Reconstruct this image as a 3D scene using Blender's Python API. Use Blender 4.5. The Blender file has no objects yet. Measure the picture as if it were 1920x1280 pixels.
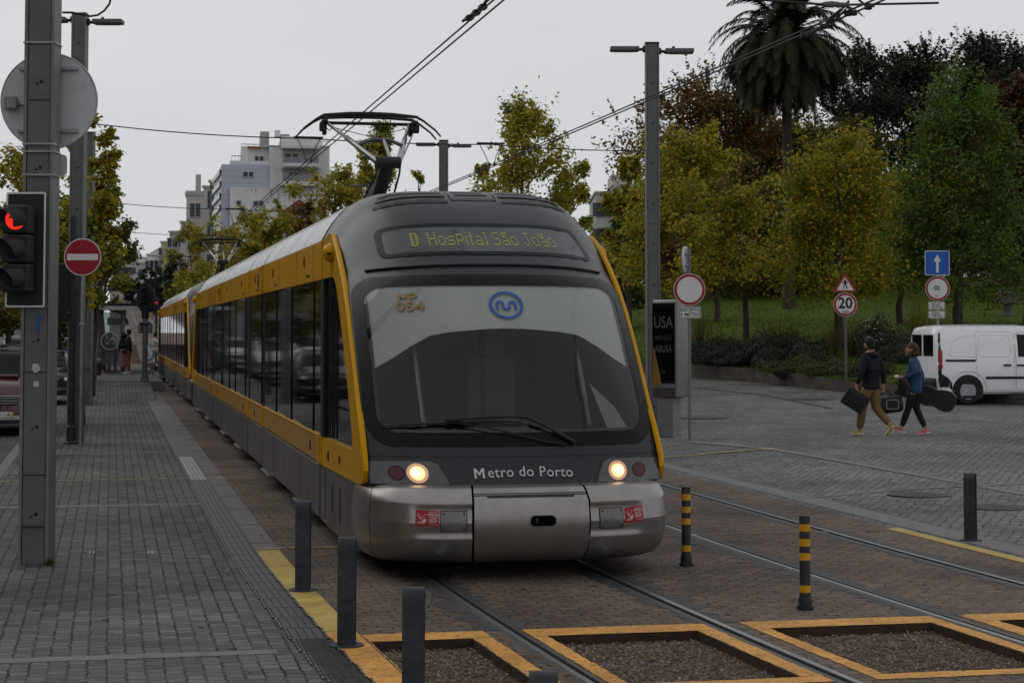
import bpy, bmesh, math, random
import numpy as np
from mathutils import Vector, Matrix, noise, Euler
PI = math.pi
C = bpy.context.scene.collection
S = bpy.context.scene

# ------------------------------------------------------------------ camera
# world frame: X to the right of the tram line, Y along the tram line, Z up, metres
F = 3550.0            # focal length in pixels of the 1920 px wide photograph
HC = 2.1              # height of the camera above the rails
YAW = math.radians(11.96)
PITCH = math.radians(3.0)
HOR = 618.0
cam_d = bpy.data.cameras.new('camera'); cam = bpy.data.objects.new('camera', cam_d); C.objects.link(cam)
cam.location = (0, 0, HC); cam.rotation_euler = (PI/2 + PITCH, 0, -YAW)
cam_d.sensor_width = 23.5; cam_d.lens = F/1920*23.5
CY = HOR - F*math.tan(PITCH)
cam_d.shift_y = (CY-640)/1920
cam_d.clip_start = .1; cam_d.clip_end = 4000
cam_d.dof.use_dof = True; cam_d.dof.focus_distance = 17.0; cam_d.dof.aperture_fstop = 7.0
S.camera = cam
RC = Euler((PI/2+PITCH, 0, -YAW)).to_matrix()
def ray(px, py):
    return RC @ Vector(((px-960)/F, -(py-CY)/F, -1))
def gp(px, py, g=0.0):                 # point at height g seen at a pixel
    d = ray(px, py); k = (g-HC)/d.z
    return Vector((d.x*k, d.y*k, g))
def at(px, py, z):                     # point at forward distance z seen at a pixel
    d = ray(px, py); f = d.x*math.sin(YAW)+d.y*math.cos(YAW); k = z/f
    return Vector((d.x*k, d.y*k, HC+d.z*k))
def colm(px, z, g=0.0):                # ground point under a pixel column at forward distance z
    y = HOR + (HC-g)*F/z
    p = at(px, y, z); p.z = g
    return p

# ------------------------------------------------------------------ sky, sun, exposure
SUN_EL, SUN_AZ = math.radians(34), math.radians(318)
w = bpy.data.worlds.new('World'); S.world = w; w.use_nodes = True
nt = w.node_tree; nt.nodes.clear()
N = nt.nodes.new; L = nt.links.new
out = N('ShaderNodeOutputWorld'); bg = N('ShaderNodeBackground'); L(bg.outputs[0], out.inputs[0])
sky = N('ShaderNodeTexSky'); sky.sky_type = 'NISHITA'; sky.sun_disc = False
sky.sun_elevation = SUN_EL; sky.sun_rotation = SUN_AZ; sky.dust_density = 5; sky.air_density = 2
tc = N('ShaderNodeTexCoord'); mp = N('ShaderNodeMapping'); mp.inputs['Scale'].default_value = (1, 1, 3)
nz = N('ShaderNodeTexNoise'); nz.inputs['Scale'].default_value = 1.6; nz.inputs['Detail'].default_value = 4
L(tc.outputs['Generated'], mp.inputs[0]); L(mp.outputs[0], nz.inputs[0])
cr = N('ShaderNodeValToRGB'); cr.color_ramp.elements[0].position = .3; cr.color_ramp.elements[1].position = .75
cr.color_ramp.elements[0].color = (6.05, 6.12, 6.45, 1); cr.color_ramp.elements[1].color = (6.9, 6.95, 7.2, 1)
L(nz.outputs[0], cr.inputs[0])
mx = N('ShaderNodeMixRGB'); mx.inputs[0].default_value = .985
L(sky.outputs[0], mx.inputs[1]); L(cr.outputs[0], mx.inputs[2]); L(mx.outputs[0], bg.inputs[0])
bg.inputs[1].default_value = .10
sd = bpy.data.lights.new('sun', 'SUN'); sd.energy = .5; sd.angle = math.radians(40); sd.color = (1, .97, .93)
so = bpy.data.objects.new('sun', sd); C.objects.link(so)
so.rotation_euler = (PI/2-SUN_EL, 0, PI-SUN_AZ)   # azimuth measured from +Y towards +X, as the sky's sun_rotation
S.view_settings.view_transform = 'Standard'; S.view_settings.look = 'None'
S.view_settings.exposure = 0.0; S.view_settings.gamma = 1
S.render.resolution_x = 1024; S.render.resolution_y = 682
try:
    S.cycles.max_bounces = 6; S.cycles.transparent_max_bounces = 12
except Exception: pass

# ------------------------------------------------------------------ materials
def srgb(r, g, b):
    f = lambda c: (c/255/12.92) if c/255 <= .04045 else ((c/255+.055)/1.055)**2.4
    return (f(r), f(g), f(b))
_M = {}
def mat(name, col, rough=.6, metal=0.0, var=.15, scale=6.0, bump=0.0, bscale=80.0, coat=0.0, spec=.3, emit=None, es=0.0, col2=None, coord='Object', streak=None):
    if name in _M: return _M[name]
    m = bpy.data.materials.new(name); m.use_nodes = True; t = m.node_tree
    b = t.nodes['Principled BSDF']
    b.inputs['Roughness'].default_value = rough; b.inputs['Metallic'].default_value = metal
    b.inputs['Specular IOR Level'].default_value = spec
    b.inputs['Coat Weight'].default_value = coat; b.inputs['Coat Roughness'].default_value = .06
    co = t.nodes.new('ShaderNodeTexCoord')
    n = t.nodes.new('ShaderNodeTexNoise'); n.inputs['Scale'].default_value = scale; n.inputs['Detail'].default_value = 6
    n.inputs['Roughness'].default_value = .65
    if streak:
        mpn = t.nodes.new('ShaderNodeMapping'); mpn.inputs['Scale'].default_value = streak; t.links.new(co.outputs[coord], mpn.inputs[0]); t.links.new(mpn.outputs[0], n.inputs['Vector'])
    else: t.links.new(co.outputs[coord], n.inputs['Vector'])
    r = t.nodes.new('ShaderNodeValToRGB'); r.color_ramp.elements[0].position = .32; r.color_ramp.elements[1].position = .68
    c2 = col2 or tuple(c*(1+var) for c in col); c1 = col if col2 else tuple(c*(1-var) for c in col)
    r.color_ramp.elements[0].color = (*c1, 1); r.color_ramp.elements[1].color = (*c2, 1)
    t.links.new(n.outputs[0], r.inputs[0]); t.links.new(r.outputs[0], b.inputs['Base Color'])
    rr = t.nodes.new('ShaderNodeMapRange'); rr.inputs[3].default_value = max(.02, rough*.85); rr.inputs[4].default_value = min(1, rough*1.2)
    t.links.new(n.outputs[0], rr.inputs[0]); t.links.new(rr.outputs[0], b.inputs['Roughness'])
    if bump:
        n2 = t.nodes.new('ShaderNodeTexNoise'); n2.inputs['Scale'].default_value = bscale; n2.inputs['Detail'].default_value = 4
        t.links.new(co.outputs[coord], n2.inputs['Vector'])
        bu = t.nodes.new('ShaderNodeBump'); bu.inputs['Strength'].default_value = bump; bu.inputs['Distance'].default_value = .02
        t.links.new(n2.outputs[0], bu.inputs['Height']); t.links.new(bu.outputs[0], b.inputs['Normal'])
    if emit:
        b.inputs['Emission Color'].default_value = (*emit, 1); b.inputs['Emission Strength'].default_value = es
    _M[name] = m
    return m

def cobble(name, c1, c2, mortar, bw=.13, bh=.115, ms=.012, warp=.02, wscale=6.0, bump=.6, rot=0.0, grass=None, patch=.5, rough=.75):
    m = bpy.data.materials.new(name); m.use_nodes = True; t = m.node_tree; N = t.nodes.new; L = t.links.new
    b = t.nodes['Principled BSDF']; b.inputs['Specular IOR Level'].default_value = .12
    co = N('ShaderNodeTexCoord'); mpn = N('ShaderNodeMapping'); mpn.inputs['Rotation'].default_value = (0, 0, PI/2+rot)
    L(co.outputs['Object'], mpn.inputs[0])
    nw = N('ShaderNodeTexNoise'); nw.inputs['Scale'].default_value = wscale; nw.inputs['Detail'].default_value = 3
    L(co.outputs['Object'], nw.inputs['Vector'])
    sub = N('ShaderNodeVectorMath'); sub.operation = 'SUBTRACT'; sub.inputs[1].default_value = (.5, .5, .5); L(nw.outputs['Color'], sub.inputs[0])
    scl = N('ShaderNodeVectorMath'); scl.operation = 'SCALE'; scl.inputs['Scale'].default_value = warp*4; L(sub.outputs[0], scl.inputs[0])
    add = N('ShaderNodeVectorMath'); L(mpn.outputs[0], add.inputs[0]); L(scl.outputs[0], add.inputs[1])
    br = N('ShaderNodeTexBrick'); L(add.outputs[0], br.inputs['Vector'])
    br.inputs['Scale'].default_value = 1; br.inputs['Brick Width'].default_value = bw; br.inputs['Row Height'].default_value = bh
    br.inputs['Mortar Size'].default_value = ms; br.inputs['Mortar Smooth'].default_value = .6; br.inputs['Bias'].default_value = 0
    br.inputs['Color1'].default_value = (*c1, 1); br.inputs['Color2'].default_value = (*c2, 1); br.inputs['Mortar'].default_value = (*mortar, 1)
    # slow patches of dirt and a fine grain
    n1 = N('ShaderNodeTexNoise'); n1.inputs['Scale'].default_value = .55; n1.inputs['Detail'].default_value = 7; L(co.outputs['Object'], n1.inputs['Vector'])
    r1 = N('ShaderNodeMapRange'); r1.inputs[1].default_value = .3; r1.inputs[2].default_value = .7; r1.inputs[3].default_value = 1-patch*.55; r1.inputs[4].default_value = 1+patch*.45
    L(n1.outputs[0], r1.inputs[0])
    n2 = N('ShaderNodeTexNoise'); n2.inputs['Scale'].default_value = 38; n2.inputs['Detail'].default_value = 5; n2.inputs['Roughness'].default_value = .75; L(co.outputs['Object'], n2.inputs['Vector'])
    r2 = N('ShaderNodeMapRange'); r2.inputs[1].default_value = .3; r2.inputs[2].default_value = .7; r2.inputs[3].default_value = .72; r2.inputs[4].default_value = 1.28
    L(n2.outputs[0], r2.inputs[0])
    mu = N('ShaderNodeMath'); mu.operation = 'MULTIPLY'; L(r1.outputs[0], mu.inputs[0]); L(r2.outputs[0], mu.inputs[1])
    br.inputs['Mortar'].default_value = (*[(a_+b_)*.46 for a_, b_ in zip(c1, c2)], 1)
    nj = N('ShaderNodeTexNoise'); nj.inputs['Scale'].default_value = 4.5; nj.inputs['Detail'].default_value = 7; nj.inputs['Roughness'].default_value = .75; L(co.outputs['Object'], nj.inputs['Vector'])
    rj = N('ShaderNodeMapRange'); rj.inputs[1].default_value = .40; rj.inputs[2].default_value = .60; rj.inputs[3].default_value = .12; rj.inputs[4].default_value = 1.0; L(nj.outputs[0], rj.inputs[0])
    mj = N('ShaderNodeMath'); mj.operation = 'MULTIPLY'; L(rj.outputs[0], mj.inputs[0]); L(br.outputs['Fac'], mj.inputs[1])
    mc = N('ShaderNodeMixRGB'); mc.inputs[2].default_value = (*mortar, 1); L(mj.outputs[0], mc.inputs[0]); L(br.outputs['Color'], mc.inputs[1])
    nl = N('ShaderNodeTexNoise'); nl.inputs['Scale'].default_value = .13; nl.inputs['Detail'].default_value = 3; L(co.outputs['Object'], nl.inputs['Vector'])
    rl_ = N('ShaderNodeMapRange'); rl_.inputs[1].default_value = .35; rl_.inputs[2].default_value = .65; rl_.inputs[3].default_value = .85; rl_.inputs[4].default_value = 1.12; L(nl.outputs[0], rl_.inputs[0])
    mu2 = N('ShaderNodeMath'); mu2.operation = 'MULTIPLY'; L(mu.outputs[0], mu2.inputs[0]); L(rl_.outputs[0], mu2.inputs[1])
    vm = N('ShaderNodeVectorMath'); vm.operation = 'SCALE'; L(mc.outputs[0], vm.inputs[0]); L(mu2.outputs[0], vm.inputs['Scale'])
    last = vm.outputs[0]
    if grass:
        n3 = N('ShaderNodeTexNoise'); n3.inputs['Scale'].default_value = 3.0; n3.inputs['Detail'].default_value = 6; L(co.outputs['Object'], n3.inputs['Vector'])
        r3 = N('ShaderNodeMapRange'); r3.inputs[1].default_value = .5; r3.inputs[2].default_value = .62; L(n3.outputs[0], r3.inputs[0])
        m3 = N('ShaderNodeMath'); m3.operation = 'MULTIPLY'; L(r3.outputs[0], m3.inputs[0]); L(br.outputs['Fac'], m3.inputs[1])
        mg = N('ShaderNodeMixRGB'); mg.inputs[2].default_value = (*grass, 1); L(m3.outputs[0], mg.inputs[0]); L(last, mg.inputs[1]); last = mg.outputs[0]
    L(last, b.inputs['Base Color'])
    hgt = N('ShaderNodeMath'); hgt.operation = 'MULTIPLY_ADD'; hgt.inputs[1].default_value = -1.0; L(br.outputs['Fac'], hgt.inputs[0])
    hs = N('ShaderNodeMath'); hs.operation = 'MULTIPLY'; hs.inputs[1].default_value = .9; L(n2.outputs[0], hs.inputs[0]); L(hs.outputs[0], hgt.inputs[2])
    n5 = N('ShaderNodeTexNoise'); n5.inputs['Scale'].default_value = 9; n5.inputs['Detail'].default_value = 2; L(co.outputs['Object'], n5.inputs['Vector'])
    h2 = N('ShaderNodeMath'); h2.operation = 'MULTIPLY_ADD'; h2.inputs[1].default_value = 1.2; L(n5.outputs[0], h2.inputs[0]); L(hgt.outputs[0], h2.inputs[2])
    bu = N('ShaderNodeBump'); bu.inputs['Strength'].default_value = bump; bu.inputs['Distance'].default_value = .012; L(h2.outputs[0], bu.inputs['Height']); L(bu.outputs[0], b.inputs['Normal'])
    b.inputs['Roughness'].default_value = rough
    _M[name] = m
    return m

def worn_paint(name, col, under, amount=.35, scale=30, rough=.6):      # road paint with the stone showing through where it has worn off
    m = bpy.data.materials.new(name); m.use_nodes = True; t = m.node_tree; N = t.nodes.new; L = t.links.new
    b = t.nodes['Principled BSDF']; b.inputs['Roughness'].default_value = rough; b.inputs['Specular IOR Level'].default_value = .12
    co = N('ShaderNodeTexCoord'); n1 = N('ShaderNodeTexNoise'); n1.inputs['Scale'].default_value = scale; n1.inputs['Detail'].default_value = 8; n1.inputs['Roughness'].default_value = .7
    L(co.outputs['Object'], n1.inputs['Vector'])
    r1 = N('ShaderNodeMapRange'); r1.inputs[1].default_value = .3+amount*.3; r1.inputs[2].default_value = .38+amount*.3; L(n1.outputs[0], r1.inputs[0])
    n2 = N('ShaderNodeTexNoise'); n2.inputs['Scale'].default_value = 2.2; n2.inputs['Detail'].default_value = 6; L(co.outputs['Object'], n2.inputs['Vector'])
    r2 = N('ShaderNodeValToRGB'); r2.color_ramp.elements[0].position = .3; r2.color_ramp.elements[1].position = .7
    r2.color_ramp.elements[0].color = (*[c*.75 for c in col], 1); r2.color_ramp.elements[1].color = (*[c*1.15 for c in col], 1); L(n2.outputs[0], r2.inputs[0])
    vo = N('ShaderNodeTexVoronoi'); vo.feature = 'DISTANCE_TO_EDGE'; vo.inputs['Scale'].default_value = 7.5; wv = N('ShaderNodeVectorMath'); wv.operation = 'MULTIPLY_ADD'; wv.inputs[1].default_value = (.12, .12, .12); L(n1.outputs['Color'], wv.inputs[0]); L(co.outputs['Object'], wv.inputs[2]); L(wv.outputs[0], vo.inputs['Vector'])
    rv = N('ShaderNodeMapRange'); rv.inputs[1].default_value = .006; rv.inputs[2].default_value = .03; rv.inputs[3].default_value = .35; L(vo.outputs['Distance'], rv.inputs[0])
    mm_ = N('ShaderNodeMath'); mm_.operation = 'MULTIPLY'; L(rv.outputs[0], mm_.inputs[0]); L(r1.outputs[0], mm_.inputs[1])
    mg = N('ShaderNodeMixRGB'); mg.inputs[1].default_value = (*under, 1); L(mm_.outputs[0], mg.inputs[0]); L(r2.outputs[0], mg.inputs[2]); L(mg.outputs[0], b.inputs['Base Color'])
    bu = N('ShaderNodeBump'); bu.inputs['Strength'].default_value = .5; bu.inputs['Distance'].default_value = .01; L(n1.outputs[0], bu.inputs['Height']); L(bu.outputs[0], b.inputs['Normal'])
    _M[name] = m
    return m

def leafmat(name, cols, trans=.35, rough=.55):
    m = bpy.data.materials.new(name); m.use_nodes = True; t = m.node_tree; N = t.nodes.new; L = t.links.new
    b = t.nodes['Principled BSDF']; b.inputs['Roughness'].default_value = rough; b.inputs['Specular IOR Level'].default_value = .25
    g = N('ShaderNodeNewGeometry'); r = N('ShaderNodeValToRGB'); r.color_ramp.interpolation = 'CONSTANT'
    e = r.color_ramp.elements; n = len(cols)
    e[0].color = (*cols[0], 1); e[1].position = 1/n; e[1].color = (*cols[1 % n], 1)
    for i in range(2, n):
        x = e.new(i/n); x.color = (*cols[i], 1)
    co = N('ShaderNodeTexCoord'); ns = N('ShaderNodeTexNoise'); ns.inputs['Scale'].default_value = .55; ns.inputs['Detail'].default_value = 3
    L(co.outputs['Object'], ns.inputs['Vector'])
    ad = N('ShaderNodeMath'); ad.operation = 'MULTIPLY_ADD'; ad.inputs[1].default_value = .55; L(g.outputs['Random Per Island'], ad.inputs[0])
    rn = N('ShaderNodeMapRange'); rn.inputs[1].default_value = .3; rn.inputs[2].default_value = .7; rn.inputs[3].default_value = 0; rn.inputs[4].default_value = .45; L(ns.outputs[0], rn.inputs[0])
    L(rn.outputs[0], ad.inputs[2]); L(ad.outputs[0], r.inputs[0]); L(r.outputs[0], b.inputs['Base Color'])
    tr = N('ShaderNodeBsdfTranslucent'); L(r.outputs[0], tr.inputs[0]); ms = N('ShaderNodeMixShader'); ms.inputs[0].default_value = trans
    o = t.nodes['Material Output']; L(b.outputs[0], ms.inputs[1]); L(tr.outputs[0], ms.inputs[2]); L(ms.outputs[0], o.inputs[0])
    _M[name] = m
    return m

# ------------------------------------------------------------------ object helpers
def tag(o, label=None, cat=None, group=None, kind=None):
    if label: o['label'] = label
    if cat: o['category'] = cat
    if group: o['group'] = group
    if kind: o['kind'] = kind
    return o
def thing(name, label, cat, loc=(0, 0, 0), rz=0.0, group=None):
    o = bpy.data.objects.new(name, None); C.objects.link(o); o.location = loc; o.rotation_euler = (0, 0, rz)
    o.empty_display_size = .2
    return tag(o, label, cat, group)
def mesh_obj(name, me, m, parent=None):
    if m: me.materials.clear(); me.materials.append(m)
    o = bpy.data.objects.new(name, me); C.objects.link(o)
    if parent: o.parent = parent
    return o
def copy_tree(o, parent=None):
    c = o.copy(); C.objects.link(c)
    if parent: c.parent = parent
    for ch in list(o.children): copy_tree(ch, c)
    return c
def vt(p): return Vector(p)
class MB:
    def __init__(s): s.bm = bmesh.new()
    def _tx(s, verts, mtx):
        if mtx is not None: bmesh.ops.transform(s.bm, matrix=mtx, verts=verts)
    def box(s, c, d, bevel=0.0, mtx=None, rot=None, seg=2):
        r = bmesh.ops.create_cube(s.bm, size=1.0); vs = r['verts']
        for v in vs: v.co = Vector((v.co.x*d[0], v.co.y*d[1], v.co.z*d[2]))
        if bevel > 0:
            es = list({e for v in vs for e in v.link_edges})
            rr = bmesh.ops.bevel(s.bm, geom=es, offset=min(bevel, min(d)*.49), segments=seg, profile=.5, affect='EDGES')
            vs = list({v for f in rr['faces'] for v in f.verts} | {v for v in vs if v.is_valid})
        if rot is not None:
            bmesh.ops.rotate(s.bm, cent=(0, 0, 0), matrix=Euler(rot).to_matrix(), verts=vs)
        bmesh.ops.translate(s.bm, vec=Vector(c), verts=vs)
        s._tx(vs, mtx)
        return s
    def tube(s, pts, rad, n=8, caps=True, mtx=None, flat=None):
        pts = [Vector(p) for p in pts]
        if not hasattr(rad, '__len__'): rad = [rad]*len(pts)
        rings = []; up = None
        for i, p in enumerate(pts):
            a = pts[max(0, i-1)]; b = pts[min(len(pts)-1, i+1)]; d = (b-a)
            if d.length < 1e-9: d = Vector((0, 0, 1))
            d.normalize()
            if up is None:
                up = Vector((0, 0, 1)) if abs(d.z) < .95 else Vector((0, 1, 0))
            x = d.cross(up)
            if x.length < 1e-6: x = d.cross(Vector((1, 0, 0)))
            x.normalize(); y = x.cross(d).normalized(); up = y
            rings.append([s.bm.verts.new(p+(x*math.cos(2*PI*k/n+PI/n)+y*math.sin(2*PI*k/n+PI/n))*rad[i]) for k in range(n)])
        for i in range(len(rings)-1):
            for k in range(n):
                s.bm.faces.new((rings[i][k], rings[i][(k+1) % n], rings[i+1][(k+1) % n], rings[i+1][k]))
        if caps:
            s.bm.faces.new(list(reversed(rings[0]))); s.bm.faces.new(rings[-1])
        s._tx([v for r in rings for v in r], mtx)
        return s
    def lathe(s, prof, n=20, c=(0, 0, 0), mtx=None, axis='z'):
        rings = []; allv = []
        for r, z in prof:
            row = []
            for k in range(n):
                a = 2*PI*k/n
                p = (r*math.cos(a), r*math.sin(a), z)
                if axis == 'y': p = (p[0], p[2], p[1])
                if axis == 'x': p = (p[2], p[0], p[1])
                row.append(s.bm.verts.new(Vector(p)+Vector(c)))
            rings.append(row); allv += row
        for i in range(len(rings)-1):
            for k in range(n):
                try: s.bm.faces.new((rings[i][k], rings[i][(k+1) % n], rings[i+1][(k+1) % n], rings[i+1][k]))
                except ValueError: pass
        if prof[0][0] > 1e-6: s.bm.faces.new(list(reversed(rings[0])))
        if prof[-1][0] > 1e-6: s.bm.faces.new(rings[-1])
        s._tx(allv, mtx)
        return s
    def ball(s, c, r, u=12, v=8, mtx=None):
        rr = bmesh.ops.create_uvsphere(s.bm, u_segments=u, v_segments=v, radius=1.0); vs = rr['verts']
        if not hasattr(r, '__len__'): r = (r, r, r)
        for q in vs: q.co = Vector((q.co.x*r[0]+c[0], q.co.y*r[1]+c[1], q.co.z*r[2]+c[2]))
        s._tx(vs, mtx)
        return s
    def poly(s, pts, mtx=None):
        vs = [s.bm.verts.new(Vector(p)) for p in pts]; s.bm.faces.new(vs); s._tx(vs, mtx); return s
    def prism(s, pts, off, mtx=None):        # planar polygon extruded by a vector
        off = Vector(off); a = [s.bm.verts.new(Vector(p)) for p in pts]; b = [s.bm.verts.new(Vector(p)+off) for p in pts]; n = len(pts)
        s.bm.faces.new(list(reversed(a))); s.bm.faces.new(b)
        for i in range(n): s.bm.faces.new((a[i], a[(i+1) % n], b[(i+1) % n], b[i]))
        s._tx(a+b, mtx)
        return s
    def grid(s, fn, us, vs, skip=None, mtx=None):
        g = [[s.bm.verts.new(Vector(fn(u, v))) for u in us] for v in vs]
        for j in range(len(vs)-1):
            for i in range(len(us)-1):
                if skip and skip((us[i]+us[i+1])/2, (vs[j]+vs[j+1])/2): continue
                s.bm.faces.new((g[j][i], g[j][i+1], g[j+1][i+1], g[j+1][i]))
        s._tx([v for r in g for v in r], mtx)
        return s
    def patch(s, outl, fn, rings=5, c=None):      # fill of a closed 2-D outline laid on a surface fn(a,b)
        n = len(outl); cx = sum(p[0] for p in outl)/n if c is None else c[0]; cy = sum(p[1] for p in outl)/n if c is None else c[1]
        prev = None
        for k in range(rings, 0, -1):
            q = k/rings
            row = [s.bm.verts.new(Vector(fn(cx+(a-cx)*q, cy+(b-cy)*q))) for a, b in outl]
            if prev:
                for i in range(n): s.bm.faces.new((prev[i], prev[(i+1) % n], row[(i+1) % n], row[i]))
            prev = row
        m = s.bm.verts.new(Vector(fn(cx, cy)))
        for i in range(n): s.bm.faces.new((prev[i], prev[(i+1) % n], m))
        return s
    def ring(s, o, i_, fn, steps=3):
        n = len(o); prev = None
        for k in range(steps+1):
            q = k/steps
            row = [s.bm.verts.new(Vector(fn(o[j][0]*(1-q)+i_[j][0]*q, o[j][1]*(1-q)+i_[j][1]*q))) for j in range(n)]
            if prev:
                for j in range(n): s.bm.faces.new((prev[j], prev[(j+1) % n], row[(j+1) % n], row[j]))
            prev = row
        return s
    def build(s, name, m, parent=None, smooth=None, normals=True):
        if normals: bmesh.ops.recalc_face_normals(s.bm, faces=s.bm.faces)
        if smooth:
            for f in s.bm.faces: f.smooth = True
            a = math.radians(smooth)
            for e in s.bm.edges:
                if len(e.link_faces) == 2 and e.calc_face_angle(0) > a: e.smooth = False
        me = bpy.data.meshes.new(name); s.bm.to_mesh(me); s.bm.free()
        return mesh_obj(name, me, m, parent)
def rrect(x0, y0, x1, y1, r, n=5, sub=6):        # rounded rectangle outline with points along the straight sides too
    rx = min(r if not hasattr(r, '__len__') else r[0], (x1-x0)/2); ry = min(r if not hasattr(r, '__len__') else r[1], (y1-y0)/2)
    pts = []
    def seg(a, b):
        for k in range(1, sub): pts.append((a[0]+(b[0]-a[0])*k/sub, a[1]+(b[1]-a[1])*k/sub))
    cs = [(x1-rx, y0+ry, -PI/2), (x1-rx, y1-ry, 0), (x0+rx, y1-ry, PI/2), (x0+rx, y0+ry, PI)]
    for i, (cx, cy, a0) in enumerate(cs):
        arc = [(cx+rx*math.cos(a0+PI/2*k/n), cy+ry*math.sin(a0+PI/2*k/n)) for k in range(n+1)]
        if pts: seg(pts[-1], arc[0])
        pts += arc
    seg(pts[-1], pts[0])
    return pts
def text_mesh(txt, size=1.0, bold=0.0, align='CENTER', spacing=1.0):
    cu = bpy.data.curves.new('writing', 'FONT'); cu.body = txt; cu.size = size; cu.align_x = align; cu.align_y = 'CENTER'
    cu.offset = bold; cu.space_character = spacing; cu.resolution_u = 3; cu.space_line = .95
    o = bpy.data.objects.new('writing', cu); C.objects.link(o)
    bpy.context.view_layer.update()
    me = bpy.data.meshes.new_from_object(o.evaluated_get(bpy.context.evaluated_depsgraph_get()))
    bpy.data.objects.remove(o); bpy.data.curves.remove(cu)
    return me
def writing(name, txt, size, m, parent, place, bold=0.0, sx=1.0, spacing=1.0, align='CENTER'):
    me = text_mesh(txt, size, bold, align, spacing)
    for v in me.vertices: v.co = Vector(place(v.co.x*sx, v.co.y))
    return mesh_obj(name, me, m, parent)
def plane_place(o, ex, ey):            # 2-D to a plane
    o = Vector(o); ex = Vector(ex); ey = Vector(ey)
    return lambda x, y: o+ex*x+ey*y
# ------------------------------------------------------------------ shared materials
m_body = mat('dark_grey_paint', (.017, .018, .022), rough=.34, var=.12, coat=.04, spec=.28, scale=3)
m_yel = mat('tram_yellow_paint', (.52, .26, .0005), rough=.4, var=.06, spec=.10, coat=.0, scale=2)
m_yel2 = mat('dusty_yellow_paint', (.36, .19, .045), rough=.5, var=.24, coat=.0, spec=.2, scale=3.0, streak=(1, 3, .4))
m_roof = mat('glossy_grey_roof_paint', (.06, .06, .065), rough=.20, var=.2, coat=.35, scale=2)
m_silver = mat('silver_brown_paint', (.28, .265, .25), rough=.30, metal=.75, var=.12, scale=5)
m_skirt = mat('dusty_silver_skirt', (.13, .122, .11), rough=.5, metal=.4, var=.45, scale=3.0, streak=(1, 3.2, .35))
m_glass = mat('dark_tinted_glass', (.005, .0055, .006), rough=.035, var=.3, spec=.2)
m_frit = mat('black_glass_edge', (.004, .004, .005), rough=.35, var=.2, spec=.12)
m_rubber = mat('black_rubber', (.012, .012, .013), rough=.7, var=.2, bump=.1)
m_blackp = mat('black_plastic', (.014, .014, .016), rough=.45, var=.2)
m_mast = mat('grey_mast_paint', (.115, .115, .117), rough=.55, var=.16, scale=4, bump=.08, bscale=30)
m_mastl = mat('light_mast_edge', (.16, .16, .16), rough=.5, var=.15, scale=5)
m_galv = mat('galvanised_steel', (.30, .31, .32), rough=.45, metal=.6, var=.2, scale=9)
m_signback = mat('aluminium_sign_back', (.46, .47, .48), rough=.5, metal=.25, var=.09, scale=3)
m_white = mat('white_sign_face', (.62, .62, .60), rough=.4, var=.05)
m_red = mat('red_sign_face', (.30, .012, .02), rough=.35, var=.08)
m_blue = mat('blue_sign_face', (.012, .09, .42), rough=.35, var=.06)
m_blackink = mat('black_sign_ink', (.012, .012, .012), rough=.5, var=.1)
m_boll = mat('bollard_paint', (.024, .028, .035), rough=.55, var=.55, scale=14, bump=.06)
m_wire = mat('overhead_wire_metal', (.02, .02, .02), rough=.6, var=.1)
m_steel = mat('polished_rail_steel', (.30, .30, .30), rough=.32, metal=.85, var=.25, scale=20)
m_rail2 = mat('dull_rail_steel', (.07, .066, .062), rough=.5, metal=.4, var=.3, scale=12)
m_conc = mat('kerb_granite', (.16, .153, .145), rough=.75, var=.18, scale=9, bump=.35, bscale=120)
m_band = mat('concrete_band', (.165, .158, .15), rough=.8, var=.2, scale=6, bump=.3, bscale=90)
m_grass = mat('lawn_grass', (.036, .060, .007), rough=1.0, var=.35, scale=1.3, bump=.8, bscale=25, spec=.05, col2=(.068, .10, .014))
m_bark = mat('grey_bark', (.055, .045, .036), rough=.9, var=.35, scale=12, bump=.6, bscale=30)
m_dirt = mat('gravel_soil', (.135, .098, .074), rough=.95, var=.4, scale=18, bump=.9, bscale=90)
m_stone = mat('gravel_stone', (.085, .066, .055), rough=.85, var=.5, scale=30)
m_yline = worn_paint('worn_yellow_line', (.42, .33, .13), (.07, .062, .05), .3, 22)
m_orange = worn_paint('worn_orange_paint', (.62, .31, .075), (.20, .11, .045), .26, 22)
m_ystrip = worn_paint('pale_yellow_paint', (.46, .34, .095), (.16, .13, .07), .1, 14)
m_plat = cobble('platform_setts', (.155, .150, .142), (.092, .089, .084), (.026, .024, .020), .135, .118, .010, .011, 13, .75, grass=(.022, .026, .010), patch=.6)
m_bed = cobble('track_bed_setts', (.175, .135, .107), (.120, .094, .076), (.034, .026, .021), .17, .11, .010, .035, 6, .9, rot=PI/2, patch=.65)
m_plaza = cobble('plaza_setts', (.185, .183, .180), (.115, .114, .113), (.045, .043, .042), .13, .115, .014, .03, 5, .8, rot=.55, patch=.5)
m_street = cobble('street_setts', (.105, .103, .10), (.08, .078, .075), (.035, .033, .03), .14, .12, .012, .02, 5, .6, rot=0, patch=.35)

# ------------------------------------------------------------------ the setting
def bend(Y):                                   # both tracks bend a little to the right towards the camera
    return .003*max(0.0, 19-Y)**2
def plaza_h(X, Y):
    z = Y*math.cos(YAW)+X*math.sin(YAW)
    s = min(1, max(0, (X-8.4)/2.4)); s = s*s*(3-2*s)
    return .0158*max(0, z-21)*s
def street_h(Y):
    return .0055*max(0, Y-30)+.026*max(0, Y-100)
def frange(a, b, n): return [a+(b-a)*i/n for i in range(n+1)]
def struct(name, mb, m, smooth=None):
    return tag(mb.build(name, m, smooth=smooth), kind='structure')

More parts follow.
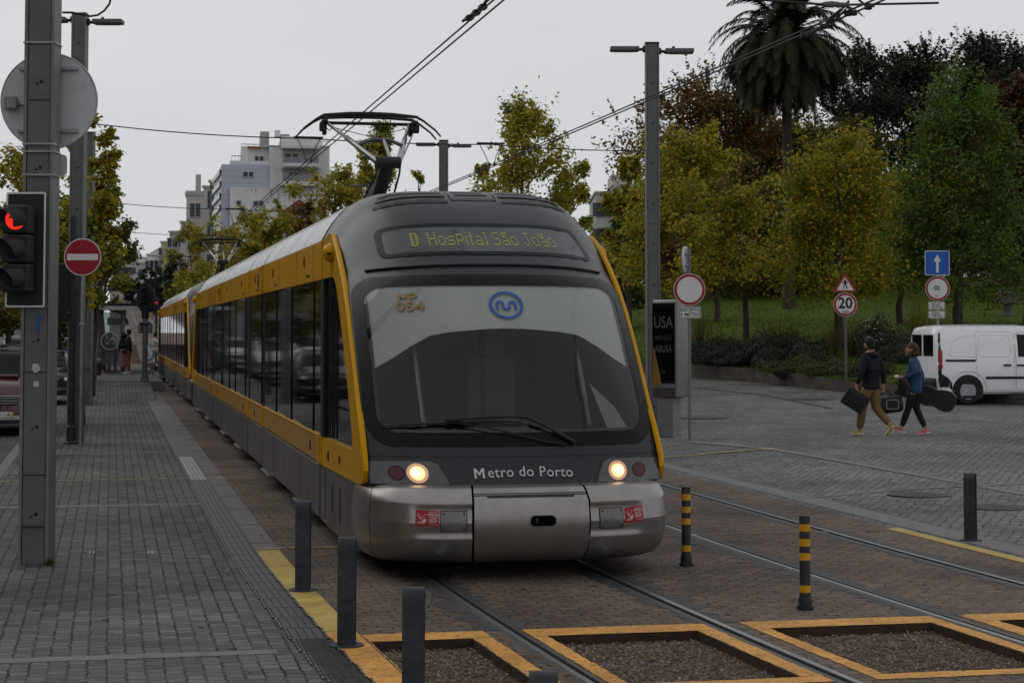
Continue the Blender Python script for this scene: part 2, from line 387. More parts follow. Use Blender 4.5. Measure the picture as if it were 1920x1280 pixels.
g = MB()
g.poly([(-900, -60, -.35), (900, -60, -.35), (900, 1500, -.35), (-900, 1500, -.35)])
struct('ground', g, m_dirt)
ys = frange(-4, 30, 34)+frange(34, 66, 8)+frange(76, 330, 26)
KX = 1.38; KX2 = 1.60
EDGE_L, EDGE_R = -1.50, 8.15
def strip(name, x0, x1, m, y0=-4, y1=330, z=0.0, bendit=True, n=40, hf=None):
    b = MB(); yy = frange(y0, y1, 24) if y0 >= 40 else frange(y0, min(y1, 40), n)+([v for v in frange(40, y1, 24)][1:] if y1 > 40 else [])
    f = lambda u, v: ((x0 if u == 0 else x1)+(bend(v) if bendit else 0), v, z+(hf(v) if hf else 0))
    b.grid(f, [0, 1], yy)
    return struct(name, b, m)
PSTEP = 66.0
strip('platform_paving', EDGE_L, 1.10, m_plat, -4, PSTEP+34, 0.0)
strip('kerb', KX, KX2, m_conc, 18.3, PSTEP, .003)
strip('street', -14, EDGE_L-.16, m_street, -4, 330, -.03, hf=street_h, bendit=False)
strip('street_kerb', EDGE_L-.16, EDGE_L, m_conc, -4, PSTEP+34, .004, bendit=False)
# slab joints of the kerb: thin gaps between granite slabs
b = MB()
for k in range(26):
    Y = 18.9+k*1.8
    b.box((KX+.11+bend(Y), Y, .0045), (.22, .012, .003))
struct('kerb_joints', b, m_rubber)
# raised stop platform far back
b = MB(); b.box((-.1+.6, PSTEP+17, .16), (2.6, 34, .32)); struct('stop_platform', b, m_band)
b = MB(); b.poly([(-.8, PSTEP+.01, .33), (1.8, PSTEP+.01, .33), (1.8, PSTEP+33.9, .33), (-.8, PSTEP+33.9, .33)]); struct('stop_platform_paving', b, m_plat)
b = MB(); b.prism([(-.8, PSTEP-9, .005), (1.35, PSTEP-9, .005), (1.35, PSTEP, .32), (-.8, PSTEP, .32)], (0, 0, -.004)); struct('platform_ramp', b, m_plat)

# track bed with slots for the rails and the four sunken pits
RAILS = [2.655, 4.145, 5.89, 7.32]
PY0, PY1 = 10.96, 13.10                         # pits, along the track
pits = []                                       # inner openings (x0, x1, y0, y1)
edges = [(1.612, 2.46), (2.74, 4.06), (4.34, 5.80), (6.03, 7.20)]
for (a, c) in ((1.625, 2.32), (2.85, 3.92), (4.455, 5.67), (6.19, 7.06)): pits.append((a, c, PY0+.02, PY1-.30))
bedr = [(KX2, RAILS[0]-.075), (RAILS[0]+.075, RAILS[1]-.075), (RAILS[1]+.075, RAILS[2]-.075), (RAILS[2]+.075, RAILS[3]-.075), (RAILS[3]+.075, EDGE_R)]
b = MB(); wl = MB(); fl = MB()
def cell(mb, x0, x1, y0, y1, z):
    mb.poly([(x0+bend(y0), y0, z), (x1+bend(y0), y0, z), (x1+bend(y1), y1, z), (x0+bend(y1), y1, z)])
ylist = sorted(set([-4, 0, 3, 5, 7, 9, PY0+.02, 11.5, 12.2, PY1-.30]+[14, 15, 16, 17, 18, 19, 22, 30, 60, 100]))
for i, (x0, x1) in enumerate(bedr):
    for j in range(len(ylist)-1):
        y0, y1 = ylist[j], ylist[j+1]
        hole = i < 4 and y0 >= PY0+.01 and y1 <= PY1-.29
        if not hole: cell(b, x0, x1, y0, y1, 0.0)
        else:
            px0, px1 = pits[i][0], pits[i][1]
            cell(b, x0, px0, y0, y1, 0.0); cell(b, px1, x1, y0, y1, 0.0); cell(fl, px0, px1, y0, y1, -.068)
for (x0, x1, y0, y1) in pits:
    for ya, yb in [(y0, 11.5), (11.5, 12.2), (12.2, y1)]:
        for xx in (x0, x1):
            wl.poly([(xx+bend(ya), ya, 0), (xx+bend(yb), yb, 0), (xx+bend(yb), yb, -.068), (xx+bend(ya), ya, -.068)])
    for yy in (y0, y1):
        wl.poly([(x0+bend(yy), yy, 0), (x1+bend(yy), yy, 0), (x1+bend(yy), yy, -.068), (x0+bend(yy), yy, -.068)])
struct('track_bed', b, m_bed)
for q_ in (2.2, 3.6, 5.2, 6.7): strip('far_rail_strip', q_, q_+.16, m_band, 92, 330, .02, hf=street_h, bendit=False)
strip('far_track_bed', KX2, EDGE_R, m_bed, 100, 330, -.004, hf=street_h, bendit=False)
struct('pit_walls', wl, m_rubber if False else mat('rusty_pit_wall', (.040, .024, .015), rough=.8, var=.3, scale=8, bump=.3))
struct('pit_floor', fl, m_dirt)
# loose gravel in the pits
rng = random.Random(4)
bm = bmesh.new()
base = [Vector(v) for v in ((1, 0, 0), (-1, 0, 0), (0, 1, 0), (0, -1, 0), (0, 0, 1), (0, 0, -1))]
fc = [(0, 2, 4), (2, 1, 4), (1, 3, 4), (3, 0, 4), (2, 0, 5), (1, 2, 5), (3, 1, 5), (0, 3, 5)]
for k in range(15000):
    x0, x1, y0, y1 = pits[rng.choice([0, 0, 1, 1, 1, 2, 2, 2, 3])]
    y = rng.uniform(y0, y1); x = rng.uniform(x0, x1)+bend(y); r = .004+.011*rng.random()**2.2
    R_ = Euler((rng.random()*6, rng.random()*6, rng.random()*6)).to_matrix()
    vs = [bm.verts.new(R_ @ Vector((q.x*r*rng.uniform(.7, 1.4), q.y*r*rng.uniform(.6, 1.1), q.z*r*rng.uniform(.5, 1)))+Vector((x, y, -.066+r*.35))) for q in base]
    for f in fc: bm.faces.new([vs[i] for i in f])
me = bpy.data.meshes.new('gravel'); bm.to_mesh(me); bm.free()
gm = bpy.data.materials.new('gravel_mix'); gm.use_nodes = True; t = gm.node_tree; bb = t.nodes['Principled BSDF']; bb.inputs['Roughness'].default_value = .85
ge = t.nodes.new('ShaderNodeNewGeometry'); rp = t.nodes.new('ShaderNodeValToRGB'); rp.color_ramp.elements[0].color = (.075, .054, .040, 1); rp.color_ramp.elements[1].color = (.34, .26, .21, 1)
e = rp.color_ramp.elements.new(.75); e.color = (.16, .118, .09, 1)
t.links.new(ge.outputs['Random Per Island'], rp.inputs[0]); t.links.new(rp.outputs[0], bb.inputs['Base Color'])
tag(mesh_obj('gravel', me, gm), 'loose brown gravel lying in the sunken pits between the rails', 'gravel', kind='stuff')

# painted orange borders round the pits (each pit's paint one marking on the ground)
def wob(a, k): return a+.004*math.sin(k*7.3+a*13)+.004*math.sin(k*31+a*57)
for i, (x0, x1, y0, y1) in enumerate(pits):
    a, c = edges[i]; pass
    b = MB(); z = .004
    def q4(xa, xb, ya, yb, b=b):
        n = max(2, int((yb-ya)/.05)); m_ = max(2, int((xb-xa)/.05)); f = lambda u, v: (wob(u, v)+bend(v), wob(v, u), z)
        b.grid(f, frange(xa, xb, m_), frange(ya, yb, n))
    q4(a, c, y1+.0, PY1, b); q4(a, x0-.005, y0, y1-.01, b); q4(x1+.005, c, y0, y1-.01, b); q4(a, c, PY0-.16, y0-.01, b)
    struct('pit_border_marking', b, m_orange)
# pale yellow strip along the kerb towards the camera, turning orange near the pits
strip('yellow_kerb_strip', KX, KX2, m_ystrip, 13.3, 18.28, .004, n=20)
strip('orange_kerb_strip', KX, KX2, m_orange, -4, 13.29, .004, n=40)
# concrete strips that hold the rails
for i, X in enumerate(RAILS):
    l, r = (.17, .10) if i in (0, 2) else (.10, .16)
    b = MB(); b.grid(lambda u, v: (X-.075-l*u*(1+.55*(noise.cell(Vector((int(v/.11), i, 0)))-.5))+bend(v), v, .0025), [0, 1], frange(13.12, 60, 620)); struct('rail_edge_mortar', b, mat('dark_rail_mortar', (.042, .038, .035), rough=.6, var=.3, scale=5, bump=.3))
    b = MB(); b.grid(lambda u, v: (X+.075+r*u*(1+.6*(noise.cell(Vector((int(v/.11), i, 5)))-.5))+bend(v), v, .0025), [0, 1], frange(13.12, 60, 620)); struct('rail_edge_mortar', b, _M['dark_rail_mortar'])
# the four grooved rails
rl = ['outer left', 'right', 'left', 'outer right']
lab = ['grooved steel rail nearest the platform, running under the left side of the tram', 'grooved steel rail running under the right side of the tram', 'grooved steel rail of the empty track, the one nearer the tram', 'thin bright rail of the empty track, the one next to the plaza']
for i, X in enumerate(RAILS):
    s = 1 if i in (0, 2) else -1
    prof_ = [(-.075, -.05, 0), (-.075, .001, 0), (-.060, .006, 1), (-.004, .006, 1), (0, -.03, 0), (.034, -.03, 0), (.036, .003, 1), (.058, .003, 0), (.075, .001, 0), (.075, -.05, 0)]
    r = thing('rail', lab[i], 'rail', (0, 0, 0), group='rails set in the street')
    b = MB(); b.grid(lambda u, v: (X+s*prof_[int(u)][0]+bend(v), v, prof_[int(u)][1]), list(range(len(prof_))), frange(-2, 30, 64)+frange(34, 100, 12)[0:]); b.build('rail_profile', m_rail2, r)
    b = MB(); b.grid(lambda u, v: (X+s*(-.052+.042*u)+bend(v), v, .0075), [0, 1], frange(-2, 30, 64)+frange(34, 100, 12)); b.build('running_surface', m_steel, r)

# drain channel: row of cast covers with ribs and a scalloped steel edge
dm = mat('drain_cover_cast', (.060, .056, .055), rough=.5, metal=.3, var=.2, scale=8)
b = MB(); b.grid(lambda u, v: ((1.10 if u == 0 else KX)+bend(v), v, -.004), [0, 1], frange(-4, 66, 80)); struct('drain_channel', b, m_blackp)
r = thing('drain_grating', 'long dark cast drain cover strip running along the platform edge', 'drain')
k = 0; Y = 6.0; b1 = MB(); b2 = MB(); b3 = MB()
while Y < 32:
    mb_ = b2 if Y > 26.6 else b1
    xc = (1.10+KX)/2+bend(Y)
    for q in range(4):
        mb_.box((xc-.085+q*.055, Y+.245, .001), (.050, .485, .008), .002, seg=1)
    if Y < 13:
        for q in range(12): mb_.box((xc, Y+.02+q*.04, .005), (.20, .012, .006))
    for q in range(4):
        for sx in (-1, 1):
            b3.box((xc+sx*.128, Y+.06+q*.125, .004), (.016, .085, .010), .003, seg=1)
    Y += .5
b1.build('cast_covers', dm, r); b2.build('steel_covers', mat('new_steel_cover', (.20, .20, .20), rough=.4, metal=.5, var=.15), r); b3.build('edge_clips', mat('clip_steel', (.12, .12, .12), rough=.4, metal=.6, var=.3), r)
strip('platform_edge_slabs', 1.10, KX-.001, m_conc, 32.2, PSTEP, .002)

# lines across platform and bed
def line(name, x0, x1, Y, wd, m, z=.0045, n=60, jit=.012):
    b = MB(); b.grid(lambda u, v: (u, Y+(v-.5)*wd+jit*math.sin(u*23+v*3)*1.0+jit*.6*math.sin(u*61), z), frange(x0, x1, n), [0, 1]); return struct(name, b, m)
line('concrete_band', EDGE_L, 1.09, 23.3, .24, m_band, .003, jit=0)
line('concrete_band', EDGE_L, 1.09, 12.55, .17, m_band, .003, jit=0)
line('concrete_band', EDGE_L, 1.09, 33.2, .2, m_band, .003, jit=0)
line('yellow_cross_line', EDGE_L, 2.0, 27.3, .07, m_yline)
line('yellow_cross_line', 4.9, 7.9, 18.75, .13, worn_paint('faint_orange_line', (.26, .15, .06), (.10, .08, .065), .75, 9), .0035)
line('yellow_cross_line', KX, 2.2, 18.42, .09, m_yline, .006)
strip('plaza_yellow_line', EDGE_R-.10, EDGE_R+.06, m_ystrip, -4, 18.9, .0045, bendit=True)
# plaza
b = MB()
xs = frange(0, 1, 14); 
def plz(u, v):
    X = EDGE_R+.0+(120)*u**2.2
    return (X+(bend(v) if u == 0 else bend(v)*max(0, 1-u*4)), v, plaza_h(X, v)+.0)
b.grid(plz, frange(0, 1, 30), frange(-6, 40, 46)+frange(44, 200, 30)); struct('plaza', b, m_plaza, smooth=60)
strip('plaza_edge_slabs', EDGE_R+.15, EDGE_R+.52, m_conc, -4, 44, .0035)
# light granite bands in the plaza
def pband(pts, wd, m, z=.006, n=14, name='granite_band'):
    P = []
    for (px, py) in pts:
        g_ = 0
        for _ in range(12):
            p = gp(px, py, g_); g_ = plaza_h(p.x, p.y)
        P.append(p)
    b = MB(); L_ = []
    for i in range(len(P)-1):
        for k in range(n): L_.append(P[i].lerp(P[i+1], k/n))
    L_.append(P[-1])
    rows = []
    for i, p in enumerate(L_):
        d = (L_[min(i+1, len(L_)-1)]-L_[max(i-1, 0)]); d.z = 0; d.normalize(); s = Vector((-d.y, d.x, 0))*wd/2
        rows.append((p+s, p-s))
    b.grid(lambda u, v: (rows[int(v)][int(u)].x, rows[int(v)][int(u)].y, plaza_h(rows[int(v)][int(u)].x, rows[int(v)][int(u)].y)+z), [0, 1], list(range(len(rows))))
    return struct(name, b, m)
pband([(1300, 828), (1450, 842), (1797, 904), (1960, 934)], .17, m_band)
pband([(1238, 858), (1450, 842)], .13, m_yline, .010, name='plaza_yellow_line')
pband([(1500, 933), (1640, 922), (1800, 912), (1960, 905)], .12, m_band)
pband([(1305, 727), (1440, 742), (1560, 766)], .15, mat('dark_joint', (.05, .047, .045), rough=.8), .008)
# manhole covers
def manhole(px, py, r, g_, m, label):
    p = gp(px, py, g_)
    for _ in range(10): p = gp(px, py, plaza_h(p.x, p.y) if px > 1000 else 0)
    o = thing('manhole_cover', label, 'manhole', (p.x, p.y, p.z+.004))
    b = MB(); b.lathe([(0, .004), (r*.86, .004), (r*.88, -.001), (r*.93, -.001), (r*.95, .006), (r, .006), (r, -.01)], 36); b.build('cover_plate', m, o, smooth=30)
    b = MB()
    for k in range(-5, 6):
        l = math.sqrt(max(.01, .8**2-(k/6)**2))*r*1.8
        b.box((k*r*.15, 0, .0055), (r*.05, l, .004))
    b.build('tread_pattern', m, o)
mm = mat('cast_iron_cover', (.075, .073, .072), rough=.7, metal=.1, var=.3)
manhole(1724, 927, .40, 0, mm, 'round cast iron cover in the plaza left of the lone bollard')
manhole(1868, 951, .36, 0, mm, 'round cast iron cover in the plaza right of the lone bollard')
manhole(1518, 748, .62, .6, mm, 'dark round cover in the plaza close to the low park wall')
manhole(1316, 783, .55, .4, mm, 'dark cover in the plaza just right of the information panel')
for (px, py, lb) in ((172, 1036, 'small slotted metal cap in the platform paving, left one of two'), (282, 1036, 'small slotted metal cap in the platform paving, right one of two')):
    p = gp(px, py); o = thing('floor_cap', lb, 'floor cap', (p.x, p.y, .003))
    b = MB(); b.box((-.018, 0, .003), (.012, .22, .008), .002); b.box((.018, 0, .003), (.012, .22, .008), .002); b.build('cap_bars', m_galv, o)
# lighter patch stones in the paving
rng = random.Random(9); b = MB()
for k in range(46):
    Y = rng.uniform(9, 60); X = rng.uniform(EDGE_L, 1.0); b.box((X, Y, .001), (rng.uniform(.05, .13), rng.uniform(.03, .06), .006), .002)
tag(b.build('pale_chips', m_band), 'pale stone chips and scraps scattered over the platform paving', 'stone chips', kind='stuff')

rng = random.Random(19); b = MB()          # trodden gum and oil spots on the paving
for k in range(150):
    Y = rng.uniform(9, 34); X = rng.choice([rng.uniform(EDGE_L, 1.0), rng.uniform(1.8, 8)]); r_ = rng.uniform(.012, .035); n_ = 7
    if 10.6 < Y < 13.2 and X > 1.5: continue
    a0 = rng.random()*6; b.poly([(X+math.cos(a0+6.283*q/n_)*r_*rng.uniform(.7, 1.2), Y+math.sin(a0+6.283*q/n_)*r_*rng.uniform(.7, 1.4), .0035+k*.000004) for q in range(n_)])
tag(b.build('gum_spots', mat('trodden_gum', (.045, .043, .04), rough=.8)), 'dark trodden gum and oil spots on the paving', 'stains', kind='stuff')

# lawn hill behind the low wall
WALL = []
for (px, py) in ((1150, 694), (1300, 708), (1360, 712), (1440, 719), (1520, 728), (1600, 737), (1690, 744), (1800, 752), (1990, 764)):
    g_ = .5
    for _ in range(12):
        p = gp(px, py, g_); g_ = plaza_h(p.x, p.y)
    WALL.append(p)
def wall_pt(u):
    u *= len(WALL)-1; i = min(int(u), len(WALL)-2); return WALL[i].lerp(WALL[i+1], u-i)
WT = []
for p, top in zip(WALL, (678, 684, 687, 693, 703, 714, 722, 730, 741)):
    z = p.y*math.cos(YAW)+p.x*math.sin(YAW); WT.append(HC+(HOR-top)*z/F)
def wall_top(u):
    u *= len(WALL)-1; i = min(int(u), len(WALL)-2); return WT[i]*(1-(u-i))+WT[i+1]*(u-i)
fwd = Vector((math.sin(YAW), math.cos(YAW), 0))
def hdir(u): return Matrix.Rotation(-math.radians(40)*u**1.6, 3, 'Z') @ fwd
def hill(u, v):
    p = wall_pt(u); z0 = wall_top(u)-.03; d = .3+v
    rise = .083*min(d, 42)+.02*max(0, d-42)+.25*math.sin(p.x*.35+d*.12)*min(1, d/10)
    q = p+hdir(u)*d
    return (q.x, q.y, z0+rise)
def hill_at(px, z):
    p = colm(px, z); best = (1e9, 0, 0)
    def err(u, d): q = wall_pt(u)+hdir(u)*(d+.3); return (q.x-p.x)**2+(q.y-p.y)**2
    for i in range(31):
        for j in range(41):
            e = err(i/30*.999, j*3.0)
            if e < best[0]: best = (e, i/30*.999, j*3.0)
    su, sv = 1/30, 3.0
    for _ in range(14):
        for du in (-su, 0, su):
            for dv in (-sv, 0, sv):
                u_, v_ = min(.999, max(0, best[1]+du)), max(0, best[2]+dv); e = err(u_, v_)
                if e < best[0]: best = (e, u_, v_)
        su *= .6; sv *= .6
    return Vector((p.x, p.y, hill(best[1], best[2])[2]))
b = MB(); b.grid(hill, frange(0, 1, 48), frange(0, 40, 40)+frange(44, 160, 12)[1:]); struct('park_lawn', b, m_grass, smooth=60)
# left end of the hill drops behind the tram
b = MB()
b.grid(lambda u, v: (lambda p0: (p0[0]-5*u, p0[1]+1*u, p0[2]-(p0[2]*.85)*u))(hill(0, v)), frange(0, 1, 8), frange(0, 100, 20)); struct('park_lawn_edge', b, m_grass, smooth=60)
path_a = [hill_at(px, z) for px, z in ((1690, 98), (1780, 96), (1860, 95), (1990, 94))]
b = MB(); b.grid(lambda u, v: (lambda p: (p.x, p.y, p.z+.05+.55*u))(path_a[int(v)]+fwd*u*7), [0, 1], [0, 1, 2, 3]); struct('park_path', b, mat('brown_path', (.11, .075, .055), rough=.9, var=.2))
# grass blades on the lawn near the wall: stuff
rng = random.Random(5); V = []; Fc = []
for k in range(16000):
    u = rng.random(); v = rng.random()**1.6*34
    x, y, z = hill(u, v); h = rng.uniform(.03, .07); a = rng.random()*PI
    dx, dy = math.cos(a)*.03, math.sin(a)*.03; i = len(V)
    V += [(x-dx, y-dy, z-.01), (x+dx, y+dy, z-.01), (x+rng.uniform(-.04, .04), y+rng.uniform(-.04, .04), z+h)]; Fc.append((i, i+1, i+2))
me = bpy.data.meshes.new('grass'); me.from_pydata(V, [], Fc)
gl = leafmat('grass_blades', [(.040, .075, .007), (.055, .095, .010), (.075, .115, .013), (.09, .095, .018)], .3)
tag(mesh_obj('grass_blades', me, gl), 'short green grass growing over the park slope', 'grass', kind='stuff')
# fallen leaves on plaza by the wall and in the pits
V = []; Fc = []
for k in range(420):
    if k < 340:
        u = rng.random()*.8; p = wall_pt(u)-fwd*(rng.random()**2*7); z = plaza_h(p.x, p.y)+.012; s = rng.uniform(.03, .06)
    elif k < 380:
        p = Vector((rng.uniform(-1.4, 8), rng.uniform(11, 30), 0)); z = .012; s = rng.uniform(.02, .04)
    else:
        q = pits[rng.choice([0, 1, 1, 2, 2])]; p = Vector((rng.uniform(q[0], q[1])+.15, rng.uniform(q[2], q[3]), 0)); z = -.05; s = rng.uniform(.015, .035)
    a = rng.random()*6; i = len(V); t_ = rng.uniform(-.01, .02)
    for kk, rr in ((0, 1), (1.2, .55), (2.2, 1), (3.4, .6), (4.4, .9), (5.3, .5)):
        V.append((p.x+math.cos(a+kk)*s*rr, p.y+math.sin(a+kk)*s*rr, z+t_*(kk % 2)))
    Fc.append(tuple(range(i, i+6)))
me = bpy.data.meshes.new('fallen_leaves'); me.from_pydata(V, [], Fc)
tag(mesh_obj('fallen_leaves', me, leafmat('dead_leaves', [(.09, .05, .02), (.14, .08, .02), (.06, .035, .02), (.2, .12, .03)], .1)), 'brown and yellow fallen leaves scattered on the paving and in the pits', 'fallen leaves', kind='stuff')
# retaining wall
ww = thing('retaining_wall', 'long low curved concrete wall holding the park lawn above the plaza', 'wall')
b = MB()
sec = lambda u, k: [wall_pt(u)+Vector((0, 0, -.1)), wall_pt(u)+Vector((0, 0, wall_top(u)-plaza_h(*wall_pt(u)[:2]))), wall_pt(u)+fwd*.28+Vector((0, 0, wall_top(u)-plaza_h(*wall_pt(u)[:2]))), wall_pt(u)+fwd*.28+Vector((0, 0, -.1))][k]
b.grid(lambda u, v: sec(v, int(u)), [0, 1, 2, 3], frange(0, 1, 32)); b.build('wall_face', mat('stained_concrete', (.085, .075, .062), rough=.85, var=.4, scale=2.5, bump=.4, bscale=40), ww)
# ------------------------------------------------------------------ the trams
# tram frame: origin on the track centre under the nose, x to the right, y towards the rear, z up
ROWS = [  # centre y, centre z, edge y, edge z, half width, plan exponent, roof exponent
 (.26, .79, .62, .79, 1.290, 2.6, 2), (.34, .90, .69, .90, 1.300, 2.6, 2), (.43, 1.06, .79, 1.06, 1.310, 2.6, 2), (.50, 1.20, .90, 1.20, 1.315, 2.6, 2),
 (.65, 1.45, 1.11, 1.45, 1.32, 2.6, 2), (.89, 1.87, 1.48, 1.87, 1.32, 2.6, 2), (1.15, 2.27, 1.88, 2.27, 1.32, 2.6, 2.2), (1.35, 2.52, 2.18, 2.50, 1.315, 2.6, 2.5),
 (1.62, 2.72, 2.47, 2.66, 1.31, 2.6, 3), (2.00, 2.98, 2.76, 2.83, 1.315, 2.8, 4.0), (2.38, 3.23, 3.05, 2.97, 1.315, 3.0, 4.8), (2.80, 3.42, 3.40, 3.01, 1.315, 3.2, 5.2),
 (3.4, 3.50, 3.80, 3.02, 1.315, 3.2, 5.4), (4.1, 3.53, 4.1, 3.02, 1.315, 3.2, 5.4)]
def rowat(t):
    t = min(max(t, 0), len(ROWS)-1); i = min(int(t), len(ROWS)-2); q = t-i
    p0, p1, p2, p3 = ROWS[max(i-1, 0)], ROWS[i], ROWS[i+1], ROWS[min(i+2, len(ROWS)-1)]
    return [.5*(2*b_+(c_-a_)*q+(2*a_-5*b_+4*c_-d_)*q*q+(-a_+3*b_-3*c_+d_)*q**3) for a_, b_, c_, d_ in zip(p0, p1, p2, p3)]
def cab(u, t):
    yc, hc, ye, he, W, p, pz = rowat(t); a = min(abs(u), 1)
    return Vector((W*u, yc+(ye-yc)*a**p, hc+(he-hc)*a**pz))
def cabn(u, t, off):
    e = .01
    du = cab(min(u+e, 1), t)-cab(max(u-e, -1), t); dt = cab(u, t+e)-cab(u, t-e)
    n = du.cross(dt).normalized()
    if n.dot(cab(u, t)-Vector((0, 3.2, 1.4))) < 0: n = -n
    return cab(u, t)+n*off
HT = [(rowat(k/20)[1], k/20) for k in range(0, 261)]
def t_of(h):
    for (h0, t0), (h1, t1) in zip(HT, HT[1:]):
        if h0 <= h <= h1: return t0+(t1-t0)*(h-h0)/max(1e-6, h1-h0)
    return 0 if h < HT[0][0] else 13
def cabh(off): return lambda x, h: cabn(x/1.31, t_of(h), off)        # marks given by x and height at the centre line
def cabu(off): return lambda u, h: cabn(u, t_of(h), off)
def section(x):       # roof height across the body
    return 3.53-.51*abs(x)**5.4
m_inner = mat('pale_sun_screen', (.56, .56, .52), rough=.7, var=.03)
m_inside = mat('dark_cab_interior', (.005, .0055, .0065), rough=.7, var=.2)
m_bluelogo = mat('blue_emblem', (.02, .085, .34), rough=.4, var=.05)
m_beige = mat('ochre_numbers', (.26, .155, .04), rough=.5, var=.08)
m_silvertxt = mat('silver_letters', (.42, .42, .42), rough=.4, metal=.3, var=.05)
gw = bpy.data.materials.new('clear_windscreen'); gw.use_nodes = True; t = gw.node_tree; t.nodes.clear()
o_ = t.nodes.new('ShaderNodeOutputMaterial'); mxs = t.nodes.new('ShaderNodeMixShader'); fr = t.nodes.new('ShaderNodeFresnel'); fr.inputs[0].default_value = 1.5
trn = t.nodes.new('ShaderNodeBsdfTransparent'); trn.inputs[0].default_value = (.84, .87, .88, 1); gl_ = t.nodes.new('ShaderNodeBsdfGlossy'); gl_.inputs['Roughness'].default_value = .02
nn = t.nodes.new('ShaderNodeTexNoise'); nn.inputs['Scale'].default_value = 1.5; mr = t.nodes.new('ShaderNodeMapRange'); mr.inputs[3].default_value = .002; mr.inputs[4].default_value = .010
t.links.new(nn.outputs[0], mr.inputs[0]); t.links.new(mr.outputs[0], gl_.inputs['Roughness'])
fm = t.nodes.new('ShaderNodeMath'); fm.operation = 'MULTIPLY_ADD'; fm.inputs[1].default_value = .95; fm.inputs[2].default_value = .0
t.links.new(fr.outputs[0], fm.inputs[0]); t.links.new(fm.outputs[0], mxs.inputs[0]); t.links.new(trn.outputs[0], mxs.inputs[1]); t.links.new(gl_.outputs[0], mxs.inputs[2]); t.links.new(mxs.outputs[0], o_.inputs[0])
_M['clear_windscreen'] = gw
m_led = mat('display_dots', (.14, .14, .02), rough=.5, emit=(.62, .60, .12), es=.24, var=.05)
m_lampw = mat('lit_headlamp', (1, .7, .4), rough=.3, emit=(1, .50, .18), es=1.3, var=.02)
m_lamphot = mat('headlamp_core', (1, .9, .7), rough=.3, emit=(1, .80, .5), es=3.5, var=.02)
m_lampr = mat('tail_lamp_red', (.07, .010, .010), rough=.25, var=.2)
m_amber = mat('amber_marker', (.32, .07, .02), rough=.3, var=.3)
m_stick = mat('red_sticker', (.33, .015, .022), rough=.45, var=.06)
m_stickw = mat('sticker_white_print', (.55, .5, .5), rough=.5)
m_plate = mat('hatch_plate', (.17, .165, .155), rough=.38, metal=.6, var=.15)

FONT = {'D': ['11110', '11011', '11011', '11011', '11011', '11011', '11110'], 'H': ['10001', '10001', '10001', '11111', '10001', '10001', '10001'],
 'o': ['00000', '00000', '01110', '10001', '10001', '10001', '01110'], 's': ['00000', '00000', '01111', '10000', '01110', '00001', '11110'],
 'p': ['00000', '11110', '10001', '10001', '11110', '10000', '10000'], 'i': ['1', '0', '1', '1', '1', '1', '1'], 't': ['010', '010', '111', '010', '010', '010', '011'],
 'a': ['00000', '00000', '01110', '00001', '01111', '10001', '01111'], 'l': ['11', '01', '01', '01', '01', '01', '01'], 'S': ['01111', '10000', '10000', '01110', '00001', '00001', '11110'],
 'A': ['01011', '10110', '01110', '00001', '01111', '10001', '01111'], 'J': ['00111', '00010', '00010', '00010', '00010', '10010', '01100'], ' ': ['00', '00', '00', '00', '00', '00', '00']}

def superel(v, W, D, n=3.6):
    # v -1..1 round the bumper in plan: x, y behind the nose
    a = v*PI/2; c = abs(math.cos(a)); s_ = abs(math.sin(a))
    return math.copysign(W*s_**(2/n), v) if v else 0.0, D*(1-c**(2/n))
BROWS = [(.795, .26, 1.27), (.782, .165, 1.305), (.755, .12, 1.325), (.672, .030, 1.352), (.50, 0, 1.365), (.36, .02, 1.355), (.25, .07, 1.335), (.18, .16, 1.30), (.145, .30, 1.24)]
def bump(v, k, off=0.0):
    k = min(max(k, 0), len(BROWS)-1); i = min(int(k), len(BROWS)-2); q = k-i
    h, y0, W = [a*(1-q)+b_*q for a, b_ in zip(BROWS[i], BROWS[i+1])]
    x, y = superel(v, W, 1.20-y0*.5)
    return Vector((x, y0+y, h))
def bumpn(v, k, off):
    e = .02
    n = (bump(v+e, k)-bump(v-e, k)).cross(bump(v, k+e)-bump(v, k-e)).normalized()
    if n.dot(bump(v, k)-Vector((0, 1.3, .45))) < 0: n = -n
    return bump(v, k)+n*off
def k_of(h):
    for i in range(len(BROWS)-1):
        if BROWS[i][0] >= h >= BROWS[i+1][0]: return i+(BROWS[i][0]-h)/(BROWS[i][0]-BROWS[i+1][0])
    return 0
def v_of(x, W=1.36, n=3.6):
    return math.copysign(math.asin(min(1, (abs(x)/W)**(n/2)))/(PI/2), x)
def rdepth(v, h):
    if not .37 < h < .655: return 0.0
    return -.016*min(1, (h-.37)/.04, (.655-h)/.04)*max(0, min(1, (.40-abs(v))/.07))
def bxy(off): return lambda x, h: bumpn(v_of(x), k_of(h), off)
def bxr(off): return lambda x, h: bumpn(v_of(x), k_of(h), off+rdepth(v_of(x), h))

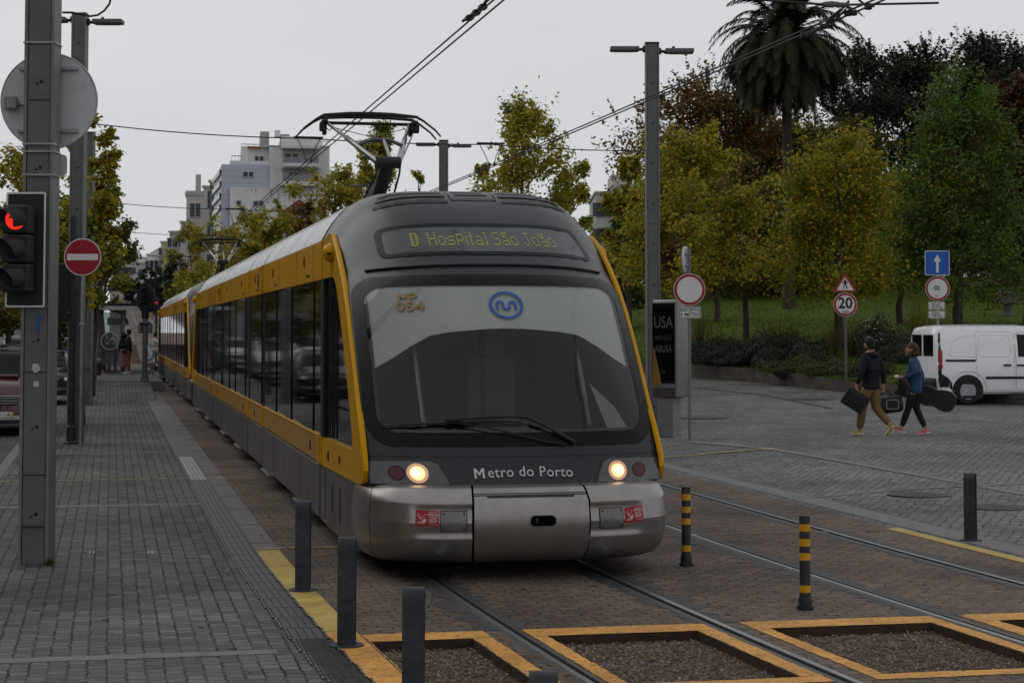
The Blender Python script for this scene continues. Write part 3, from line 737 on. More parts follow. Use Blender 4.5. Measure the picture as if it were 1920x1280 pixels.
def big_m(b, f, x0, y0, w, h, t):        # capital M out of four strokes on a surface f
    for q in (((x0, y0), (x0+t, y0), (x0+t, y0+h), (x0, y0+h)), ((x0+w-t, y0), (x0+w, y0), (x0+w, y0+h), (x0+w-t, y0+h)),
              ((x0+t, y0+h), (x0+t, y0+h-t*1.5), (x0+w/2, y0+h*.22), (x0+w/2, y0+h*.22+t*1.5)), ((x0+w/2, y0+h*.22+t*1.5), (x0+w/2, y0+h*.22), (x0+w-t, y0+h-t*1.5), (x0+w-t, y0+h))):
        b.poly([f(*p) for p in q])
def build_cab(root, full=True, flip=False):
    """a driving cab at the front (flip: the same at the rear end of the tram, mirrored along y)"""
    P = Matrix.Identity(4) if not flip else Matrix.Translation((0, LEN, 0)) @ Matrix.Rotation(PI, 4, 'Z')
    made = []
    def fin(mb, name, m, parent=root, smooth=40):
        if flip: bmesh.ops.transform(mb.bm, matrix=P, verts=mb.bm.verts)
        o = mb.build(name, m, parent, smooth=smooth); made.append(o); return o
    us = [-1, -.985, -.96, -.925, -.88, -.8, -.7, -.6, -.5, -.4, -.3, -.2, -.1, 0]; us = us+[-u for u in reversed(us[:-1])]
    ts = [0, .5, 1, 1.5, 2, 2.5, 3, 3.2, 3.6, 4, 4.5, 5, 5.5, 6, 6.5, 7, 7.2, 7.6, 8, 8.5, 9, 9.5, 10, 10.5, 11, 11.5, 12, 12.5, 13]
    b = MB(); b.grid(cab, us, ts, skip=(lambda u, t: abs(u) < .88 and 3.2 < t < 7.0) if full else None)
    shell = fin(b, 'cab_shell', m_body)
    # windscreen
    gin = rrect(-.90, 1.215, .90, 2.50, (.13, .17), 7, 10); gout = rrect(-.975, 1.10, .975, 2.60, (.16, .22), 7, 10)
    b = MB(); b.ring(gout, gin, cabu(.007), 3); fin(b, 'windscreen_surround', m_frit, shell)
    b = MB(); b.patch(gin, cabu(.004), 9); ws = fin(b, 'windscreen', gw if full else m_glass)
    if full:
        # pale sun screen just behind the upper glass, its lower edge an arch
        lowx = [-1.17, -1.0, -.85, -.68, -.52, -.35, -.17, 0, .17, .35, .52, .68, .85, 1.0, 1.17]; lowh = [1.76, 1.86, 1.96, 2.055, 2.085, 2.10, 2.115, 2.12, 2.115, 2.10, 2.085, 2.055, 1.96, 1.86, 1.76]
        b = MB()
        def scr(i, q):
            x = lowx[i]; h = lowh[i]*(1-q)+2.52*q; return cabh(-.014)(x, h)
        b.grid(lambda i, q: scr(int(i), q), list(range(15)), frange(0, 1, 8)); fin(b, 'sun_screen', m_inner)
        # interior
        b = MB()
        b.box((0, 3.1, 1.6), (2.5, .06, 2.1)); [b.prism([(s_*1.265, *p_) for p_ in ((1.0, .8), (1.3, 1.4), (2.05, 2.2), (2.75, 2.7), (3.1, 2.7), (3.1, .8))], (s_*.02, 0, 0)) for s_ in (-1, 1)]; b.box((0, 1.95, .76), (2.4, 2.0, .05)); b.box((0, 2.75, 2.70), (2.4, .7, .04))
        fin(b, 'cab_interior', m_inside, smooth=None)
        b = MB()
        b.grid(lambda u, v: Vector((1.2*u, .62+.42*abs(u)**2.6+v*.55, 1.16+.07*v-.05*v*v+.03*math.cos(u*3))), frange(-1, 1, 16), frange(0, 1, 5)); fin(b, 'dashboard', mat('dash_grey', (.03, .034, .038), rough=.5, var=.2))
        b = MB(); b.box((0, 1.5, 1.2), (.52, .5, .16), .06); b.box((0, 1.78, 1.55), (.46, .12, .62), .05); b.box((0, 1.80, 1.93), (.26, .09, .16), .04); fin(b, 'driver_seat', mat('seat_cloth', (.045, .047, .05), rough=.9))
        b = MB(); b.tube([(-.76, .98, 1.25), (-.80, 1.42, 2.08)], .02, 6); b.tube([(.74, .98, 1.25), (.70, 1.42, 2.08)], .02, 6); fin(b, 'grab_pole', mat('pole_grey', (.2, .21, .22), rough=.4))
        b = MB(); b.box((0, 3.05, 2.02), (1.7, .02, .06)); b.box((0, 3.05, 1.5), (1.0, .02, .62)); fin(b, 'rear_partition', mat('partition_grey', (.02, .021, .025), rough=.6))
        # white driver's cushion/sleeve shape at the lower right
        b = MB(); b.grid(lambda u, v: cabh(-.09)(.88+.23*u-.12*v, 1.25+.42*v*(1-.5*u)), frange(0, 1, 4), frange(0, 1, 4)); fin(b, 'sun_blind_fold', mat('pale_cloth', (.22, .22, .21), rough=.8))
        # emblem: ring and wave
        cx, chh, R_ = .02, 2.315, .155; f = cabh(.013)
        # lens-shaped ring, wider than high
        n = 40; oo = [(cx+R_*math.cos(2*PI*k/n), chh+R_*.80*math.sin(2*PI*k/n)) for k in range(n)]; ii = [(cx+(R_-.024)*math.cos(2*PI*k/n), chh+(R_*.80-.021)*math.sin(2*PI*k/n)) for k in range(n)]
        b = MB(); b.ring(oo, ii, f, 1)
        path = [(-.085, -.048), (-.085, .01), (-.075, .032), (-.052, .036), (-.034, .026), (-.029, .0), (-.026, -.028), (-.010, -.042), (.010, -.042), (.026, -.028), (.029, .0), (.034, .026), (.052, .036), (.075, .032), (.085, .01), (.085, -.048)]
        for k in range(len(path)-1):
            a_, c_ = Vector(path[k]), Vector(path[k+1]); d = (c_-a_).normalized(); nrm = Vector((-d.y, d.x))*.0105; e_ = d*.004
            q = [a_-e_+nrm, a_-e_-nrm, c_+e_-nrm, c_+e_+nrm]
            b.poly([f(cx+p.x, chh+p.y*.9) for p in q])
        fin(b, 'emblem', m_bluelogo, smooth=None)
        for txt, hh in ((' P', 2.385), ('054', 2.305)):
            for q_, (dx_, dy_) in enumerate(((0, 0), (.006, .002), (.003, -.005))):
                writing('fleet_number', txt, .145, m_beige, root, lambda x, y, hh=hh: cabh(.010+.0015*q_)(-.815+x+dx_, hh+y*.8+dy_), bold=0, sx=1.1)
    # destination display
    do = rrect(-1.0, 2.792, 1.035, 3.105, (.085, .07), 6, 12); di = rrect(-.94, 2.825, .975, 3.070, (.055, .045), 6, 12)
    sk = lambda fn: (lambda x, h: fn(x*(1.0-.16*(h-2.9)/.3) if x > 0 else x*(1+.02*(h-2.9)), h))
    b = MB(); b.ring(do, di, sk(cabh(.006)), 2); fin(b, 'display_frame', m_frit, shell)
    b = MB(); b.patch(di, sk(cabh(.004)), 8); disp = fin(b, 'destination_display', mat('display_glass', (.060, .070, .070), rough=.14, var=.25, scale=2))
    if full:
        b = MB(); xx = -.70; px_ = .0143
        def letter(ch, xx, bold=1):
            rows = FONT[ch]
            for r_, row in enumerate(rows):
                for c_, bit in enumerate(row):
                    if bit == '1':
                        x0 = xx+c_*px_; h0 = 3.005-r_*.0195; d = .0057
                        b.poly([sk(cabh(.009))(x0-d, h0-d), sk(cabh(.009))(x0+d, h0-d), sk(cabh(.009))(x0+d, h0+d), sk(cabh(.009))(x0-d, h0+d)])
            return xx+(len(rows[0])+1)*px_
        letter('D', xx); xx = -.545
        for ch in 'Hospital SAo JoAo':
            if ch == 'none':
                for q in range(2):
                    for e_ in ((1.2, 0), (2.1, -1), (3.0, 0), (3.9, -1)):
                        x0 = xx+e_[0]*px_+q*.004; h0 = 3.028+e_[1]*.010; d = .0050
                        b.poly([sk(cabh(.009))(x0-d, h0-d), sk(cabh(.009))(x0+d, h0-d), sk(cabh(.009))(x0+d, h0+d), sk(cabh(.009))(x0-d, h0+d)])
            xx = letter(ch, xx)
        fin(b, 'display_text', m_led, disp, smooth=None)
        fm_ = lambda x, y: cabh(.010)(x, .888+y-.010+.012*(1-abs(x)/.45))
        writing('operator_name', 'etro do Porto', .118, m_silvertxt, root, lambda x, y: fm_(.055+x, y), bold=.0004, sx=1.04, spacing=1.07)
        b = MB(); big_m(b, fm_, -.436, -.040, .088, .083, .018); fin(b, 'operator_name', m_silvertxt, smooth=None)
        b = MB(); big_m(b, cabh(.012), -.90, 2.358, .088, .066, .016); fin(b, 'fleet_number', m_beige, smooth=None)
    # head lamp clusters
    for s_ in (-1, 1):
        o2 = [(.985, .795), (.985, .975), (.78, .982), (.60, .982), (.555, .955), (.52, .865), (.495, .793), (.75, .79)]
        o2 = [(s_*a_, h_) for a_, h_ in o2]
        # densify
        od = []
        for k in range(len(o2)):
            p_, q_ = o2[k], o2[(k+1) % len(o2)]
            for e_ in range(5): od.append((p_[0]+(q_[0]-p_[0])*e_/5, p_[1]+(q_[1]-p_[1])*e_/5))
        cl = [(s_*.77+(a_-s_*.77)*1.05, .885+(h_-.885)*1.10) for a_, h_ in od]
        b = MB(); b.ring(cl, od, cabu(.006), 1); fr_ = fin(b, 'lamp_cluster', m_blackp)
        b = MB(); b.patch(od, cabu(.007), 5); fin(b, 'lamp_lens', mat('smoked_lens', (.055, .050, .048), rough=.15, var=.25, scale=5, coat=.6), fr_)
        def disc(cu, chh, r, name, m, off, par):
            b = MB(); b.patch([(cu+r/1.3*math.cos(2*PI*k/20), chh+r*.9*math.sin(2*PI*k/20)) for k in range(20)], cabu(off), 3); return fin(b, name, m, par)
        disc(s_*.82, .883, .070, 'bezel_or_glow_disc', m_blackp, .0085, fr_); disc(s_*.82, .883, .058, 'tail_lamp', m_lampr, .010, fr_)
        disc((-.69 if s_ < 0 else .655), .883, .090, 'bezel_or_glow_disc', mat('reflector_painted_glow', (.35, .28, .22), rough=.25, metal=.6, emit=(1, .42, .18), es=.38), .0085, fr_)  # headlamp glow painted in: this reflector disc emits although it is no lamp
        hl = disc((-.69 if s_ < 0 else .655), .883, .064, 'headlight', m_lampw if full else m_plate, .010, root)
        if full: disc((-.70 if s_ < 0 else .665), .886, .036, 'headlight_core', m_lamphot, .012, hl)
    # bumper: centre and side panels with gaps
    vs_ = lambda a_, c_, n: frange(a_, c_, n)
    ks = [0, .3, .7, 1, 1.5, 2, 2.5, 3, 3.5, 4, 4.5, 5, 5.5, 6, 6.5, 7, 7.5, 8]
    def hollow(v, k):
        p = bump(v, k)
        a_ = abs(v)
        return p
    vc = v_of(.50); g_ = .0035
    def ridge(v, k):       # shallow pressed band on the side panels
        return bumpn(v, k, rdepth(v, bump(v, k).z))
    hole = rrect(-.02, .468, .20, .552, .041, 6, 4)
    b = MB(); b.grid(bump, vs_(-vc+g_, vc-g_, 18), ks); bc = fin(b, 'bumper_centre', m_silver, smooth=50)
    for s_ in (-1, 1):
        b = MB(); b.grid(ridge, vs_(s_*(vc+g_), s_*.745, 30), sorted(ks+[k_of(h) for h in (.37, .39, .41, .50, .59, .615, .635, .655)])); bs = fin(b, 'bumper_side', m_silver, smooth=50)
        b = MB(); b.grid(bump, vs_(s_*.752, s_*1.0, 12), ks); fin(b, 'bumper_corner', m_silver, smooth=50)
        if full:
            xa = -.66 if s_ < 0 else .695
            b = MB(); b.patch(rrect(xa-.105, .435, xa+.105, .600, .012, 3, 4), bxr(.010), 3); pl = fin(b, 'tow_hatch', m_plate)
            b = MB(); b.ring(rrect(xa-.112, .428, xa+.112, .607, .012, 3, 4), rrect(xa-.105, .435, xa+.105, .600, .012, 3, 4), bxr(.004), 1); fin(b, 'hatch_gap', m_rubber, pl)
            b = MB()
            for dx in (-.085, .085):
                for hh in (.455, .58): b.ball(bxr(.011)(xa+dx, hh), (.009, .005, .009), 8, 6)
            fin(b, 'bolts', m_blackp, pl)
            # warning sticker
            xs_ = -.875 if s_ < 0 else .905
            wd = .095 if s_ < 0 else .085
            x0_, x1_ = (xs_-wd, xs_+wd)
            tilt = lambda x, h: (x, h+(.05*(xs_-x) if s_ < 0 else .10*(x-xs_)))
            fs = lambda off: (lambda x, h: bxr(off)(*tilt(x, h)))
            b = MB(); b.patch(rrect(x0_, .475, x1_, .607, .003, 1, 6), fs(.003), 3); st = fin(b, 'warning_sticker', m_stick)
            kx = wd/.095
            b = MB()
            def bar(xa_, ya_, xb_, yb_, th):
                a_, c_ = Vector((xa_, ya_)), Vector((xb_, yb_)); d = (c_-a_).normalized(); n_ = Vector((-d.y, d.x))*th/2
                b.poly([fs(.006)(xs_+q.x*kx, .541+q.y) for q in (a_-n_, a_+n_, c_+n_, c_-n_)])
            bar(-.085, -.045, -.02, -.045, .004); bar(-.080, -.030, -.045, -.036, .004); bar(-.075, .038, -.028, -.038, .0035); bar(-.06, -.012, -.015, .038, .0035); bar(-.055, -.03, -.02, -.022, .006); bar(-.038, -.034, -.022, .0, .010); bar(-.028, -.036, -.012, -.006, .009); bar(-.082, .028, -.058, -.004, .0035)
            bar(.012, .053, .088, .053, .003); bar(.012, -.050, .088, -.050, .003)
            for q in range(4): bar(.012, .012-q*.013, .085-.012*(q % 2), .012-q*.013, .0045)
            fin(b, 'sticker_print', m_stickw, st, smooth=None)
            writing('sticker_writing', 'PERIGO!', .026, m_stickw, st, lambda x, y: fs(.006)(xs_+(.048+x)*kx, .541+.032+y), bold=.0006)
    if full:
        b = MB(); b.patch(hole, bxy(.003), 3); cph = fin(b, 'coupler_opening', mat('opening_black', (.003, .003, .003), rough=.9, spec=.0))
        b = MB(); b.ring(rrect(-.026, .462, .206, .558, .046, 6, 4), hole, bxy(.006), 1); fin(b, 'opening_rim', m_plate, cph)
        b = MB(); p_ = bxy(.006)(.035, .51); b.box(p_, (.018, .006, .04), .003); fin(b, 'tow_pin', mat('grey_pin', (.03, .03, .03), rough=.6), cph)
        b = MB(); b.ring(rrect(-.495, .716, .495, .735, .008, 2, 10), rrect(-.49, .722, .49, .730, .004, 2, 10), bxy(.003), 1)
        b.patch(rrect(-.38, .700, .38, .716, .008, 2, 10), bxy(.0025), 1); fin(b, 'bumper_lip', m_blackp, bc)
    b = MB(); b.box((0, 2.2, .50), (2.3, 2.6, .42)); fin(b, 'underframe', m_rubber, smooth=None)
    # side panels of the cab with the sweeping yellow pillar
    outl = [(.70, .80), (.655, .90), (.69, 1.0), (.80, 1.14), (.93, 1.28), (1.11, 1.46), (1.48, 1.88), (1.86, 2.27), (2.16, 2.52), (2.44, 2.70), (2.72, 2.86), (2.98, 2.98), (3.14, 3.045), (3.30, 3.06), (3.45, 3.035), (4.06, 3.01), (4.06, 2.60)]
    inner_top = [(3.95, 2.62), (2.98, 2.62), (2.80, 2.58), (2.66, 2.49), (2.50, 2.35), (2.10, 1.95), (1.72, 1.55), (1.50, 1.28), (1.38, 1.10), (1.40, 1.06), (1.50, 1.04), (3.95, 1.00)]
    low = [(4.06, 1.00), (4.06, .73), (1.30, .755), (.90, .765), (.76, .775)]
    for s_ in (-1, 1):
        b = MB(); th = .035
        # panel as strips: pillar front strip follows outline, built as quads between outline and window edge
        full_out = outl+[(4.06, 1.00)]
        A_ = [(.70, .80), (.655, .90), (.69, 1.0), (.80, 1.14), (.93, 1.28), (1.11, 1.46), (1.48, 1.88), (1.86, 2.27), (2.16, 2.52), (2.44, 2.70), (2.72, 2.86), (2.98, 2.98), (3.14, 3.045), (3.30, 3.06), (3.60, 3.035), (4.06, 3.01)]
        B_ = [(1.45, 1.03), (1.43, 1.04), (1.40, 1.07), (1.42, 1.14), (1.50, 1.24), (1.66, 1.44), (2.0, 1.83), (2.34, 2.19), (2.58, 2.42), (2.74, 2.54), (2.90, 2.605), (3.05, 2.62), (3.2, 2.62), (3.4, 2.62), (3.7, 2.62), (4.06, 2.62)]
        X = lambda q: s_*(1.322+q)
        def lay(q): return [[b.bm.verts.new((X(q), p_[0], p_[1])) for p_ in A_], [b.bm.verts.new((X(q), p_[0], p_[1])) for p_ in B_]]
        o1 = lay(.014); o0 = lay(-.03)
        for k in range(len(A_)-1):
            b.bm.faces.new((o1[0][k], o1[0][k+1], o1[1][k+1], o1[1][k])); b.bm.faces.new((o1[0][k], o0[0][k], o0[0][k+1], o1[0][k+1])); b.bm.faces.new((o1[1][k], o1[1][k+1], o0[1][k+1], o0[1][k]))
        b.prism([(X(-.03), *p_) for p_ in ((.70, .80), (.74, .785), (.9, .765), (1.3, .752), (4.06, .725), (4.06, 1.0), (2.6, 1.02), (1.45, 1.03))], (s_*.044, 0, 0))
        pr = fin(b, 'yellow_pillar_panel', m_yel, smooth=35)
        b = MB(); ep = [Vector((s_*1.318, p_[0]+.012, p_[1]-.008)) for p_ in A_[1:13]]; b.tube(ep, [.020]+[.026]*10+[.018], 8); fin(b, 'pillar_edge', m_yel, pr)
        b = MB(); b.prism([(X(-.045), *p_) for p_ in ((1.36, 1.02), (1.40, 1.14), (1.66, 1.46), (2.0, 1.85), (2.34, 2.21), (2.60, 2.46), (2.80, 2.60), (2.95, 2.63), (4.06, 2.63), (4.06, .99))], (s_*.022, 0, 0)); wn = fin(b, 'cab_side_window', m_glass)
        b = MB(); b.box((X(-.008), 3.36, 1.82), (.02, .02, 1.58)); b.box((X(-.008), 3.0, 1.82), (.02, .012, 1.56)); b.box((X(-.004), 3.93, 1.82), (.03, .16, 1.62)); fin(b, 'window_post', m_blackp, wn)
        b = MB(); b.ball((X(.03), 3.02, 2.855), (.085, .11, .095), 14, 10); b.ball((X(.0), 3.06, 2.75), (.04, .10, .14), 12, 8); cb_ = fin(b, 'camera_blister', m_yel)
        b = MB(); b.lathe([(0, 0), (.028, .0), (.028, .02), (0, .02)], 10, c=(X(.055), 2.93, 2.83)); fin(b, 'camera_lens', m_blackp, cb_)
        b = MB(); b.box((X(.016), 3.3, .86), (.012, .10, .10), .004); mk = fin(b, 'marker_light', m_blackp, pr); b = MB(); b.box((X(.022), 2.36, .88), (.012, .06, .08), .01); b.box((X(.022), 3.3, .86), (.014, .05, .07), .004); fin(b, 'marker_lens', m_amber, mk)
        # lower skirt of the cab
        b = MB(); b.prism([(X(.006), 1.15, .795), (X(.006), 4.04, .72), (X(.006), 4.04, .17), (X(.006), 3.2, .15), (X(.006), 1.15, .165)], (s_*-.04, 0, 0)); sk_ = fin(b, 'cab_skirt', m_skirt)
        b = MB(); b.box((X(.008), 2.35, .45), (.006, .05, .34), .002); b.box((X(.008), 3.0, .47), (.006, .035, .26), .002); b.box((X(.008), 3.62, .45), (.004, .012, .5)); fin(b, 'skirt_slots', m_blackp, sk_)
    # roof vents
    b = MB()
    for s_ in (-1, 1):
        for q, tt in enumerate((10.55, 10.95, 11.35)):
            u0, u1 = (.20+.0*q, .74-.03*q)
            b.patch(rrect(min(s_*u0, s_*u1), tt-.085, max(s_*u0, s_*u1), tt+.085, (.02, .08), 3, 10), lambda u, t: cabn(u, t, .004), 2)
    b.patch(rrect(-.13, 11.0, .13, 11.14, (.02, .05), 3, 6), lambda u, t: cabn(u, t, .006), 2); b.patch(rrect(-.13, 11.4, .13, 11.54, (.02, .05), 3, 6), lambda u, t: cabn(u, t, .006), 2)
    vnt = fin(b, 'roof_vents', m_blackp)
    b = MB(); b.ring(rrect(-.175, 10.62, .175, 12.4, (.01, .1), 2, 8), rrect(-.166, 10.72, .166, 12.3, (.01, .1), 2, 8), lambda u, t: cabn(u, t, .005), 1); fin(b, 'roof_hatch_gap', m_blackp, vnt)
    # gutter line over the windscreen, panel seam under it
    b = MB(); b.tube([cabn(u, 7.75+.12*(1-u*u), .012) for u in frange(-.86, .86, 24)], .012, 6); fin(b, 'windscreen_gutter', m_blackp)
    b = MB(); b.ring(rrect(-.985, 1.012, .985, 1.026, (.01, .005), 2, 14), rrect(-.98, 1.017, .98, 1.021, (.01, .002), 2, 14), cabu(.003), 1); fin(b, 'panel_seam', m_blackp)
    if full:
        b = MB()
        pv = cabh(.035)
        b.tube([cabh(.03)(-1.13, 1.255), cabh(.035)(-.9, 1.27), cabh(.04)(-.55, 1.285), cabh(.045)(-.25, 1.29), cabh(.045)(.03, 1.285)], [.006, .010, .013, .011, .007], 6)
        wi = fin(b, 'wiper_blade', m_blackp)
        b = MB(); b.box(cabh(.06)(-.56, 1.30), (.15, .05, .035), .012); b.tube([cabh(.07)(-.60, 1.30), cabh(.075)(-.1, 1.315), cabh(.07)(.06, 1.312), cabh(.05)(.22, 1.25), cabh(.03)(.47, 1.115)], [.013, .011, .013, .012, .016], 6)
        b.tube([cabh(.055)(-.58, 1.285), cabh(.045)(-.2, 1.22), cabh(.03)(.2, 1.13), cabh(.03)(.4, 1.10)], .007, 6); fin(b, 'wiper_arm', m_blackp)
    return made

LEN = 36.2
BND = [0, 4.1, 11.7, 14.6, 21.8, 24.7, 32.1, 36.2]
def pantograph(root, y0):
    hz = lambda b, n, m, p=None: b.build(n, m, p or root, smooth=40)
    b = MB(); b.box((0, y0+.2, 3.43), (1.3, .9, .10), .02); b.tube([(-.45, y0, 3.5), (.45, y0, 3.5)], .06, 8)
    for s_ in (-1, 1): b.lathe([(.05, 0), (.07, .03), (.05, .06), (.07, .09), (.05, .12)], 10, c=(s_*.5, y0+.5, 3.40))
    pb = hz(b, 'pantograph_frame', m_wire)
    K = Vector((0, y0-1.75, 4.24)); Hd = Vector((0, y0+.15, 5.0))
    b = MB(); b.tube([(0, y0, 3.50), K], [.10, .085], 10); b.tube([(-.16, K.y, K.z), (.16, K.y, K.z)], .075, 10)
    b.tube([(-.15, y0+.1, 3.45), (-.19, y0-.9, 3.85), (-.15, K.y+.02, K.z-.14), (-.16, K.y, K.z)], .014, 6); b.tube([(.15, y0+.1, 3.45), (.19, y0-.9, 3.85), (.15, K.y+.02, K.z-.14), (.16, K.y, K.z)], .014, 6); hz(b, 'lower_arm', m_wire)
    b = MB()
    for s_ in (-1, 1):
        m0 = Vector((s_*.13, K.y, K.z)); m1 = Vector((s_*.56, Hd.y, Hd.z-.07)); mm_ = m0.lerp(m1, .62)
        b.tube([m0, mm_, mm_+(m1-m0)*.02, m1], [.045, .036, .024, .022], 8)
    b.tube([(-.30, K.y+.75, K.z+.29), (-.1, K.y+.68, K.z+.36), (.1, K.y+.68, K.z+.36), (.30, K.y+.75, K.z+.29)], .026, 7)
    b.tube([(.05, K.y+.05, K.z+.02), (.04, K.y+.68, K.z+.36)], .022, 6); b.tube([(.17, K.y+.02, K.z+.02), (.62, Hd.y+.05, Hd.z-.2), (.60, Hd.y, Hd.z-.08)], .012, 6)
    b.tube([(-.5, Hd.y, Hd.z-.12), (0, Hd.y-.5, Hd.z-.30), (.34, Hd.y-.8, Hd.z-.42)], .006, 5); b.tube([(.5, Hd.y, Hd.z-.12), (0, Hd.y-.5, Hd.z-.30), (-.34, Hd.y-.8, Hd.z-.42)], .006, 5)
    hz(b, 'upper_arm', m_roof)
    b = MB()
    for q, dy in enumerate((-.19, .19)):
        pts = [(-.98, Hd.y+dy, Hd.z-.24), (-.90, Hd.y+dy, Hd.z-.15), (-.74, Hd.y+dy, Hd.z-.03), (-.64, Hd.y+dy, Hd.z+.025), (-.3, Hd.y+dy, Hd.z+.05), (0, Hd.y+dy, Hd.z+.055), (.3, Hd.y+dy, Hd.z+.05), (.64, Hd.y+dy, Hd.z+.025), (.74, Hd.y+dy, Hd.z-.03), (.90, Hd.y+dy, Hd.z-.15), (.98, Hd.y+dy, Hd.z-.24)]
        b.tube(pts, [.012, .014, .016, .022, .028, .03, .028, .022, .016, .014, .012], 7)
    b.tube([(-.6, Hd.y, Hd.z-.06), (.6, Hd.y, Hd.z-.06)], .024, 8); b.box((.12, Hd.y, Hd.z-.10), (.05, .05, .10))
    for s_ in (-1, 1):
        b.box((s_*.62, Hd.y, Hd.z-.05), (.07, .46, .05), .01); b.box((s_*.64, Hd.y-.1, Hd.z-.13), (.10, .10, .12), .02); b.box((s_*.60, Hd.y+.1, Hd.z-.15), (.06, .08, .14), .02)
        b.tube([(s_*.60, Hd.y, Hd.z-.12), (s_*.54, Hd.y-.03, Hd.z-.17), (s_*.48, Hd.y, Hd.z-.10)], .008, 5)
    hz(b, 'collector_head', m_wire)

def make_tram(Y0, label, full):
    root = thing('tram', label, 'tram', (3.46, Y0, 0), group='two coupled trams')
    build_cab(root, full)
    build_cab(root, False, flip=True)
    rng = random.Random(3)
    for i in range(1, 6):
        a, c = BND[i]+.05, BND[i+1]-.05; long_ = c-a > 4; L_ = c-a
        # roof: curved shell
        b = MB()
        xs = [-1, -.99, -.96, -.92, -.86, -.78, -.66, -.5, -.3, -.1, .1, .3, .5, .66, .78, .86, .92, .96, .99, 1]
        b.grid(lambda x, y: (1.325*x, y, section(x)), xs, [a, a+.03]+frange(a+.06, c-.06, 6)+[c-.03, c])
        rf = b.build('roof', m_roof, root, smooth=60)
        b = MB()
        for q in range(1, 4 if long_ else 2):
            y = a+L_*q/(4 if long_ else 2); b.grid(lambda x, v: (1.327*x, y+v, section(x)+.002), xs, [-.012, .012])
        b.build('roof_seam', m_blackp, rf, smooth=60)
        b = MB(); b.box((0, (a+c)/2, 3.56), (1.2, L_*.5, .12), .05); b.build('roof_box', m_plate, rf)
        for s_ in (-1, 1):
            X = lambda q: s_*(1.325+q)
            b = MB(); b.box((X(-.02), (a+c)/2, 2.815), (.05, L_, .40), .008); ub = b.build('upper_band', m_yel2 if rng.random() < .0 else m_yel, root)
            n = 2 if long_ else 1
            mb = MB(); ml = MB()
            for q in range(n):
                y = a+(L_*(.22+.56*q) if long_ else L_*.5)
                ml.box((X(.008), y, 2.86), (.02, .09, .13), .015); ml.box((X(.010), y, 2.86), (.03, .05, .08), .012)
                mb.box((X(.005), y-.35, 2.69), (.006, .38, .035), .002)
                mb.box((X(.005), y+.9, 2.82), (.005, .010, .38)); mb.box((X(.005), y-.9, 2.82), (.005, .010, .38))
            if not long_: mb.box((X(.006), a+.9, 2.83), (.006, .26, .20), .01)
            mb.build('band_slots', m_blackp, ub); ml.build('marker_light', m_amber, ub)
            # glazing
            if long_:
                cuts = [a+.12, a+.78, a+2.05, a+3.32, a+L_-3.32+.0, a+L_-2.05, a+L_-.78, c-.12]
                cuts = sorted(set(round(v, 3) for v in cuts))
            else: cuts = [a+.12, a+.3, c-.3, c-.12]
            for k in range(len(cuts)-1):
                b = MB(); y0_, y1_ = cuts[k]+.008, cuts[k+1]-.008
                if y1_-y0_ < .05: continue
                b.box((X(-.03+(.012 if k % 2 else 0)), (y0_+y1_)/2, 1.81), (.03, y1_-y0_, 1.60), .006); b.build('window', m_glass, root)
            b = MB(); b.box((X(-.06), (a+c)/2, 1.8), (.05, L_, 2.3)); b.box((X(-.035), a+.05, 1.81), (.05, .10, 1.62)); b.box((X(-.035), c-.05, 1.81), (.05, .10, 1.62)); b.build('side_wall', m_blackp, root)
            # lower band
            b = MB()
            cc = [a, a+.2, a+1.3, a+3.2, c-3.2, c-1.3, c-.2, c] if long_ else [a, a+.25, c-.25, c]
            for k in range(len(cc)-1): b.box((X(-.015), (cc[k]+cc[k+1])/2, .865), (.05, cc[k+1]-cc[k]-.012, .27), .008)
            lb = b.build('lower_band', m_yel2, root)
            b = MB(); b.box((X(-.006), (a+c)/2, 1.008), (.05, L_-.1, .022), .006)
            for yy in ((a+.10), (c-.10)): b.box((X(-.004), yy, .865), (.05, .17, .272), .006)
            b.build('sill_strip', m_yel, lb)
            b = MB(); b.box((X(.012), a+(.9 if long_ else L_/2), .86), (.01, .09, .10), .004); mk = b.build('marker_light', m_blackp, lb); b = MB(); b.box((X(.019), a+(.9 if long_ else L_/2), .86), (.01, .045, .06), .004); b.build('marker_lens', m_amber, mk)
            # skirt
            b = MB(); npan = 4 if long_ else 2
            for k in range(npan):
                y0_, y1_ = a+L_*k/npan+.006, a+L_*(k+1)/npan-.006
                b.box((X(-.012), (y0_+y1_)/2, .44), (.04, y1_-y0_, .545), .012)
            sk_ = b.build('skirt', m_skirt, root)
            if long_:
                for q, yy in enumerate((a+1.45, c-1.45)):
                    b = MB(); b.box((X(.035), yy, .185), (.11, 1.25, .035), .008); st = b.build('door_step', m_plate, root)
                    b = MB(); b.box((X(.055), yy, .205), (.03, 1.15, .012), .003); b.box((X(.015), yy, .205), (.02, 1.15, .012), .003); b.build('step_tread', m_blackp, st)
        b = MB(); b.box((0, (a+c)/2, .36), (2.45, L_, .35)); b.build('underframe', m_rubber, root)
        if not long_:
            for s_ in (-1, 1):
                for yy in (a+.55, c-.55):
                    b = MB(); b.lathe([(0, 0), (.29, 0), (.29, .03), (.26, .10), (0, .10)], 20, c=(s_*.72, yy, .29), axis='x'); b.build('wheel', m_rail2, root, smooth=40)
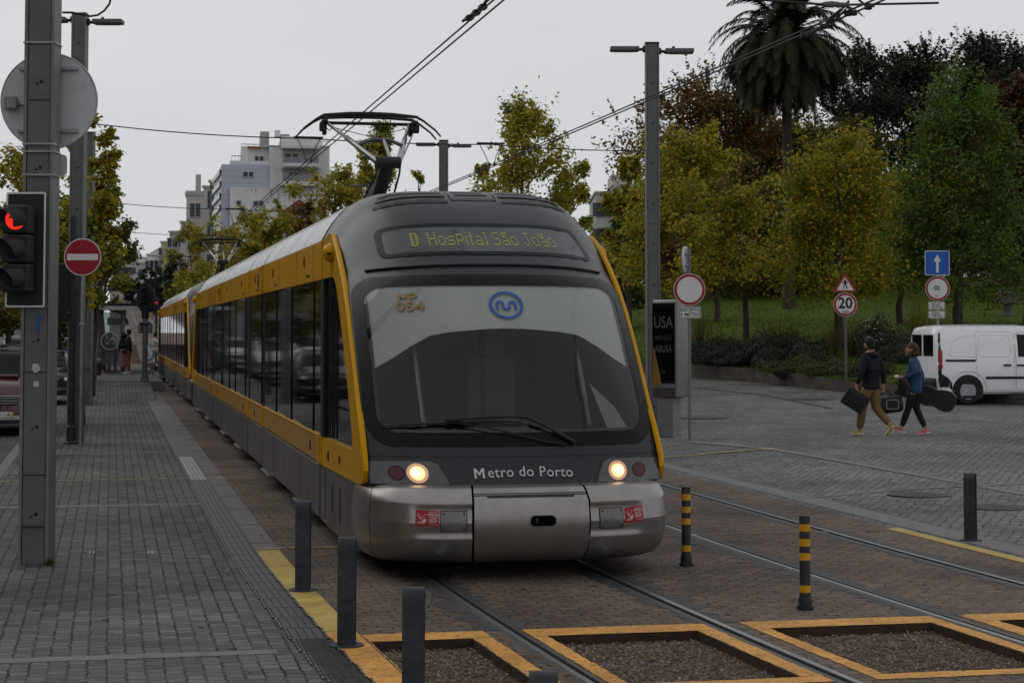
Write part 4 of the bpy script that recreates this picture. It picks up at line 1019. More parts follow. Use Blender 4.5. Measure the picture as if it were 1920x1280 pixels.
    for i, y in enumerate(BND[1:-1]):          # bellows between modules
        b = MB()
        for q in range(3):
            yy = y-.05+.05*q
            xs = [-1, -.96, -.86, -.66, -.3, .3, .66, .86, .96, 1]
            b.grid(lambda x, v: (1.285*x, yy-.024+v*.048, section(x)-.035), xs, [0, 1])
            for s_ in (-1, 1): b.box((s_*1.27, yy, 1.68), (.04, .045, 2.7), .01)
        b.build('bellows', m_rubber, root, smooth=50)
        for s_ in (-1, 1):
            b = MB(); b.box((s_*1.335, y+(.14 if i % 2 else -.14), 2.815), (.03, .10, .41), .006); b.build('joint_cover', m_yel, root); b = MB(); b.box((s_*1.335, y+(.14 if i % 2 else -.14), .865), (.03, .10, .28), .006); b.build('joint_cover', m_yel, root)
    b = MB(); b.box((.35, 8.5, 3.60), (.7, .9, .22), .07); b.build('antenna_box', mat('white_roof_box', (.4, .4, .4), rough=.4), root)
    pantograph(root, 10.25-.0)
    return root
TR1 = make_tram(15.5, 'yellow and dark grey tram in front with lit headlights, displaying Hospital São João', True)
TR2 = make_tram(52.0, 'yellow and dark grey tram coupled behind the leading one, seen far down the platform', False)
# ------------------------------------------------------------------ masts, wires, signs, bollards
def lamp_arm(root, h, sgn, L_=.62, tiltz=.0):
    b = MB(); b.tube([(sgn*.13, 0, h), (sgn*.26, 0, h-.01)], .03, 8); b.box((sgn*.15, 0, h), (.06, .10, .12), .01); ar = b.build('lamp_bracket', m_blackp, root)
    b = MB(); b.box((sgn*(.26+L_/2-.04), 0, h+tiltz), (L_-.06, .30, .085), .02, rot=None); hd = b.build('lamp_head', m_mast, root)
    b = MB(); b.box((sgn*(.26+L_/2-.04), 0, h+tiltz-.045), (L_*.6, .22, .01)); b.build('lamp_glass', mat('lamp_glass', (.10, .10, .10), rough=.2), hd)
    if sgn > 0:
        b = MB(); b.lathe([(.03, 0), (.035, .03), (.02, .055), (0, .06)], 10, c=(sgn*.42, 0, h+.04+tiltz)); b.build('photocell', m_blackp, hd)
def make_mast(X, Y, g_, h, label, lamps=True, wd=.27, rz=-YAW, seams=(1.0, 2.75), bolts=True):
    o = thing('mast', label, 'mast', (X, Y, g_), rz, group='grey overhead line masts with street lamps')
    b = MB(); b.box((0, .0, h/2), (wd*.74, .24, h), .004); bd = b.build('column', m_mast, o)
    b = MB()
    for s_ in (-1, 1): b.box((s_*(wd/2-.016), 0, h/2), (.028, .27, h), .003)
    b.build('flange', m_mastl, o)
    b = MB(); b.box((0, -.125, (seams[0]-.004)), (wd*.70, .012, .006))
    for q in seams: b.box((0, -.1225, q), (wd*.70, .006, .006))
    b.build('seam', m_rubber, bd)
    if bolts:
        b = MB()
        k = 0
        z = .45
        while z < h-.3:
            b.lathe([(0, -.012), (.013, -.012), (.016, 0)], 8, c=(.02, -.122, z), axis='y'); b.lathe([(0, -.006), (.010, -.006), (.011, 0)], 8, c=(-.02, -.122, z-.02), axis='y'); z += .78
        b.build('bolts', m_blackp, bd)
    b = MB(); b.box((0, 0, h+.01), (wd+.01, .28, .025), .004); b.build('cap', m_blackp, o)
    if lamps: lamp_arm(o, h-.10, -1); lamp_arm(o, h-.14, 1)
    return o
p = gp(68, 1055); M1 = make_mast(p.x, p.y, 0, 8.6, 'big grey mast in the foreground carrying the red signal and the round sign back', wd=.275, seams=(.34, .80, 1.72, 4.18))
p1 = p
# paint and paper on the near mast
b = MB(); fp = plane_place((0, -.1245, 0), (1, 0, 0), (0, 0, 1))
def on_m1(px, py):            # local point on the camera face of the near mast
    z_ = p1.y*math.cos(YAW)+p1.x*math.sin(YAW)-.125; q = at(px, py, z_); d = Vector((math.cos(YAW), -math.sin(YAW), 0)); return ((q-Vector((p1.x, p1.y, 0))).dot(d), q.z)
def mark(outline, name, m, off=-.1262):
    b = MB(); b.poly([(x, off, z) for x, z in outline]); return b.build(name, m, M1)
ar = [on_m1(*q) for q in ((69, 625), (69, 600), (65, 601), (72, 588), (79, 600), (75, 600), (74, 625))]; mark(ar, 'blue_arrow_mark', mat('blue_spray', (.02, .10, .26), rough=.7, var=.3, scale=30))
rng = random.Random(8); cx_, cz_ = on_m1(67, 689); mark([(cx_+math.cos(k/16*2*PI)*.048*rng.uniform(.65, 1.2), cz_+math.sin(k/16*2*PI)*.045*rng.uniform(.6, 1.15)) for k in range(16)], 'torn_sticker', mat('torn_paper', (.42, .42, .42), rough=.8))
cx_, cz_ = on_m1(68, 720); mark([(cx_-.024, cz_-.024), (cx_+.024, cz_-.022), (cx_+.022, cz_+.026), (cx_-.026, cz_+.024)], 'small_sticker', _M['torn_paper'])
for py in (80, 270, 284, 328):
    x_, z_ = on_m1(80, py); b = MB(); b.box((0, -.004, z_), (.292, .272, .016), .002); b.box((.148, -.12, z_), (.02, .04, .03), .003); b.build('steel_band', m_galv, M1)
# small weed at the foot
b = MB(); rng = random.Random(2); pw = gp(93, 1060)
V = []; Fc = []
for k in range(160):
    a = rng.random()*6.28; r = rng.random()*.035; x, y = pw.x+math.cos(a)*r, pw.y+math.sin(a)*r; h_ = rng.uniform(.03, .085); i = len(V); t_ = rng.random()*3
    V += [(x-.004*math.cos(t_), y-.004*math.sin(t_), 0), (x+.004*math.cos(t_), y+.004*math.sin(t_), 0), (x+rng.uniform(-.03, .03), y+rng.uniform(-.03, .03), h_)]; Fc.append((i, i+1, i+2))
me = bpy.data.meshes.new('weed_tuft'); me.from_pydata(V, [], Fc)
tag(mesh_obj('weed_tuft', me, leafmat('weed_green', [(.04, .10, .012), (.06, .13, .02), (.03, .07, .01)], .3)), 'small bright green weed at the foot of the big foreground mast', 'weed')

ml = [(145, 836, 35.4, 'grey lamp mast behind the no entry sign'), (173, 0, 53, 'grey lamp mast of the left row, second behind the no entry sign'), (181, 0, 68, 'grey lamp mast of the left row beside the tram stop'), (193, 0, 88, 'small distant lamp mast of the left row, beyond the tram stop')]
for px, py, z, lb in ml:
    q = colm(px, z, 0); make_mast(-.62, (z+.62*math.sin(YAW))/math.cos(YAW), 0, 8.02 if z < 40 else 7.62, lb, bolts=z < 40)
q = colm(1225, 36.5, .22); make_mast(q.x, q.y, .18, 7.45, 'tall grey mast with two lamp heads standing right of the leading tram', rz=-YAW, seams=(2.2, 3.95))
q = colm(831, 55.3, .3); make_mast(q.x, q.y, .2, 7.42, 'grey mast with two lamp heads rising behind the roof of the leading tram', bolts=False)
q = colm(693, 75, .3); make_mast(q.x, q.y, .2, 7.7, 'grey mast half hidden by trees left of the pantograph', bolts=False)
q = colm(520, 105, .3); make_mast(q.x, q.y, .2, 7.7, 'small far grey mast in the trees above the coupled tram', bolts=False)

# overhead line: contact wires and span wires
def wire(name, pts, r, label, cat='wire', group=None, m=m_wire):
    b = MB(); b.tube(pts, r, 6); o = b.build(name, m); return tag(o, label, cat, group)
def sag(a, c, n=14, s=.2):
    a, c = Vector(a), Vector(c); return [a.lerp(c, k/n)-Vector((0, 0, s*4*(k/n)*(1-k/n))) for k in range(n+1)]
CW = 5.09
for k, dx in enumerate((-.045, .045)):
    wire('contact_wire', [(3.42+dx, -3, CW), (3.42+dx, 25, CW), (3.44+dx, 54, CW), (3.46+dx, 105, CW+.1)], .0095, 'one of the twin contact wires over the two trams', group='twin contact wires of the tram track')
    wire('contact_wire', [(6.80+dx, -3, CW), (6.8+dx, 36, CW), (6.7+dx, 55, CW), (6.6+dx, 105, CW)], .0105, 'one of the twin contact wires over the empty track', group='twin contact wires of the empty track')
def span(zl, h0, pr_, hr, Yc, label):
    a = Vector((-.62, Yc, h0)); d = Vector(pr_)
    m0 = Vector((3.43, Yc, CW+.42)); m1 = Vector((6.75, Yc, CW+.38))
    pts = sag(a, m0, 8, .06)[:-1]+sag(m0, m1, 6, .03)[:-1]+sag(m1, d, 8, .03)
    o = wire('span_wire', pts, .010, label, group='span wires between the masts')
    for q, c in ((m0, 3.43), (m1, 6.77)):
        b = MB()
        for s_ in (-1, 1):
            b.tube([q+Vector((s_*.22, 0, .02)), q+Vector((s_*.10, 0, -.2)), Vector((c+s_*.045, Yc, CW+.01))], .008, 5)
            b.box((c+s_*.045, Yc, CW+.02), (.03, .10, .05), .006)
        b.tube([q+Vector((-.26, 0, .02)), q+Vector((.26, 0, .02))], .018, 6); b.build('wire_hanger', m_wire, o)
    return o
z2Y = lambda z, X: (z-X*math.sin(YAW))/math.cos(YAW)
qr = colm(1215, 36.5, 0); span(0, 5.72, (qr.x, qr.y, 5.55), 0, z2Y(33, 0), 'span wire from the mast behind the no entry sign to the tall right mast')
qr = colm(831, 55.3, 0); span(0, 5.72, (qr.x, qr.y, 5.6), 0, z2Y(53, 0), 'second span wire, crossing just above the front tram roof line')
qr = colm(693, 75, 0); span(0, 5.72, (qr.x, qr.y, 5.6), 0, z2Y(68, 0), 'third span wire, crossing over the coupled tram')
qr = colm(600, 88, 0); span(0, 5.72, (qr.x, qr.y, 5.6), 0, z2Y(88, 0), 'farthest span wire over the tracks')
# hanger assembly above the camera's near span (top right of the picture) and the insulated cross wire
wo = thing('cross_span', 'black cross wire with grey insulator and hangers at the top right', 'wire')
zz = 17.7; A = at(1340, -6, zz); B = at(1700, 14, zz)
b = MB(); b.tube([at(1180, -16, zz), A, at(1560, 10, zz), at(1760, 6, zz)], .011, 6); b.build('cross_wire', m_wire, wo)
b = MB(); b.tube([at(1543, 9, zz), at(1592, 10, zz)], .024, 8); b.box(at(1568, 10, zz), (.19, .03, .035), .008); b.build('insulator', mat('grey_insulator', (.10, .095, .085), rough=.6), wo)
b = MB()
for pts in (((1592, 2), (1575, 22), (1548, 50), (1500, 72)), ((1577, 18), (1556, 34), (1544, 52)), ((1586, 18), (1568, 36), (1552, 54)), ((1610, 0), (1625, 12), (1640, 12))):
    b.tube([at(x, y, zz) for x, y in pts], .011, 6)
for x, y in ((1590, 26), (1600, 25), (1628, 14), (1544, 50), (1508, 66)): b.box(at(x, y, zz), (.07, .05, .05), .012)
b.build('hanger_clamps', m_wire, wo)
# clamp on the twin wire near the top
b = MB()
wz_ = lambda x: F*3.43/math.cos(YAW)/(x-208)
for x, y in ((880, 34), (893, 24), (905, 14)): b.box(at(x, y, wz_(x)), (.07, .14, .045), .008)
b.tube([at(868, 40, wz_(868)), at(905, 12, wz_(905)), at(912, 2, wz_(912)), at(930, -10, wz_(930))], .016, 6)
tag(b.build('wire_clamp', m_wire), 'black clamp on the twin contact wire near the top edge of the picture', 'wire clamp')
# curved cable at the head of the left mast
zz = 33
b = MB(); b.tube([at(117, 24, zz), at(135, 24, zz), at(150, 27, zz), at(168, 31, zz), at(183, 29, zz), at(196, 20, zz), at(205, 8, zz), at(209, -6, zz)], .02, 7)
tag(b.build('cable_loop', m_blackp), 'thick black cable curving up from the head of the left lamp mast', 'cable')

# --- near signals and sign back on the big mast
Zm = p1.y*math.cos(YAW)+p1.x*math.sin(YAW)
q = at(92, 190, Zm+.22)
o = thing('round_sign', 'large round pale metal sign seen from behind on the big mast', 'sign', q, -YAW)
b = MB(); b.lathe([(0, -.004), (.435, -.004), (.448, -.012), (.452, .004), (.440, .010), (0, .010)], 64, axis='y'); b.build('sign_disc', m_signback, o, smooth=30)
b = MB(); b.box((0, -.03, .30), (.55, .03, .035), .004); b.box((0, -.03, -.28), (.55, .03, .035), .004); b.build('rear_rail', m_galv, o)
b = MB()
for dx, dz in ((.25, .1), (.30, .12), (-.33, -.16), (-.27, -.17), (.33, .14)): b.ball((dx, -.006, dz), (.005, .003, .005), 6, 4)
b.build('rivets', m_blackp, o)
q = at(20, 193, Zm+.16); o = thing('junction_box', 'small grey junction box on the back of the round sign', 'box', q, -YAW)
b = MB(); b.box((0, 0, 0), (.122, .06, .122), .014); b.build('box_shell', mat('box_grey', (.28, .28, .25), rough=.7, var=.2), o)
b = MB(); b.tube([(.06, 0, -.02), (.085, 0, -.02), (.13, -.01, -.03), (.145, -.02, -.08), (.145, -.02, -.14), (.17, -.02, -.20), (.175, 0, -.24)], .010, 7); b.tube([(.06, 0, -.02), (.08, 0, -.02)], .016, 8); b.build('box_cable', m_mast, o)
b = MB(); b.box((0, -.031, 0), (.10, .004, .10), .01); b.build('box_lid', mat('lid_grey', (.24, .24, .22), rough=.7), o)
q = at(84, 310, Zm+.19); o = thing('sign_plate', 'small pale rounded plate seen from behind under the round sign back', 'sign', q, -YAW)
b = MB(); b.prism([(x, 0, z) for x, z in rrect(-.205, -.10, .205, .10, .045, 6, 1)], (0, .008, 0)); b.build('plate', m_signback, o); b = MB(); b.box((0, -.02, 0), (.3, .03, .03), .004); b.build('rear_rail', m_galv, o)

# traffic signal with backing board
def signal_unit(root, c, r, lit, face=-1, board=None, spacing=.30, deep=.20, yaw=0.0):
    R_ = Matrix.Translation(Vector(c)) @ Matrix.Rotation(yaw, 4, 'Z')
    for k in range(3):
        z = (1-k)*spacing
        b = MB(); b.box((0, -.04, z), (r*2.5, .16, spacing*.97), .02, mtx=R_); hs = b.build('signal_housing', m_blackp, root)
        b = MB(); b.lathe([(0, -.135), (r*.6, -.130), (r, -.118), (r, -.1)], 20, c=(0, 0, z), axis='y', mtx=R_); b.build('lens', lit.get(k) or mat('dark_lens', (.016, .014, .014), rough=.2, var=.3), hs, smooth=40)
        # hood
        b = MB(); n = 16
        def hood(u, v):
            a = math.radians(-28+250*u); d = deep*(.62+.38*math.sin(PI*u))
            rr = r*(1.10+.05*v); return (rr*math.cos(a)-d*v*.95, -.11-d*v*.75, z+rr*math.sin(a)-.02*v)
        b.grid(hood, frange(0, 1, n), [0, .5, 1], mtx=R_); b.grid(lambda u, v: (lambda q: (q[0]*.96, q[1], z+(q[2]-z)*.96))(hood(u, v)), frange(0, 1, n), [0, .5, 1], mtx=R_); b.build('hood', m_blackp, hs, smooth=50)
q = at(48, 468, Zm-.16)
o = thing('traffic_signal', 'three lamp traffic signal lit red on a white bordered board, on the big mast', 'traffic light', q, -YAW)
W_, H_ = .18, .52
b = MB(); b.prism([(x, 0, z) for x, z in rrect(-W_, -H_, W_, H_, .02, 3, 1)], (0, .012, 0)); bd = b.build('backing_board', m_blackp, o)
b = MB(); b.ring([(x, z) for x, z in rrect(-W_, -H_, W_, H_, .02, 3, 1)], [(x, z) for x, z in rrect(-W_+.017, -H_+.017, W_-.017, H_-.017, .012, 3, 1)], lambda x, z: (x, -.003, z), 1); b.build('white_border', m_white, bd)
m_litred = mat('lit_red_lens', (.8, .02, .01), rough=.3, emit=(1, .03, .012), es=.95, var=.25, scale=40)
m_dimred = mat('red_signal_lens', (.25, .006, .004), rough=.3, emit=(1, .02, .01), es=.045, var=.3)
yaw_s = math.radians(-6)
signal_unit(o, (-.025, -.10, 0), .100, {0: m_litred}, spacing=.262, deep=.15, yaw=yaw_s)
R_ = Matrix.Translation(Vector((-.025, -.10, .262))) @ Matrix.Rotation(yaw_s, 4, 'Z')
b = MB(); fz = lambda x, z: R_ @ Vector((x, -.145, z))
b.poly([fz(-.058, .005), fz(-.012, .07), fz(.034, .02), fz(.010, .018), fz(.020, -.07), fz(-.010, -.07), fz(-.018, .01)]); b.build('arrow_mask', m_blackp, o)
b = MB()
for z in (.3, -.3): b.box((.08, .06, z), (.05, .14, .05), .006)
b.build('signal_bracket', m_blackp, o)

# second signal, seen from behind, on its thin dark pole
q = gp(133, 832)
o = thing('signal_post', 'thin dark post with black signal back beside the no entry sign post', 'traffic light', (q.x, q.y, 0), -YAW)
b = MB(); b.tube([(0, 0, 0), (0, 0, 4.2)], [.062, .055], 14); b.build('pole', m_boll, o, smooth=40); b = MB(); b.lathe([(0, 0), (.12, 0), (.12, .03), (.085, .05), (.085, .32), (.064, .34)], 20); b.build('pole_foot', m_boll, o, smooth=35)
b = MB(); b.box((-.16, .06, 2.79), (.30, .10, 1.08), .03); b.box((-.16, .14, 2.79), (.20, .10, .96), .05); hs = b.build('signal_back', m_blackp, o); b = MB(); b.box((-.07, .0, 2.42), (.03, .02, .02)); b.build('label_tag', m_galv, hs)
b = MB(); b.box((-.03, .02, 3.2), (.12, .04, .04), .006); b.box((-.03, .02, 2.36), (.12, .04, .04), .006); b.build('signal_bracket', m_blackp, o)

def disc_sign(root, c, r, face, rim, inner_r, rimm=None, name='sign_face'):
    b = MB(); b.lathe([(0, .012), (r, .012), (r*1.01, .004), (r, 0), (0, 0)], 40, c=c, axis='y'); pl = b.build(name, m_signback, root, smooth=30)
    b = MB(); b.lathe([(0, -.003), (r*.965, -.003), (r*.965, -.001)], 40, c=c, axis='y'); f_ = b.build('colour_field', rim, pl)
    if inner_r:
        b = MB(); b.lathe([(0, -.006), (r*inner_r, -.006), (r*inner_r, -.003)], 40, c=c, axis='y'); b.build('centre_field', face, pl)
    return pl
# no entry sign
q = gp(150, 837); z0 = q.y*math.cos(YAW)+q.x*math.sin(YAW)
o = thing('no_entry_sign', 'round red no entry sign with white bar on a thin light post', 'sign', (q.x, q.y, 0), -YAW)
hc = at(152, 482, z0).z
b = MB(); b.tube([(0, .03, 0), (0, .03, hc+.3)], .03, 12); b.build('pole', m_galv, o, smooth=40)
disc_sign(o, (.01, -.02, hc), .335, m_white, m_red, 0); b = MB(); b.box((.01, -.026, hc), (.56, .004, .115), .001); b.build('white_bar', m_white, o)
b = MB(); b.ring([(.335*math.cos(2*PI*k/40), .335*math.sin(2*PI*k/40)) for k in range(40)], [(.32*math.cos(2*PI*k/40), .32*math.sin(2*PI*k/40)) for k in range(40)], lambda x, z: (x+.01, -.025, hc+z), 1); b.build('white_rim', m_white, o)
b = MB(); b.box((.0, .03, hc-.28), (.09, .09, .03), .004); b.box((0, .03, 2.2), (.08, .08, .05), .004); b.build('clamps', m_galv, o)

# oval tram signal
q = colm(271, 64.8, .0)
q = gp(271, 733)
o = thing('tram_signal', 'black oval tram signal on a grey post near the platform edge', 'tram signal', (q.x, q.y, 0), -YAW)
b = MB(); b.box((0, 0, .24), (.24, .24, .48), .02); b.tube([(0, 0, .4), (0, 0, 2.7)], .095, 14); b.box((0, 0, .02), (.5, .5, .04), .01); b.build('post', m_mast, o, smooth=40)
b = MB(); b.box((0, -.02, 2.35), (.34, .30, .05), .01); b.box((-.17, 0, 2.15), (.12, .2, .36), .02); b.box((.17, 0, 2.15), (.12, .2, .36), .02); b.build('relay_boxes', m_mastl, o)
b = MB(); b.tube([(0, 0, 2.5), (0, 0, 2.95)], .13, 12); b.prism([(.31*math.cos(2*PI*k/32), 0, 3.18+.50*math.sin(2*PI*k/32)) for k in range(32)], (0, .05, 0)); hd = b.build('signal_head', m_blackp, o, smooth=30)
b = MB()
for z in (3.42, 3.18, 2.94): b.lathe([(.10, -.02), (.11, -.12), (.10, -.12), (.09, -.01), (0, -.01)], 16, c=(0, 0, z), axis='y')
b.build('lens_hoods', m_rubber, hd, smooth=40)

# --- bollards
def make_bollard(label, P_, h=.72, wd=.118, rz=-YAW):
    o = thing('bollard', label, 'bollard', P_, rz, group='dark flat steel bollards'); dp = .105; th = .012
    b = MB(); n = 10; outer = [(-dp/2, 0), (-dp/2, h-dp/2)]+[(-dp/2*math.cos(PI*k/n), h-dp/2+dp/2*math.sin(PI*k/n)) for k in range(1, n)]+[(dp/2, h-dp/2), (dp/2, 0)]
    ri = dp/2-th; inner = [(-ri, 0), (-ri, h-dp/2)]+[(-ri*math.cos(PI*k/n), h-dp/2+ri*math.sin(PI*k/n)) for k in range(1, n)]+[(ri, h-dp/2), (ri, 0)]
    for k in range(len(outer)-1):
        b.prism([(-wd/2, *outer[k]), (-wd/2, *outer[k+1]), (-wd/2, *inner[k+1]), (-wd/2, *inner[k])], (wd, 0, 0))
    bmesh.ops.remove_doubles(b.bm, verts=b.bm.verts, dist=.0003); b.build('bent_bar', m_boll, o, smooth=35)
    b = MB(); b.lathe([(0, 0), (.115, 0), (.115, .008), (.11, .012), (0, .012)], 28); b.build('base_plate', m_boll, o, smooth=30)
    return o
BL = make_bollard('dark steel bollard nearest the front corner of the tram', gp(568, 1106, .004))
for (px, z, lb) in ((650, 12.72, 'dark steel bollard, second from the tram, on the yellow kerb strip'), (775, 10.25, 'dark steel bollard in front of the leftmost gravel pit, cut by the lower edge'), (1019, 7.75, 'top of the nearest dark bollard at the bottom edge between the rails')):
    o = copy_tree(BL); q = colm(px, z, .004); o.location = (q.x, q.y, .004); o['label'] = lb
o = copy_tree(BL); q = gp(1820, 1013); o.location = (q.x, q.y, .004); o['label'] = 'lone dark steel bollard on the right beside the plaza yellow line'; o.rotation_euler.z = -YAW-.42; o.scale = (.95, 1, .93)

def make_post(P_, label):
    o = thing('striped_post', label, 'post', P_, 0.05, group='black and yellow striped posts')
    b = MB(); b.lathe([(0, 0), (.062, 0), (.062, .03), (.052, .035), (.052, .07), (.046, .09), (.041, .11), (.041, .69), (.038, .70), (0, .70)], 24); bd = b.build('post_body', mat('black_flexible_plastic', (.02, .02, .022), rough=.5, var=.3), o, smooth=35)
    yb = mat('reflective_yellow_band', (.52, .27, .01), rough=.4, var=.12, scale=20)
    for zc in (.155, .395, .50, .61):
        b = MB(); b.lathe([(.0424, zc-.027), (.0424, zc+.027)], 24); bb_ = b.build('yellow_band', yb, o, smooth=40)
    return o
PS = make_post(gp(1287, 1060), 'black post with yellow bands standing beside the right corner of the tram')
o = copy_tree(PS); o.location = gp(1510, 1142); o.rotation_euler = (0, .03, 1.2); o['label'] = 'nearer black post with yellow bands, between the two tracks'

# --- information panel
def ppos(px, py):
    g_ = .2
    for _ in range(12): q = gp(px, py, g_); g_ = plaza_h(q.x, q.y)
    return q
q = ppos(1255, 818); zp = q.y*math.cos(YAW)+q.x*math.sin(YAW)
o = thing('information_panel', 'tall grey information panel with a dark poster on a light pedestal', 'information panel', q, -YAW-math.radians(52))
m_alu = mat('panel_aluminium', (.23, .235, .24), rough=.4, metal=.4, var=.12); kk = zp/F
hb, ht = at(1255, 745, zp).z-q.z, at(1255, 562, zp).z-q.z
b = MB(); b.box((0, 0, hb/2), (.42, .20, hb), .01); b.build('pedestal', m_alu, o)
b = MB(); b.box((0, 0, (hb+ht)/2), (.66, .24, ht-hb), .035, seg=3); b.box((.0, .16, (hb+ht)/2-.15), (.60, .10, ht-hb-.35), .02); cs = b.build('panel_case', m_alu, o, smooth=40)
b = MB(); b.box((-.01, -.122, (hb+ht)/2+.10), (.60, .012, ht-hb-.32), .003); gp_ = b.build('poster_glass', m_glass, o)
b = MB(); b.box((-.01, -.122, hb+.10), (.60, .014, .17), .003); b.build('panel_footer', mat('footer_brown', (.05, .042, .04), rough=.5), o)
m_pw = mat('poster_print', (.075, .085, .083), rough=.5); m_pd = mat('poster_print_dim', (.035, .04, .04), rough=.5)
f = plane_place((-.01, -.1295, 0), (1, 0, 0), (0, 0, 1))
for txt, hh, sz, mm_ in (('USA', ht-.42, .30, m_pw), ('MAS NÃO', ht-.70, .13, m_pd), ('ABUSA', ht-.90, .19, m_pw), ('H', ht-1.32, .12, m_pd)):
    writing('poster_writing', txt, sz, mm_, gp_, lambda x, y, hh=hh: f(x, hh+y), bold=.001, sx=.78 if txt != 'USA' else .95)
b = MB(); b.poly([f(-.29, hb+.22), f(-.06, hb+.22), f(-.10, hb+.45), f(-.19, hb+.70), f(-.27, hb+.95)]); b.build('painted_tram_reflection', mat('tram_reflection_ochre', (.20, .11, .02), rough=.5), gp_)  # reflection of the yellow tram in the glass, painted on as an ochre shape

# --- round prohibition sign "EXCEPTO METRO"
q = ppos(1294, 824); zs = q.y*math.cos(YAW)+q.x*math.sin(YAW)
hh = lambda py, z: at(1294, py, z).z-q.z
o = thing('road_sign', 'round white sign with red rim over an EXCEPTO METRO plate', 'sign', q, -YAW+.08)
hs_ = hh(543, zs)
b = MB(); b.tube([(0, .03, 0), (0, .03, hh(465, zs))], .03, 12); b.build('pole', m_mastl, o, smooth=40)
disc_sign(o, (0, -.01, hs_), .285, m_white, m_red, .80)
def plate(root, c, w_, h_, lines, sz, name='plate', m=m_white):
    b = MB(); b.prism([(c[0]+x, c[1], c[2]+z) for x, z in rrect(-w_/2, -h_/2, w_/2, h_/2, .02, 3, 1)], (0, .01, 0)); pl = b.build(name, m, root)
    b = MB(); b.ring(rrect(-w_/2+.008, -h_/2+.008, w_/2-.008, h_/2-.008, .015, 3, 1), rrect(-w_/2+.016, -h_/2+.016, w_/2-.016, h_/2-.016, .01, 3, 1), lambda x, z: (c[0]+x, c[1]-.002, c[2]+z), 1); b.build('plate_border', m_blackink, pl)
    n = len(lines)
    for k, tx in enumerate(lines):
        zz_ = c[2]+((n-1)/2-k)*(h_*.8/n)
        writing('plate_writing', tx, sz, m_blackink, pl, lambda x, y, zz_=zz_: (c[0]+x, c[1]-.003, zz_+y), bold=.0012)
    return pl
plate(o, (.02, -.012, hh(585.5, zs)), .37, .205, ['EXCEPTO', '• METRO'], .085)
# side-on round sign on the same pole: a thing of its own
q2 = Vector(q); q2.z = at(1292, 487, zs+.05).z
o = thing('round_sign', 'round sign seen almost edge-on above the white and red sign', 'sign', (q.x, q.y, q2.z), -YAW+math.radians(70))
b = MB(); b.lathe([(0, .012), (.235, .012), (.24, .02), (.245, .0), (.235, -.004), (0, -.004)], 36, axis='y', c=(0, .06, 0)); b.build('sign_disc', m_signback, o, smooth=30); b = MB(); b.box((0, .03, .1), (.2, .03, .03)); b.box((0, .03, -.1), (.2, .03, .03)); b.build('rear_rail', m_galv, o)

# --- pedestrian triangle and 20 sign
q = ppos(1587, 735); zs = q.y*math.cos(YAW)+q.x*math.sin(YAW); hz_ = lambda py: at(1587, py, zs).z-q.z
o = thing('road_sign', 'pedestrian warning triangle above a round 20 speed limit sign', 'sign', q, -YAW)
b = MB(); b.tube([(0, .03, 0), (0, .03, hz_(525))], .035, 10); b.build('pole', m_mast, o, smooth=40)
hc = hz_(571); disc_sign(o, (-.01, -.01, hc), .315, m_white, m_red, .78, name='speed_limit_sign')
writing('sign_number', '20', .40, m_blackink, o, lambda x, y: (-.01+x, -.02, hc+.03+y), bold=.010, sx=.95)
b = MB(); b.box((0, -.019, hc-.205), (.17, .004, .09)); b.build('paper_scrap', mat('old_paper', (.32, .30, .24), rough=.8), o)
ht_, hb_ = hz_(512), hz_(548); tri = lambda k: [(-.33*k, hb_+.02+(1-k)*.12), (.31*k, hb_+.02+(1-k)*.12), (-.01, hb_+.02+(1-k)*.12+(ht_-hb_)*k)]
b = MB(); b.prism([(x, -.01, z) for x, z in tri(1)], (0, .012, 0)); ts_ = b.build('triangle_plate', m_red, o); b = MB(); b.poly([(x, -.014, z) for x, z in tri(.70)]); b.build('centre_field', m_white, ts_)
b = MB(); zc = hb_+.13
for pts in (((-.02, .19), (.0, .19), (.01, .215), (-.01, .235), (-.03, .215)), ((-.05, .18), (.03, .18), (.02, .08), (-.035, .08)), ((-.035, .085), (-.005, .085), (-.05, -.03), (-.08, -.03)), ((-.01, .085), (.02, .085), (.06, -.03), (.03, -.03)), ((-.05, .18), (-.04, .15), (-.085, .10), (-.095, .115)), ((.03, .18), (.02, .15), (.055, .09), (.07, .10))):
    b.poly([(x, -.017, zc+z) for x, z in pts])
b.build('walking_figure', m_blackink, ts_)

# --- blue arrow sign post behind the van
zs = 51.5; q = colm(1760, zs, plaza_h(colm(1760, zs).x, colm(1760, zs).y)); hz_ = lambda py: at(1760, py, zs).z-q.z
o = thing('road_sign', 'blue square sign with white arrow over a round sign behind the white van', 'sign', q, -YAW)
b = MB(); b.tube([(0, .03, 0), (0, .03, hz_(475))], .035, 10); b.build('pole', m_galv, o, smooth=40)
h1 = hz_(493); r_ = .335
b = MB(); b.prism([(x, -.01, h1+z) for x, z in rrect(-r_, -r_, r_, r_, .04, 4, 1)], (0, .012, 0)); bs = b.build('one_way_sign', m_white, o); b = MB(); b.poly([(x, -.013, h1+z) for x, z in rrect(-r_+.018, -r_+.018, r_-.018, r_-.018, .03, 4, 1)]); b.build('blue_field', m_blue, bs)
b = MB(); b.poly([(x, -.016, h1+z) for x, z in ((-.035, -.26), (.035, -.26), (.035, .04), (.10, .04), (0, .24), (-.10, .04), (-.035, .04))]); b.build('white_arrow', m_white, bs)
h2 = hz_(541); disc_sign(o, (0, -.01, h2), .335, m_white, m_red, .80); b = MB(); b.box((-.02, -.019, h2+.02), (.16, .003, .13)); b.box((-.02, -.019, h2-.20), (.08, .003, .04)); b.build('paper_scrap', _M['old_paper'], o)
plate(o, (-.03, -.012, hz_(573)), .45, .21, [], .042); plate(o, (-.03, -.012, hz_(589.5)), .45, .21, [], .05)

